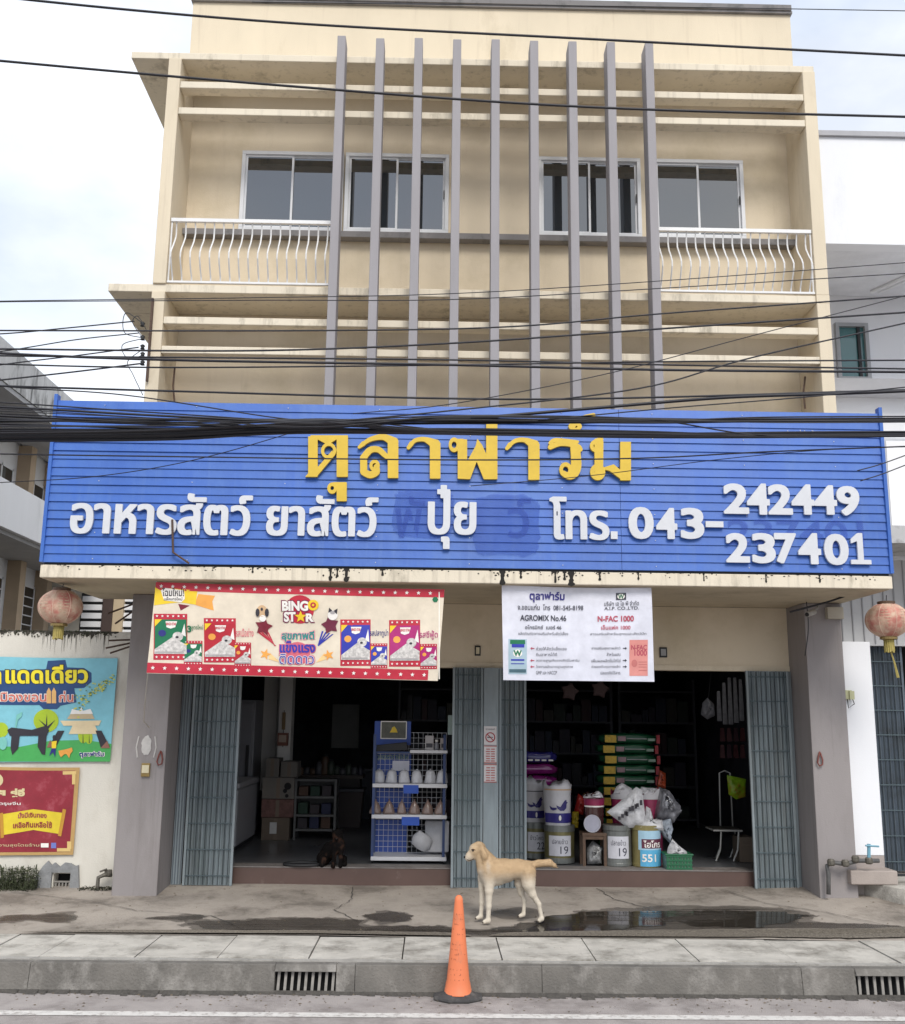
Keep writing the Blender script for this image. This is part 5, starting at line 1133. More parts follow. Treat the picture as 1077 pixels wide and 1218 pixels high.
for zz in (FZ+.15,FZ+H*.38+.03,FZ+H*.68+.03):
    for j in range(3):
        a=x0+.05+j*(x1-x0-.1)/3; o=MB().box(a,a+(x1-x0-.1)/3-.03,Ysh+.05,Ysh+.3,zz+.002,zz+.13+.05*random.random()).build('storage_box',bags_dark[k%4],None,bevel=.01); k+=1
        tag(o,'dark box on the %s board of the white shelf, %s'%(['lowest','middle','upper'][(k-1)//3],['left','centre','right'][j]),'box','dark boxes on the white shelf')
# dark counter with clutter and stool behind
cy=17.2
x0,x1,z0,z1=Rc(352,905,432,930,cy); t=thing('counter','dark wooden counter in the gloom behind the white shelf','counter',((x0+x1)/2,cy,FZ)); 
MB().box(x0,x1,cy,cy+.6,z0+.05,z0+.1).build('top',M('dark_wood',(60,48,42),.5),t); MB().box(x0+.05,x1-.05,cy+.05,cy+.55,FZ,z0+.05).build('front_panel',M('dark_wood2',(38,32,30),.6),t)
cz_=z0+.1
for k in range(11):
    xx=x0+.06+k*(x1-x0-.12)/10; h=random.uniform(.1,.34); r=random.uniform(.035,.08); m=random.choice([M('jar_a',(80,80,85),.3),M('jar_b',(60,70,60),.4),M('jar_c',(95,75,60),.5),M('jar_d',(50,50,60),.3)])
    t=thing('jar','%s jar from the left on the dark counter'%ORD[k],'jar',(xx,cy+.2,cz_),'jars on the dark counter'); MB().lathe([(r*.9,0),(r,.02),(r,h*.75),(r*.6,h*.9)],(xx,cy+.2,cz_),12).build('body',m,t,smooth=True); MB().lathe([(r*.65,h*.9),(r*.65,h)],(xx,cy+.2,cz_),12).build('lid',black,t)
# a motor scooter-like clutter is avoided: plastic crates and a bin stand there instead
for k,(px,py,w,h,c) in enumerate(((412,985,.5,.55,(70,60,58)),(428,975,.4,.8,(55,58,66)))):
    x,y,_=floorpos(px,py); t=thing('storage_bin',['dark brown storage bin in the aisle behind the rack','tall grey storage bin in the aisle beside the rack'][k],'bin',(x,y,FZ))
    MB().hexa([(x-w/2*.85,y,FZ),(x+w/2*.85,y,FZ),(x+w/2*.85,y+w*.8,FZ),(x-w/2*.85,y+w*.8,FZ),(x-w/2,y-.03,FZ+h),(x+w/2,y-.03,FZ+h),(x+w/2,y+w*.8+.03,FZ+h),(x-w/2,y+w*.8+.03,FZ+h)]).build('body',M('bin_%d'%k,c,.6),t,bevel=.01); MB().box(x-w/2-.02,x+w/2+.02,y-.05,y+w*.8+.05,FZ+h+.001,FZ+h+.05).build('lid',M('bin_lid',(75,75,80),.5),t,bevel=.01)
# black hoop on the floor
x,y,_=floorpos(360,1031); mb=MB(); mb.tube([(x+.215*math.cos(q),y+.13*math.sin(q)+.0,FZ+.03) for q in np.linspace(0,2*math.pi,33)],.018,8,cap=False); o=mb.build('rubber_hoop',black,smooth=True); tag(o,'black rubber hoop lying on the shop floor beside the dark dog','hoop')

# ---- wire rack
yr=floorpos(445,1028)[1]+.05; x0,x1,z0,z1=Rc(444,872,531,1024,yr)
RK=thing('display_rack','white wire display rack with blue backing by the middle shutter','rack',((x0+x1)/2,yr,FZ)); wm_=mat('rack_white',(.62,.62,.64),.4,var=.05); blu=mat('rack_blue_sheet',(.018,.065,.33),.45,var=.1,scale=4); bpost=mat('rack_post_blue',(.03,.055,.15),.5)
ys=yr+.38
zs=[Rc(445,1020,531,1024,yr)[2],Rc(445,970,531,974,yr)[2],Rc(445,933,531,937,yr)[2]]
for zz in zs: MB().box(x0-.01,x1+.01,yr-.02,ys,zz,zz+.045).build('shelf',wm_,RK,bevel=.004)
zz=Rc(490,893,531,896,yr)[2]; xm=Rc(488,893,490,896,yr)[0]; MB().box(xm,x1+.01,yr-.02,ys,zz,zz+.035).build('shelf',wm_,RK); z4=zz+.035
for (a,yy) in ((x0,yr),(x1-.03,yr),(x0,ys-.03),(x1-.03,ys-.03)): MB().box(a-.012,a-.0105+.03,yy+.002,yy+.028,FZ+.06,z1-.02).build('post',bpost,RK)
for (a,yy) in ((x0,yr),(x1-.03,yr),(x0,ys-.03),(x1-.03,ys-.03)): MB().tube([(a,yy+.015,FZ+.035),(a+.02,yy+.015,FZ+.035)],.033,10).build('caster',black,RK)
mb=MB(); nxw=15
for i in range(nxw+1): xx=x0+(x1-x0)*i/nxw; mb.box(xx-.0022,xx+.0022,ys-.004,ys,zs[0]+.05,z1)
nzw=22
for j in range(nzw+1): zz=zs[0]+.05+(z1-zs[0]-.05)*j/nzw; mb.box(x0,x1,ys-.009,ys-.0045,zz-.0022,zz+.0022)
mb.build('wire_grid',wm_,RK)
for (a,b,c,d) in ((446,975,484,1014),(446,938,489,966),(444,893,489,933)): r_=Rc(a,b,c,d,ys+.02); MB().box(r_[0],r_[1],ys+.01,ys+.02,r_[2],r_[3]).build('blue_sheet',blu,RK)
r_=Rc(446,858,489,886,ys); pb=MB().box(r_[0],r_[1],ys-.04,ys-.02,r_[2],r_[3]).build('header_panel',blu,RK)
r_=Rc(454,859,483,878,ys-.045); MB().box(r_[0],r_[1],ys-.048,ys-.041,r_[2],r_[3]).build('picture',M('picture_field',(95,95,85),.5,var=.35,scale=14),pb); cxp,czp=(r_[0]+r_[1])/2,(r_[2]+r_[3])/2
MB().poly([(cxp-.05,czp-.03),(cxp+.05,czp-.03),(cxp+.035,czp+.01),(cxp+.01,czp+.045),(cxp-.02,czp+.03),(cxp-.03,czp+.0)],ys-.051,ys-.0485).build('picture_subject',pyel,pb)
mb=MB().box(r_[0]-.01,r_[1]+.01,ys-.05,ys-.047,r_[3],r_[3]+.012).box(r_[0]-.01,r_[1]+.01,ys-.05,ys-.047,r_[2]-.012,r_[2]).box(r_[0]-.012,r_[0],ys-.05,ys-.047,r_[2],r_[3]).box(r_[1],r_[1]+.012,ys-.05,ys-.047,r_[2],r_[3]); mb.build('picture_border',pwhite,pb)
r_=Rc(448,897,486,905,ys+.005); mb=MB(); text(mb,'ทุกถุงราคาพิเศษ',(r_[0],r_[1],r_[2],r_[3]),lambda a,b:(a,ys+.006,b),.0); mb.build('lettering',M('chalk_green',(150,175,120),.7),RK)
r_=Rc(467,905,487,917,ys-.02); o=MB().box(r_[0],r_[1],ys-.02,ys-.012,r_[2],r_[3]).build('price_card',pm('card_white',(215,213,222)),RK)
for (a,b,c,d) in ((480,934,498,944),(478,972,499,982)): r_=Rc(a,b,c,d,yr-.03); MB().box(r_[0],r_[1],yr-.03,yr-.022,r_[2],r_[3]).build('blue_tag',mat('tag_blue',(.02,.08,.42),.5),RK)
o=MB().hexa([(x0+.02,yr+.05,z4-.02),(xm-.03,yr+.05,z4+.0),(xm-.03,yr+.3,z4),(x0+.02,yr+.3,z4-.02),(x0+.03,yr+.06,z4+.05),(xm-.05,yr+.06,z4+.09),(xm-.05,yr+.28,z4+.09),(x0+.03,yr+.28,z4+.05)]).build('black_tray',black); tag(o,'flat black tray on the rack under the yellow picture','tray')
MB().box(x0,xm,yr+.05,ys,z4-.045,z4-.022).build('shelf',bpost,RK)
# bags of feed on the rack
def bag(x,y,z,w,h,m,mtop,label,name,group,lean=0):
    t=thing(name,label,'bag',(x,y,z),group); V=MB(); prof=([(.4,.0),(.5,.01),(.51,.1),(.46,.45),(.40,.75),(.33,.88),(.2,.95),(.07,.98)] if name=='grain_bag' else [(.4,.0),(.5,.01),(.5,.12),(.44,.35),(.33,.6),(.2,.8),(.1,.9),(.06,.97)])
    n=18; vs=[];fs=[]
    for (r,q) in prof:
        for k in range(n):
            a=2*math.pi*k/n; rr=w*r*(1+.06*math.sin(3*a+q*5+x*30)+.04*math.sin(7*a-q*9)); vs.append((x+rr*math.cos(a)+lean*q,y+rr*.75*math.sin(a),z+h*q))
    for j in range(len(prof)-1):
        for k in range(n): fs.append((j*n+k,j*n+(k+1)%n,(j+1)*n+(k+1)%n,(j+1)*n+k))
    fs.append(tuple(range(n))[::-1]); fs.append(tuple(len(vs)-n+k for k in range(n))); V.add(vs,fs); V.build('bag_body',m,t,smooth=True)
    MB().lathe([(w*.05,h*.95),(w*.04,h*1.0),(w*.11,h*1.07)],(x+lean,y,z),8).build('tied_neck',mtop,t)
    return t
wb=mat('white_grain_bag',(.5,.5,.53),.3,var=.12,scale=25,coat=.4); bb=mat('brown_pellet_bag',(.22,.15,.125),.35,var=.3,scale=60,coat=.5,dirt=(.4,.36,.34),dscale=12,dpos=(.58,.7))
for k in range(6):
    px=(451,466,481,496,512,526)[k]; p=at(px,930,yr+.12); bag(p[0],yr+.12,zs[2]+.046,.142,.155+.012*random.random(),wb,wb,'clear bag of white grain, %s from the left on the rack'%ORD[k],'grain_bag','bags of white grain on the rack')
    px=(447,463,478,493,509,524)[k]; p=at(px,965,yr+.12); bag(p[0],yr+.12,zs[1]+.046,.145 if k!=2 else .115,.15+.015*random.random(),bb,bb,'clear bag of brown pellets, %s from the left on the rack'%ORD[k],'pellet_bag','bags of brown pellets on the rack')
sacks_w=mat('white_woven_sack',(.45,.45,.47),.6,var=.1,scale=14,bump=.2)
t=thing('white_sack','small white sack leaning on the bottom shelf of the rack','sack',(x0+.62,yr+.15,zs[0]+.046))
c=at(502,1000,yr+.15); mb=MB(); mb.lathe([(.02,-.1),(.1,-.085),(.13,0),(.1,.09),(.02,.1)],(0,0,0),14,1,.5); 
R2=Matrix.Rotation(.6,3,'Y'); mb.v=[tuple(Vector(c)+R2@Vector(v)+Vector((0,0,-.01))) for v in mb.v]; mb.build('sack_body',sacks_w,t,smooth=True)
t=thing('white_bag','large white bag at the right of the lowest rack shelf','bag',(c[0]+.2,yr+.3,zs[0]+.05)); r_=Rc(506,976,534,1013,ys-.1)
MB().hexa([(r_[0],ys-.2,r_[2]),(r_[1],ys-.2,r_[2]),(r_[1],ys-.06,r_[2]),(r_[0],ys-.06,r_[2]),(r_[0]-.01,ys-.14,r_[3]),(r_[1]+.01,ys-.14,r_[3]),(r_[1],ys-.1,r_[3]),(r_[0],ys-.1,r_[3])]).build('bag_body',sacks_w,t,bevel=.03)
for k,(a,b,c_,d,m) in enumerate(((506,875,516,892,pm('box_white',(175,170,170))),(517,882,522,892,pm('bottle_grey',(140,140,145))),(524,878,531,892,pm('box_cream',(160,150,145))))):
    r_=Rc(a,b,c_,d,yr+.1); t=thing(['medicine_box','medicine_bottle','small_pack'][k],['white printed medicine box on the top rack shelf','small capped bottle between the packs on the top rack shelf','cream pack at the right end of the top rack shelf'][k],['box','bottle','pack'][k],((r_[0]+r_[1])/2,yr+.1,z4))
    if k==1: MB().lathe([(.028,0),(.03,.01),(.03,.07),(.018,.085),(.018,.1)],((r_[0]+r_[1])/2,yr+.1,z4+.001),12).build('body',m,t,smooth=True); MB().lathe([(.02,.1),(.02,.125)],((r_[0]+r_[1])/2,yr+.1,z4),12).build('cap',pwhite,t)
    else: MB().box(r_[0],r_[1],yr+.06,yr+.12,z4+.001,r_[3]).build('body',m,t,bevel=.004); MB().box(r_[0]+.012,r_[1]-.012,yr+.056,yr+.059,z4+.03,z4+.08).build('printed_patch',pdark,t)
r_=Rc(533,851,540,874,12.7); o=MB().box(r_[0],r_[1],12.7,12.75,r_[2],r_[3]).build('wall_box',mat('pale_green_box',(.3,.38,.36),.5)); tag(o,'small pale green box fixed behind the middle shutter above the rack','box')

# ---- right bay
def prism_tin(px,py,wpx,hpx,label,side,lid,Yoff=.0,labelm=None,txts=(),name='feed_tin'):
    x,y,_=floorpos(px,py); y+=Yoff; sc=F/(y*.98); r=wpx/sc/2; h=hpx/sc; y+=r
    t=thing(name,label,'tin',(x,y,FZ+.002)); MB().lathe([(r*.97,.0),(r,.01),(r,h*.08),(r*.985,h*.09),(r*.985,h*.86),(r*1.02,h*.88),(r*1.02,h)],(x,y,FZ+.013),28).build('body',side,t,smooth=False)
    if name=='feed_tin' and side is tin_g:
        MB().lathe([(r*1.025,h*.84),(r*1.025,h*1.004)],(x,y,FZ+.013),28).build('lid_band',tin_s,t); MB().lathe([(r+.002,0),(r+.002,h*.14)],(x,y,FZ+.013),28).build('base_band',tin_s,t)
    if labelm:
        a0=math.radians(270-48); a1=math.radians(270+40)
        if txts and txts[0]=='HI': a1=math.radians(270+62)
        MB().lathe([(r+.003,h*.2),(r+.003,h*.74)],(x,y,FZ+.013),14,a0=a0,a1=a1).build('paper_label',labelm,t)
    return t,x,y,r,h
def cyl(x,y,r,base): # map (angle metres, z) to cylinder
    return lambda u_,v_:(x+r*math.sin(u_/r),y-r*math.cos(u_/r),base+v_)
tin_g=mat('greenish_tin',(.19,.17,.075),.4,var=.4,scale=8,metal=.35); tin_s=mat('dull_steel_tin',(.2,.21,.2),.4,var=.2,scale=8,metal=.5); tin_gold=mat('gold_green_tin',(.26,.22,.09),.4,var=.2,scale=8,metal=.3)
paper=pm('label_paper',(205,205,212)); ink=pm('label_ink',(55,55,70))
specs=[(640,1023,30,40,tin_g,'greenish tin priced 22 half hidden by the middle shutter','22'),(668,1029,36,42,tin_g,'greenish tin priced 19 under the open white chicken feed sack','19'),(738,1033,34,46,tin_s,'dull steel tin priced 19 beside the small wooden stool','19')]
tins=[]
for (px,py,w,h,m,lb,s_) in specs:
    t,x,y,r,hh=prism_tin(px,py,w,h,lb,m,None,.0,paper); tins.append((x,y,r,hh))
    mb=MB(); text(mb,s_,(-.01,.09,hh*.26,hh*.46),cyl(x,y,r+.005,FZ+.013),.0); text(mb,'ข้าวโพด' if s_=='22' else 'ปลายข้าว',(-r*.6,r*.45,hh*.52,hh*.66),cyl(x,y,r+.005,FZ+.013),.0); mb.build('handwriting',ink,t)
t,x,y,r,hh=prism_tin(773,1034,34,47,'gold and blue feed tin numbered 551 at the right of the tins',tin_gold,None,0,None); tins.append((x,y,r,hh)); bz=FZ+.013
a=lambda d:math.radians(270+d)
MB().lathe([(r+.003,hh*.03),(r+.003,hh*.42)],(x,y,bz),16,a0=a(-35),a1=a(75)).build('blue_label',pm('tin_blue',(90,170,210)),t); MB().lathe([(r+.003,hh*.42),(r+.003,hh*.88)],(x,y,bz),16,a0=a(-42),a1=a(75)).build('pale_label',pm('tin_pale',(165,200,220)),t)
MB().lathe([(r+.006,hh*.46),(r+.006,hh*.68)],(x,y,bz),16,a0=a(-28),a1=a(75)).build('name_band',pm('tin_maroon',(95,45,65)),t)
mb=MB(); text(mb,'ไฮโกร',(-r*.38,r*.95,hh*.48,hh*.65),cyl(x,y,r+.009,bz),.02); mb.build('lettering',pwhite,t); mb=MB(); text(mb,'551',(-r*.5,r*.5,hh*.14,hh*.32),cyl(x,y,r+.007,bz),.02); mb.build('lettering',pwhite,t)
# open sacks standing in the tins
def sack_in(x,y,z,r,h,m,label,name='open_sack',band=None,chick=False,flare=.05,seed=0,group=None,top=None):
    t=thing(name,label,'sack',(x,y,z),group); n=28; vs=[];fs=[]; rows=9
    def P(a,q,off=0):
        rr=r*(.9+.12*q)*(1+.05*math.sin(2*a+seed)+.03*math.sin(5*a+q*4+seed))+flare*max(0,q-.75)+off
        return (x+rr*math.cos(a),y+rr*math.sin(a),z+h*q+(.03*math.sin(3*a+seed*2)+.02*math.sin(7*a+seed))*(q>.95))
    for j in range(rows+1):
        for k in range(n): vs.append(P(2*math.pi*k/n,j/rows))
    for j in range(rows):
        for k in range(n): fs.append((j*n+k,j*n+(k+1)%n,(j+1)*n+(k+1)%n,(j+1)*n+k))
    o=len(vs)
    for k in range(n):
        p=P(2*math.pi*k/n,.86,-.02); vs.append(p)
    for k in range(n): fs.append((rows*n+k,rows*n+(k+1)%n,o+(k+1)%n,o+k))
    fs.append(tuple(o+k for k in range(n))); MB().add(vs,fs).build('sack_body',m,t,smooth=True)
    def strip(q0,q1,a0,a1,mm,off,nm,nn=12):
        vs=[];
        for k in range(nn+1):
            aa=a0+(a1-a0)*k/nn
            for q in (q0,q1): vs.append(P(aa,q,off))
        MB().add(vs,[(2*k,2*k+2,2*k+3,2*k+1) for k in range(nn)]).build(nm,mm,t,smooth=True)
    if band:
        for (q0,q1,mm) in band: strip(q0,q1,a(-75),a(75),mm,.004,'print_band')
    if chick:
        mb=MB()
        for (dx,s_) in ((-.62,.75),(.42,.85)):
            pts=[(-.10,.08),(-.04,.05),(.0,.11),(.03,.15),(.055,.16),(.06,.13),(.08,.12),(.06,.1),(.06,.04),(.02,0),(-.04,.0),(-.08,.03)] if dx>0 else [(-.07,.08),(-.05,.02),(0,0),(.06,.02),(.07,.05),(.03,.05),(-.02,.05)]
            vs=[]
            for (u_,v_) in [(0,.04)]+pts:
                aa=a(0)+(dx*r*.75+u_*s_)/r; vs.append(P(aa,.35+v_*s_/h*.95,.007))
            nn=len(pts); mb.add(vs,[(0,k+1,(k+1)%nn+1) for k in range(nn)])
        mb.build('hen_print',pm('hen_blue',(50,45,110)),t)
        vs=[P(a(5),.18,.008)]+[P(a(5)+.10*math.cos(q)/1,.18+.065*math.sin(q),.008) for q in np.linspace(0,2*math.pi,12,endpoint=False)]
        MB().add(vs,[(0,k+1,(k+1)%12+1) for k in range(12)]).build('emblem_print',pwhite,t)
    return t
ws=mat('white_poly_sack',(.56,.55,.57),.45,var=.07,scale=10,bump=.3,bscale=30); hb=pm('hen_band',(50,45,120)); tanb=pm('tan_band',(200,165,125))
(x,y,r,hh)=tins[0]; sack_in(x-.02,y,FZ+.014+hh,.13,.52,ws,'white sack with blue hen print on the tin by the shutter',band=[(.1,.27,hb),(.72,.74,pdark)],chick=True,seed=1,group='white sacks with blue hens')
(x,y,r,hh)=tins[1]; sack_in(x-.02,y,FZ+.014+hh,.165,.50,ws,'open white sack with two blue hens on the tin priced 19',band=[(.06,.29,hb),(.83,.86,tanb)],chick=True,seed=2.3,group='white sacks with blue hens',flare=.03)
# newspaper-print bag cone in tin 3, papers on tin 4
(x,y,r,hh)=tins[2]; t=thing('printed_bag','white crumpled bag with black print tipped on the steel tin','bag',(x,y,FZ+hh))
q=[at(727,955,y-.1),at(765,928,y-.05)]; zt_=FZ+.014+hh
cr=mat('crinkled_white_bag',(.5,.5,.52),.4,var=.25,scale=22,bump=.6,bscale=18)
A_=[at(722,966,y-.12),at(747,985,y-.12),at(770,985,y-.12),at(764,940,y-.05),at(757,936,y-.03),at(734,957,y-.1)]
def crumple(pts,th,m,name,parent,seed=0,n=6,amp=.012):
    """closed crumpled pouch from a pixel-shaped outline: front and back sheets bulging apart"""
    c=Vector((0,0,0)); P=[Vector(p) for p in pts]
    for p in P: c+=p
    c/=len(P); rs=random.Random(seed); vs=[];fs=[]; N_=len(P)*3; ring0=[]
    for i in range(len(P)):
        for j in range(3): ring0.append(P[i].lerp(P[(i+1)%len(P)],j/3))
    layers=[]
    for side in (-1,1):
        for k in range(n+1):
            s_=1-k/n; row=[]
            for p in ring0:
                v=c+(p-c)*s_; v=v+Vector((rs.uniform(-1,1)*amp*(k>0),side*(th/2*math.sqrt(max(0,1-s_*s_)))+rs.uniform(-1,1)*amp*1.4*(k>0),rs.uniform(-1,1)*amp*(k>0))); row.append(v)
            layers.append((side,row))
    mb=MB(); 
    for si in range(2):
        L_=layers[si*(n+1):(si+1)*(n+1)]; base=len(vs)
        for _,row in L_: vs+=row
        for k in range(n):
            for i in range(N_):
                f=(base+k*N_+i,base+k*N_+(i+1)%N_,base+(k+1)*N_+(i+1)%N_,base+(k+1)*N_+i); fs.append(f if si else f[::-1])
    mb.add(vs,fs); return mb.build(name,m,parent,smooth=True)
crumple(A_,.16,cr,'bag_body',t,1)
mb=MB()
for k in range(9):
    p=at(738+k*3.1+random.uniform(-1,1),972-k*2.2+random.uniform(-2,2),y-.22); mb.box(p[0]-.02,p[0]+.012,p[1]-.004,p[1],p[2]-.02-random.random()*.02,p[2]+.02*random.random()+.005)
mb.build('black_print',pdark,t)
(x,y,r,hh)=tins[3]; t=thing('crumpled_papers','crumpled white papers heaped on the tin numbered 551','paper',(x,y,FZ+hh+.014))
crumple([at(757,988,y-.1),at(790,988,y-.1),at(788,975,y),at(778,978,y),at(774,962,y),at(769,959,y),at(766,974,y),at(758,978,y)],.2,cr,'paper_heap',t,3)
t=thing('open_feed_bag','crumpled blue and white bag leaning behind the tin numbered 551','bag',(x+.2,y+.1,FZ+hh)); crumple([at(780,978,y+.15),at(798,974,y+.1),at(801,986,y+.1),at(797,1003,y+.05),at(789,995,y+.1)],.12,mat('pale_blue_crinkle',(.3,.34,.4),.4,var=.4,scale=20,bump=.5),'bag_body',t,5)
# magenta bags behind
mg=mat('magenta_bag_print',(.28,.02,.08),.35,var=.25,scale=9,coat=.3)
for k,(px,w,h) in enumerate(((742,.15,.36),(772,.16,.40))):
    x,y,_=floorpos(px,1020); yb=tins[2][1]+.42; xx=at(px,960,yb)[0]; zb=at(px,1000,yb)[2]; zt_=at(px,942-k*0,yb)[2]
    sack_in(xx,yb,FZ+.002,w,zt_-FZ,mg,['magenta feed bag with white lining behind the steel tin','magenta feed bag with white lining behind the tin numbered 551'][k],'magenta_bag',band=[(.9,1.0,ws)],seed=k*2.1,group='magenta feed bags',flare=.02)
    t=thing('bag_lining',['crumpled white liner poking out of the left magenta bag','crumpled white liner poking out of the right magenta bag'][k],'bag liner',(xx,yb,zt_)); crumple([at(px-12,944,yb-.1),at(px+12,946,yb-.1),at(px+10,938,yb),at(px-2,931 if k==0 else 937,yb),at(px-9,936,yb)],.15,ws,'liner',t,8+k)
# brown jar sack with magenta top
x,y=at(706,960,13.0)[0],13.0; 
t=thing('wooden_stool','small dark wooden stool between the tins','stool',(x,12.86,FZ)); wood=mat('old_brown_wood',(.11,.065,.04),.6,var=.25,scale=20)
s0,s1,_,sz=Rc(693,991,722,994,12.75); ds=.3
MB().box(s0,s1,12.74,12.74+ds,sz-.035,sz).build('seat',wood,t,bevel=.004)
for a_,b_ in ((s0+.02,12.76),(s1-.02,12.76),(s0+.02,12.72+ds),(s1-.02,12.72+ds)): MB().box(a_-.017,a_+.017,b_-.017,b_+.017,FZ,sz-.036).build('leg',wood,t)
MB().box(s0+.038,s1-.038,12.75,12.77,sz-.075,sz-.037).build('apron',wood,t)
t=thing('plastic_bundle','crumpled clear plastic under the wooden stool','plastic bag',((s0+s1)/2,12.9,FZ)); crumple([at(699,1028,12.85),at(716,1028,12.85),at(717,1008,12.9),at(705,1000,12.9),at(698,1010,12.9)],.14,mat('clear_crinkle',(.2,.2,.2),.2,var=.5,scale=25,coat=.6,bump=.5),'bundle',t,11)
xx=at(707,968,12.92)[0]; sack_in(xx,12.92,sz+.001,.115,at(707,946,12.9)[2]-sz,mat('brown_clear_jar',(.07,.03,.028),.2,var=.2,coat=.6),'brown jar with magenta band and white paper top on the stool','feed_jar',band=[(.72,.92,mg),(.68,.72,pwhite)],seed=.5,flare=.05)
t=thing('jar_liner','white paper folded over the mouth of the brown jar','paper',(xx,12.9,sz+.5)); crumple([at(694,949,12.8),at(718,949,12.8),at(716,944,12.9),at(712,941,12.9),at(704,945,12.9),at(696,946,12.9)],.2,ws,'paper',t,15)
p=at(705,980,12.76); t=thing('round_lid','round clear lid leaning on the brown jar on the stool','lid',(p[0],12.76,p[2]-.09)); MB().tube([(p[0],12.775,p[2]),(p[0],12.79,p[2]+.002)],.098,24).build('disc',mat('frosted_lid',(.42,.42,.5),.3,var=.1,scale=10),t); mb=MB(); mb.tube([(p[0]+.098*math.cos(q),12.77,p[2]+.098*math.sin(q)) for q in np.linspace(0,2*math.pi,25)],.007,5); mb.build('rim',mat('lid_rim',(.5,.5,.55),.3),t)
# clear bag
t=thing('clear_plastic_bag','big clear grey plastic bag behind the tin numbered 551','plastic bag',(at(795,960,13.1)[0],13.1,at(795,980,13.1)[2]))
crumple([at(778,976,13.1),at(800,980,13.05),at(812,965,13.05),at(800,945,13.1),at(790,938,13.15),at(784,936,13.15)],.32,mat('grey_clear_bag',(.17,.17,.19),.15,var=.5,scale=14,coat=.8,bump=.7,bscale=12),'bag_body',t,21,8,.02)
# green basket with papers
x,y,_=floorpos(808,1036); x0,x1,z0,z1=Rc(793,1018,824,1036,y); t=thing('green_basket','small green plastic basket of papers at the right end of the tins','basket',(x,y,FZ)); gb=M('basket_green',(34,98,66),.5,var=.1)
z0=FZ+.013; 
for k in range(8):
    xx=x0+(x1-x0)*(k+.5)/8; MB().box(xx-.012,xx+.012,y,y+.01,z0+.01,z1).build('rib',gb,t)
for k in range(4):
    zz=z0+(z1-z0)*k/3.4; MB().box(x0,x1,y-.004,y-.001,zz,zz+.022).build('band',gb,t)
MB().hexa([(x0+.01,y+.012,z0),(x1-.01,y+.012,z0),(x1-.01,y+.24,z0),(x0+.01,y+.24,z0),(x0,y+.012,z1),(x1,y+.012,z1),(x1,y+.25,z1),(x0,y+.25,z1)]).build('liner',M('basket_inner',(120,140,125),.5),t)
MB().box(x0-.015,x1+.015,y-.012,y+.26,z1,z1+.02).build('rim',gb,t,bevel=.005)
t=thing('paper_heap','white papers heaped in the green basket','paper',(x,y+.1,z1)); crumple([at(793,1018,y+.08),at(818,1018,y+.08),at(817,1013,y+.1),at(808,1006,y+.1),at(800,998,y+.1),at(795,1008,y+.1)],.2,cr,'papers',t,31)
# green sack stack
gs=M('sack_green',(14,72,44),.38,var=.15,scale=8,bump=.3,bscale=14); ry=14.3
def pillow(x0,x1,y0,y1,z0,z1,seed,name,m,parent):
    mb=MB(); vs=[];fs=[]; nx_,na=18,24
    for i in range(nx_+1):
        s_=i/nx_; e_=(1-abs(2*s_-1)**5)**.5 if 0<s_<1 else .25; e_=max(e_,.55)
        for k in range(na):
            q=2*math.pi*k/na; cq=math.copysign(abs(math.cos(q))**.35,math.cos(q)); sq=math.copysign(abs(math.sin(q))**.6,math.sin(q))
            vs.append((x0+(x1-x0)*s_,(y0+y1)/2+(y1-y0)/2*cq*e_,(z0+z1)/2+(z1-z0)/2*sq*e_*(1+.05*math.sin(s_*13+seed+q))+.006*math.sin(s_*9+seed)))
    for i in range(nx_):
        for k in range(na): fs.append((i*na+k,i*na+(k+1)%na,(i+1)*na+(k+1)%na,(i+1)*na+k))
    fs.append(tuple(range(na))[::-1]); fs.append(tuple(nx_*na+k for k in range(na))); mb.add(vs,fs); return mb.build(name,m,parent,smooth=True)
xL,xR_,_,ztp=Rc(714,873,784,880,ry)
hs=Rc(714,873,784,885.3,ry); hh_=(hs[3]-hs[2])
zbase=FZ+.002
nst=11; 
pallet_h=(ztp-zbase)-nst*hh_
if pallet_h>0.02:
    o=MB().box(xL,xR_,ry,ry+.5,zbase,zbase+pallet_h-.002).build('wooden_pallet',wood); tag(o,'wooden base under the stack of green sacks','pallet')
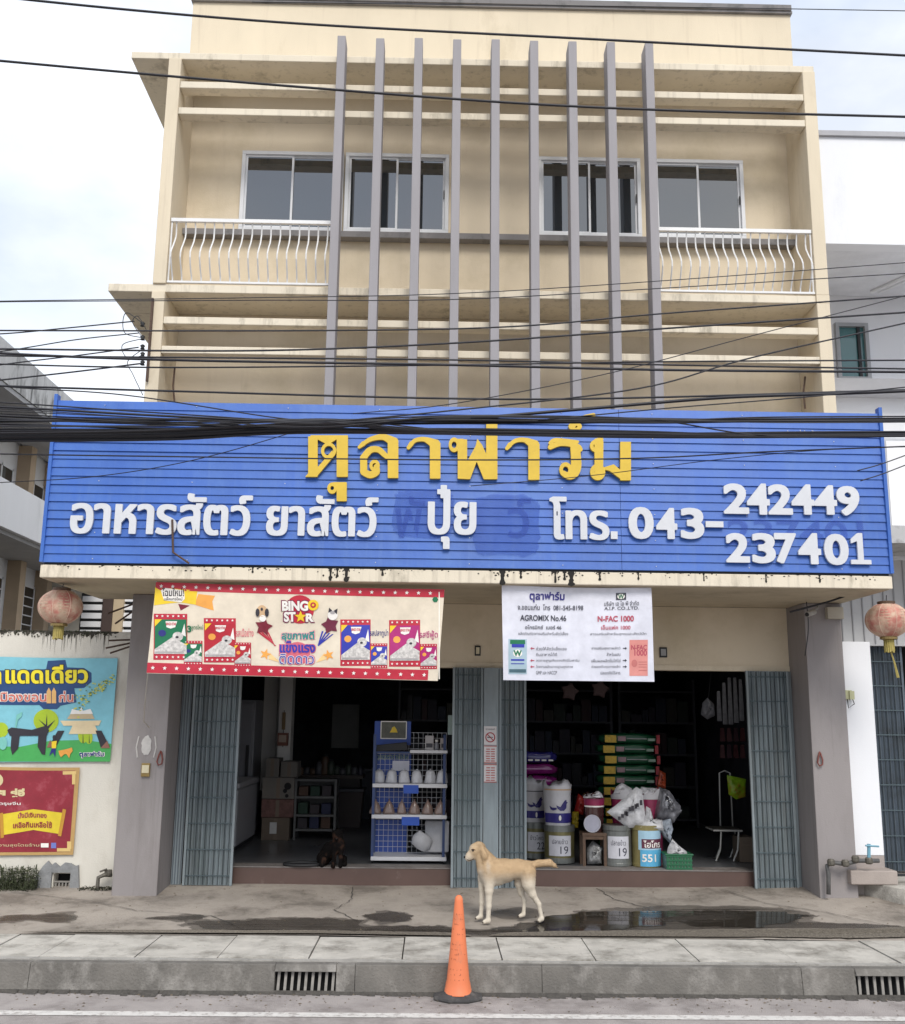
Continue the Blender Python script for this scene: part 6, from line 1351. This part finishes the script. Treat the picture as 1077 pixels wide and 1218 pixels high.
for k in range(nst):
    z0=zbase+max(pallet_h,0)+k*hh_; sh=random.uniform(-.02,.02); n_from_top=nst-1-k
    t=thing('green_sack',('topmost dark green feed sack of the stack' if n_from_top==0 else '%s dark green feed sack from the top of the stack'%ORD[n_from_top]),'sack',((xL+xR_)/2,ry,z0),'green feed sacks in a stack')
    pillow(xL+sh,xR_+sh,ry,ry+.5,z0,z0+hh_*1.06,k,'sack_body',gs,t)
    zc_=z0+hh_*.5; yf=ry-.012; w=xR_-xL
    def patch(a_,b_,q0,q1,m_,nm,off=0):
        MB().hexa([(xL+sh+w*a_,yf-.004-off,z0+hh_*q0),(xL+sh+w*b_,yf-.004-off,z0+hh_*q0),(xL+sh+w*b_,yf+.03,z0+hh_*q0),(xL+sh+w*a_,yf+.03,z0+hh_*q0),(xL+sh+w*a_,yf-.004-off,z0+hh_*q1),(xL+sh+w*b_,yf-.004-off,z0+hh_*q1),(xL+sh+w*b_,yf+.03,z0+hh_*q1),(xL+sh+w*a_,yf+.03,z0+hh_*q1)]).build(nm,m_,t)
    patch(.07,.26,.15,.85,M('sack_yellow',(190,155,40),.5,var=.3,scale=30),'yellow_patch'); patch(.29,.42,.3,.75,M('sack_pinkgrey',(150,120,125),.5,var=.2,scale=20),'logo_patch'); patch(.44,.78,.5,.56,pgrey,'text_line'); patch(.8,.92,.32,.58,M('sack_palegreen',(130,150,135),.5),'weight_patch'); patch(.945,1.0,.1,.9,M('sack_red',(150,28,38),.5,var=.3,scale=40),'red_end')
# purple / blue sacks behind shutter
for k,(a_,b_,c_) in enumerate(((894,908,(40,38,105)),(908.5,922,(120,28,100)),(922.5,936,(125,30,105)),(936.5,950,(110,22,90)),(950.5,964,(100,20,82)),(964.5,978,(95,20,78)),(978.5,1000,(88,18,72)))):
    x0,x1,z0,z1=Rc(615,a_,664,b_,13.9); t=thing('purple_sack',['blue printed sack topmost on the pile behind the middle shutter','glossy purple sack second from the top behind the middle shutter','glossy purple sack third from the top behind the middle shutter','glossy purple sack fourth from the top behind the middle shutter','glossy purple sack fifth from the top behind the middle shutter','glossy purple sack second from the floor behind the middle shutter','glossy purple sack lowest of the pile behind the middle shutter'][k],'sack',((x0+x1)/2,13.9,z0),'sacks piled behind the middle shutter')
    pillow(x0,x1,13.9,14.4,z0 if k<6 else FZ,z1,k*2,'sack_body',M('sack_col_%d'%k,c_,.25,var=.25,scale=12,coat=.4),t)
    if k: MB().box(x0+.05,x1-.08,13.885,13.93,(z0+z1)/2,(z0+z1)/2+.012).build('light_stripe',pm('stripe_pink',(190,120,175)),t)
    else:
        mb=MB(); 
        for q in range(5): mb.box(x0+.06+q*.09,x0+.12+q*.09,13.885,13.93,z0+.03,z0+.05)
        mb.build('print_mark',pwhite,t)
t=thing('red_bag','red and yellow bag squeezed behind the chicken feed sack','bag',(at(690,960,13.35)[0],13.35,at(690,970,13.35)[2])); crumple([at(683,966,13.3),at(694,970,13.3),at(696,950,13.3),at(688,944,13.3)],.15,M('red_bag_film',(150,35,30),.4),'bag_body',t,41); crumple([at(680,985,13.28),at(688,985,13.28),at(689,964,13.28),at(681,966,13.28)],.1,M('yellow_bag_film',(190,165,40),.4),'yellow_base',t,42)
t=thing('orange_bag','small orange and red packet on top of the clear plastic bag','packet',(at(788,930,13.6)[0],13.6,at(788,940,13.6)[2])); crumple([at(782,936,13.6),at(792,938,13.6),at(792,920,13.6),at(785,916,13.6)],.08,M('orange_film',(150,60,30),.4,var=.5,scale=20),'packet',t,44)
# chair of pale tube with hanging yellow bag
x,y,_=floorpos(862,1024); tubem=mat('pale_tube',(.4,.4,.38),.35,var=.1); y-=.1
t=thing('metal_chair','old tubular metal chair with black seat inside the right shutter','chair',(x,y,FZ))
zs_=at(862,986,y)[2]
sa=at(849,984,y)[0]; sb=at(882,984,y)[0]
MB().box(sa,sb,y-.02,y+.36,zs_-.03,zs_).build('seat',mat('chair_seat_dark',(.04,.035,.03),.5),t,bevel=.01)
MB().tube([(sa,y-.03,zs_-.02),(sb,y-.03,zs_-.02),(sb,y+.37,zs_-.02),(sa,y+.37,zs_-.02),(sa,y-.03,zs_-.02)],.011,6).build('seat_frame',tubem,t)
for (px_,py_,yy) in ((sa+.05,FZ,y-.02),(sa+.14,FZ,y+.3),(sb-.08,FZ,y-.02),(sb-.02,FZ,y+.34)): MB().tube([(px_+.04,yy,zs_-.03),(px_+.02,yy,zs_-.25),(px_-.04,yy,FZ+.01)],.011,6).build('leg',tubem,t)
bz_=at(880,920,y+.37)[2]; MB().tube([(sb-.16,y+.37,zs_-.02),(sb-.14,y+.4,bz_),(sb-.07,y+.41,bz_+.03),(sb,y+.4,bz_),(sb-.0,y+.37,zs_-.02)],.010,6).build('back_frame',tubem,t,smooth=True)
r_=Rc(864,922,889,950,y+.3); t=thing('yellow_bag','yellow green printed bag hanging on the back of the metal chair','bag',((r_[0]+r_[1])/2,y+.3,r_[2]))
crumple([at(865,922,y+.3),at(888,927,y+.3),at(887,948,y+.3),at(876,951,y+.3),at(867,945,y+.3)],.1,M('lime_film',(120,160,25),.45,var=.35,scale=14,dirt=lin((160,90,40)),dscale=9),'bag_body',t,51)
x0,x1,z0,z1=Rc(880,996,897,1023,13.3); t=thing('carton','tan cardboard box behind the edge of the right shutter','carton',((x0+x1)/2,13.3,FZ)); MB().box(x0,x1,13.3,13.6,FZ+.001,z1).build('box',card,t,bevel=.005); MB().box(x0+.03,x1-.03,13.296,13.3,z1-.1,z1-.09).build('tape',M('parcel_tape',(105,90,75)),t)
# hanging white packs
for k in range(5):
    px=853+k*6.6; x0,x1,z0,z1=Rc(px,(822,812,806,806,808)[k],px+6,(858,862,862,860,858)[k],13.5)
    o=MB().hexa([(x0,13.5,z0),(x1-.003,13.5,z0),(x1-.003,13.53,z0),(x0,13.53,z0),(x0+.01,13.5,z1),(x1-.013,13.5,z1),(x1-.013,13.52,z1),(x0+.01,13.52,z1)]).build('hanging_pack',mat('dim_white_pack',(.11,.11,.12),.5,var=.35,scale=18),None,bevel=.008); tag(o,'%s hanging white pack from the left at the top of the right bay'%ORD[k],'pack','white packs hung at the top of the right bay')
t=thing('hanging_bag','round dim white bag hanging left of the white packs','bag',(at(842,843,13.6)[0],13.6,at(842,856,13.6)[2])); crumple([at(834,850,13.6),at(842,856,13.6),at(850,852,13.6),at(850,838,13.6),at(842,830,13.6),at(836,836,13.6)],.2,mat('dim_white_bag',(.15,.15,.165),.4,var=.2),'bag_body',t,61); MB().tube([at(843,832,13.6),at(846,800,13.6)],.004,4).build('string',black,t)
for k in range(8):
    px=857+(k%4)*8; py=866+(k//4)*20; x0,x1,z0,z1=Rc(px,py,px+6,py+16,13.8); o=MB().hexa([(x0,13.8,z0),(x1,13.8,z0),(x1,13.84,z0),(x0,13.84,z0),(x0+.01,13.81,z1),(x1-.01,13.81,z1),(x1-.01,13.82,z1),(x0+.01,13.82,z1)]).build('red_packet',M('pack_red_%d'%(k%3),((55,18,22),(62,32,34),(45,22,30))[k%3],.4,var=.4,scale=30)); tag(o,'small red packet hanging in the right bay, %s row, %s from the left'%(['upper','lower'][k//4],ORD[k%4]),'packet','red packets hung in the right bay')
# star pinatas
for k,(px,py) in enumerate(((678,823),(714,820))):
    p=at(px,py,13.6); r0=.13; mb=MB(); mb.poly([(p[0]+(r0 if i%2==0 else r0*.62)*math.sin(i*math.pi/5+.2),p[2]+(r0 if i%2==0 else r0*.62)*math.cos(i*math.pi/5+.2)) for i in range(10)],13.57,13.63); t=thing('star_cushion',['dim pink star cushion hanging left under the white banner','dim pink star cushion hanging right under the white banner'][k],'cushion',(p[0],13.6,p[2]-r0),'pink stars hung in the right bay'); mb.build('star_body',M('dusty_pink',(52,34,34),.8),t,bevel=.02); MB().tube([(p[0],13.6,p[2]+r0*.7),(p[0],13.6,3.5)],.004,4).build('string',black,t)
# goods shelves along the back: dim silhouettes
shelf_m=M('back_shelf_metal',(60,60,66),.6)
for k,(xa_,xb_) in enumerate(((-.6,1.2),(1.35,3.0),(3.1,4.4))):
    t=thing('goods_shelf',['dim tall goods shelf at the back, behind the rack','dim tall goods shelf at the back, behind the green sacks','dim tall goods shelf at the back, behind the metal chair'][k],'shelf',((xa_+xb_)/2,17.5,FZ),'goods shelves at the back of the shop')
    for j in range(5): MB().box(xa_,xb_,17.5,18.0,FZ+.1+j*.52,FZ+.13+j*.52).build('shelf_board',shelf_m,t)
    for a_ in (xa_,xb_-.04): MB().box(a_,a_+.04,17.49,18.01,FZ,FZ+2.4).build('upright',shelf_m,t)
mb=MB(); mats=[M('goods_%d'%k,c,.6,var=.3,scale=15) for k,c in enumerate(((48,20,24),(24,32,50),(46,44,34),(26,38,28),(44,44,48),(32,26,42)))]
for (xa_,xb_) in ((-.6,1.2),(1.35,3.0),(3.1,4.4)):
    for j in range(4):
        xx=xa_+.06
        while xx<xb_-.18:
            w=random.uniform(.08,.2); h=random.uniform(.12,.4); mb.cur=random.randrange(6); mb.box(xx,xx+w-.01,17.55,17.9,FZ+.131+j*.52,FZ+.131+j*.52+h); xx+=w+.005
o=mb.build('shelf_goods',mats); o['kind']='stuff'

# ================================================================== TRAFFIC CONE
cx,cy_,_=atz(545,1183,-.23); cy_=8.94; cx=at(545,1180,cy_)[0]; cb=-.23
t=thing('traffic_cone','tall worn orange traffic cone with black rubber base at the kerb','traffic cone',(cx,cy_,cb))
orange=mat('faded_orange_pvc',(.68,.185,.075),.6,var=.1,scale=6,dirt=(.40,.16,.09),dscale=9,dpos=(.52,.7),streak=.5)
H=.80
MB().lathe([(.118,.045),(.112,.05),(.098,.13),(.092,.15),(.034,H-.045),(.033,H-.03),(.026,H-.012),(.012,H)],(cx,cy_,cb),32).build('cone_body',orange,t,smooth=True)
n=8; vs=[];fs=[]
for (r,z) in ((.205,.002),(.21,.012),(.205,.03),(.15,.045),(.125,.055),(.116,.06)):
    for k in range(8):
        q=math.pi/8+k*math.pi/4; vs.append((cx+r*math.cos(q)*1.02,cy_+r*math.sin(q)*.78,cb+z))
for j in range(5):
    for k in range(8): fs.append((j*8+k,j*8+(k+1)%8,(j+1)*8+(k+1)%8,(j+1)*8+k))
fs.append(tuple(range(8))[::-1]); fs.append(tuple(40+k for k in range(8)))
MB().add(vs,fs).build('rubber_base',mat('dusty_rubber',(.05,.048,.048),.8,var=.3,scale=12,dirt=(.13,.12,.11),dscale=9,dpos=(.5,.7)),t,bevel=.004)
mb=MB(); rr=random.Random(3)
for row in range(15):
    zz=.12+row*.038; 
    if row in (4,9): continue
    R0=.034+(.092-.034)*(H-.045-zz)/(H-.195) if zz>.15 else .095
    for k in range(4+rr.randrange(4)):
        q=a(-58+rr.random()*100); w=rr.uniform(.004,.013); h=rr.uniform(.003,.016); r2=R0+.0012
        if rr.random()<.5: h=.0035
        else: w=.004
        P_=[(cx+r2*math.cos(q),cy_+r2*math.sin(q),cb+zz),(cx+r2*math.cos(q+w/R0),cy_+r2*math.sin(q+w/R0),cb+zz),(cx+r2*math.cos(q+w/R0),cy_+r2*math.sin(q+w/R0),cb+zz+h),(cx+r2*math.cos(q),cy_+r2*math.sin(q),cb+zz+h)]
        mb.add(P_,[(0,1,2,3)])
mb.build('worn_ink',mat('worn_ink_brown',(.30,.085,.045),.7),t)

# ================================================================== DOGS
fur=bpy.data.materials.new('tan_fur'); fur.use_nodes=True; n=fur.node_tree.nodes; l=fur.node_tree.links; b=n['Principled BSDF']; b.inputs['Roughness'].default_value=.85; b.inputs['Specular IOR Level'].default_value=.2
at_=n.new('ShaderNodeAttribute'); at_.attribute_name='coat'; no_=n.new('ShaderNodeTexNoise'); no_.inputs['Scale'].default_value=38; no_.inputs['Detail'].default_value=5
tcn=n.new('ShaderNodeTexCoord'); mpp=n.new('ShaderNodeMapping'); mpp.inputs['Scale'].default_value=(.45,1,1); l.new(tcn.outputs['Object'],mpp.inputs[0]); l.new(mpp.outputs[0],no_.inputs['Vector'])
ad=n.new('ShaderNodeMath'); ad.operation='MULTIPLY_ADD'; l.new(no_.outputs[0],ad.inputs[0]); ad.inputs[1].default_value=.3; ad.inputs[2].default_value=-.15
a2=n.new('ShaderNodeMath'); a2.operation='ADD'; l.new(at_.outputs['Fac'],a2.inputs[0]); l.new(ad.outputs[0],a2.inputs[1])
rp=n.new('ShaderNodeValToRGB'); rp.color_ramp.elements[0].color=(.62,.555,.46,1); rp.color_ramp.elements[1].color=(.47,.33,.195,1); rp.color_ramp.elements[0].position=.15; rp.color_ramp.elements[1].position=.95
l.new(a2.outputs[0],rp.inputs[0]); l.new(rp.outputs[0],b.inputs['Base Color'])
bpn=n.new('ShaderNodeBump'); bpn.inputs['Strength'].default_value=.25; bpn.inputs['Distance'].default_value=.008; n9=n.new('ShaderNodeTexNoise'); n9.inputs['Scale'].default_value=110; l.new(mpp.outputs[0],n9.inputs['Vector']); l.new(n9.outputs[0],bpn.inputs['Height']); l.new(bpn.outputs[0],b.inputs['Normal'])
YD=10.72; gd=gz(0,YD)-.001
ox,_,_=at(579,1096,YD); K=.00154
def dp(zx,zy,dy=0): return (ox+(zx-425)*K,YD+dy,gd+(575-zy)*K+.006)
def C(p,q,r0,r1): return (p,q,r0*K,r1*K)
t=thing('tan_dog','lean tan dog standing side-on on the pavement facing left','dog',(ox+.2,YD,gd))
prims=[C(dp(455,262),dp(540,256),80,72),C(dp(540,256),dp(625,246),70,60),C(dp(625,246),dp(678,250),60,58),C(dp(412,262),dp(442,318),46,48),C(dp(440,300),dp(560,290),52,40),C(dp(452,300),dp(500,302),58,48),
 C(dp(448,222),dp(400,155),58,40),C(dp(410,245),dp(386,170),50,38),
 C(dp(372,122),dp(350,130),44,41),C(dp(345,145),dp(314,170),33,26),C(dp(314,166),dp(298,182),22,16),C(dp(345,170),dp(308,188),20,14),
 C(dp(386,106,-.055),dp(408,165,-.066),16,20),C(dp(408,160,-.066),dp(402,200,-.062),18,9),C(dp(384,106,.055),dp(402,165,.066),16,18),C(dp(402,160,.064),dp(398,194,.06),16,8),
 C(dp(440,305,-.05),dp(438,375,-.065),42,27),C(dp(438,375,-.065),dp(437,470,-.065),25,17),C(dp(437,470,-.065),dp(433,550,-.065),16,14),C(dp(434,558,-.065),dp(410,565,-.065),16,13),
 C(dp(402,305,.05),dp(398,370,.055),36,24),C(dp(398,370,.055),dp(396,460,.055),21,16),C(dp(396,460,.055),dp(390,540,.055),15,13),C(dp(390,548,.055),dp(368,555,.055),15,12),
 C(dp(686,262,-.045),dp(692,335,-.055),54,42),C(dp(690,330,-.055),dp(716,395,-.055),40,25),C(dp(716,395,-.055),dp(757,455,-.05),22,15),C(dp(757,455,-.05),dp(775,536,-.05),14,13),C(dp(776,546,-.05),dp(762,555,-.05),16,14),
 C(dp(650,270,.05),dp(642,340,.055),42,34),C(dp(642,340,.055),dp(652,400,.055),31,21),C(dp(652,400,.055),dp(672,445,.055),18,14),C(dp(672,445,.055),dp(667,520,.055),13,12),C(dp(665,533,.055),dp(644,541,.055),14,12),
 C(dp(695,225),dp(760,212),24,21),C(dp(760,212),dp(830,207),22,23),C(dp(830,207),dp(860,222),20,13),C(dp(860,222),dp(878,236),12,4)]
body=organic('body',prims,fur,t,res=.0068,k=.018)
me=body.data; at_l=me.attributes.new('coat','FLOAT','POINT'); lw=parent_world(t); vals=[]
for v in me.vertices:
    x=(v.co.x+lw[0]-ox)/K+425; z=575-((v.co.z+lw[2]-gd-.006)/K); yv=v.co.y+lw[1]-YD
    def sm(e0,e1,q): q=min(1,max(0,(q-e0)/(e1-e0))); return q*q*(3-2*q)
    c_=1-.75*sm(230,345,z); c_=c_*(1-sm(340,450,z))+.12*sm(340,450,z)
    hd=1-sm(360,420,x); hz=1-sm(190,240,z)
    face=.9-.35*sm(345,300,x)-.2*sm(150,185,z)*sm(370,340,x)
    c_=c_*(1-hd*hz)+face*hd*hz
    c_-=.45*math.exp(-((x-430-(z-215)*.0)/16)**2-((z-225)/38)**2)
    c_-=.35*math.exp(-((x-380)/22)**2-((z-270)/50)**2)
    vals.append(c_)
at_l.data.foreach_set('value',vals)
def ball(name,c,r,m,parent,sx=1,sz=1): 
    mb=MB(); mb.lathe([(r*math.sin(q)+1e-4,-r*sz*math.cos(q)) for q in np.linspace(0.05,math.pi-.05,9)],c,12,sx,1); return mb.build(name,m,parent,smooth=True)
dkw=M('wet_black',(25,20,20),.2)
VT=np.array([tuple(v.co) for v in me.vertices])+np.array(tuple(lw))
def onskin(zx,zy,side,out=0.):
    q=dp(zx,zy); d=np.hypot(VT[:,0]-q[0],VT[:,2]-q[2]); c_=np.where(d<.016)[0]; yy=VT[c_,1].min() if side<0 else VT[c_,1].max(); return (q[0],yy+side*out,q[2])
q=VT[np.argmin(VT[:,0])]; ball('nose',(q[0]+.004,q[1],q[2]+.008),.0155,dkw,t,1,.85)
for s_ in (-1,1): ball('eye',onskin(334,131,s_,-.004),.0105,dkw,t); MB().tube([onskin(322,126,s_,.0),onskin(335,122,s_,.001),onskin(348,128,s_,.001)],.0035,5).build('eyelid',M('lid_brown',(90,60,40),.7),t)
MB().tube([onskin(296,190,-1),onskin(312,195,-1),onskin(330,190,-1),onskin(340,184,-1)],.003,5).build('mouth',dkw,t)
fb=MB(); cf=[]; frn=random.Random(5); co_=list(VT); nv=[tuple(v.normal) for v in me.vertices]
for k in range(9000):
    i=frn.randrange(len(co_)); p=Vector(co_[i]); n_=Vector(nv[i]); x_=(p.x-ox)/K+425; z_=575-((p.z-gd-.006)/K)
    if z_>520 or (x_<350 and z_<200): continue
    flow=Vector((1,0,-.55)) if z_<330 else Vector((.25,0,-1)); 
    if x_>700: flow=Vector((1,0,-.25))
    flow=(flow-n_*flow.dot(n_)).normalized() if flow.length>0 else flow
    ln=(.012 if z_>330 else .018)*frn.uniform(.6,1.3)*(1.35 if x_>700 or (380<x_<470 and z_<260) else 1); d=(flow+n_*.22).normalized()*ln; sd_=n_.cross(flow).normalized()*.0022
    fb.add([p-sd_-n_*.001,p+sd_-n_*.001,p+d],[(0,1,2)]); cf+=[vals[i]+frn.uniform(-.07,.07)]*3
fo=fb.build('fur',fur,t,smooth=True); fa=fo.data.attributes.new('coat','FLOAT','POINT'); fa.data.foreach_set('value',cf); fo['kind']='stuff'
for (a_,b_,c_) in ((400,570,-.06),(358,560,.05),(752,562,-.05),(632,546,.055)):
    mb=MB()
    for k in range(4): mb.tube([dp(a_+3,b_-4,c_+(k-1.5)*.012),dp(a_-6,b_+3,c_+(k-1.5)*.013)],[.004,.0015],5)
    mb.build('claw',M('claw',(70,60,50),.5),t)
# dark seated dog
x,y,_=floorpos(394,1032); t=thing('dark_dog','small black and tan dog sitting on the shop floor behind the threshold','dog',(x,y,FZ)); k_=.41/46
def sp(px,py,dy=0): return (x+(px-394)*.01015,y+dy,FZ+.004+(1032-py)*.0102)
def Cs(p,q,a_,b_): return (p,q,a_,b_)
prims=[Cs(sp(384,1024,.12),sp(392,1014,.08),.085,.09),Cs(sp(392,1014,.08),sp(402,1008,.0),.09,.08),Cs(sp(401,1008,0),sp(401,1000,0),.075,.055),Cs(sp(400,998,0),sp(400,995,-.02),.058,.052),Cs(sp(400,998,-.03),sp(400,1001,-.08),.032,.022),
 Cs(sp(405,1008,-.03),sp(405,1030,-.05),.034,.02),Cs(sp(398,1008,-.03),sp(397,1031,-.06),.034,.02),Cs(sp(405,1030,-.05),sp(405,1030,-.08),.02,.018),Cs(sp(397,1030,-.06),sp(396,1030,-.09),.02,.018),
 Cs(sp(385,1024,.0),sp(384,1029,-.05),.05,.03),Cs(sp(407,1024,.1),sp(409,1029,0),.045,.03),Cs(sp(396,996,0),sp(393.5,991,.01),.02,.008),Cs(sp(404,996,0),sp(406.5,991,.01),.02,.008)]
organic('body',prims,mat('black_tan_fur',(.006,.005,.005),.95,spec=.1,var=.3,scale=14,dirt=(.06,.03,.02),dscale=9,dpos=(.52,.66)),t,res=.008,k=.02)
ball('nose',sp(400,1000,-.105),.009,dkw,t)
for s_ in(-1,1): ball('eye',sp(400+s_*2,996.5,-.058),.006,dkw,t)
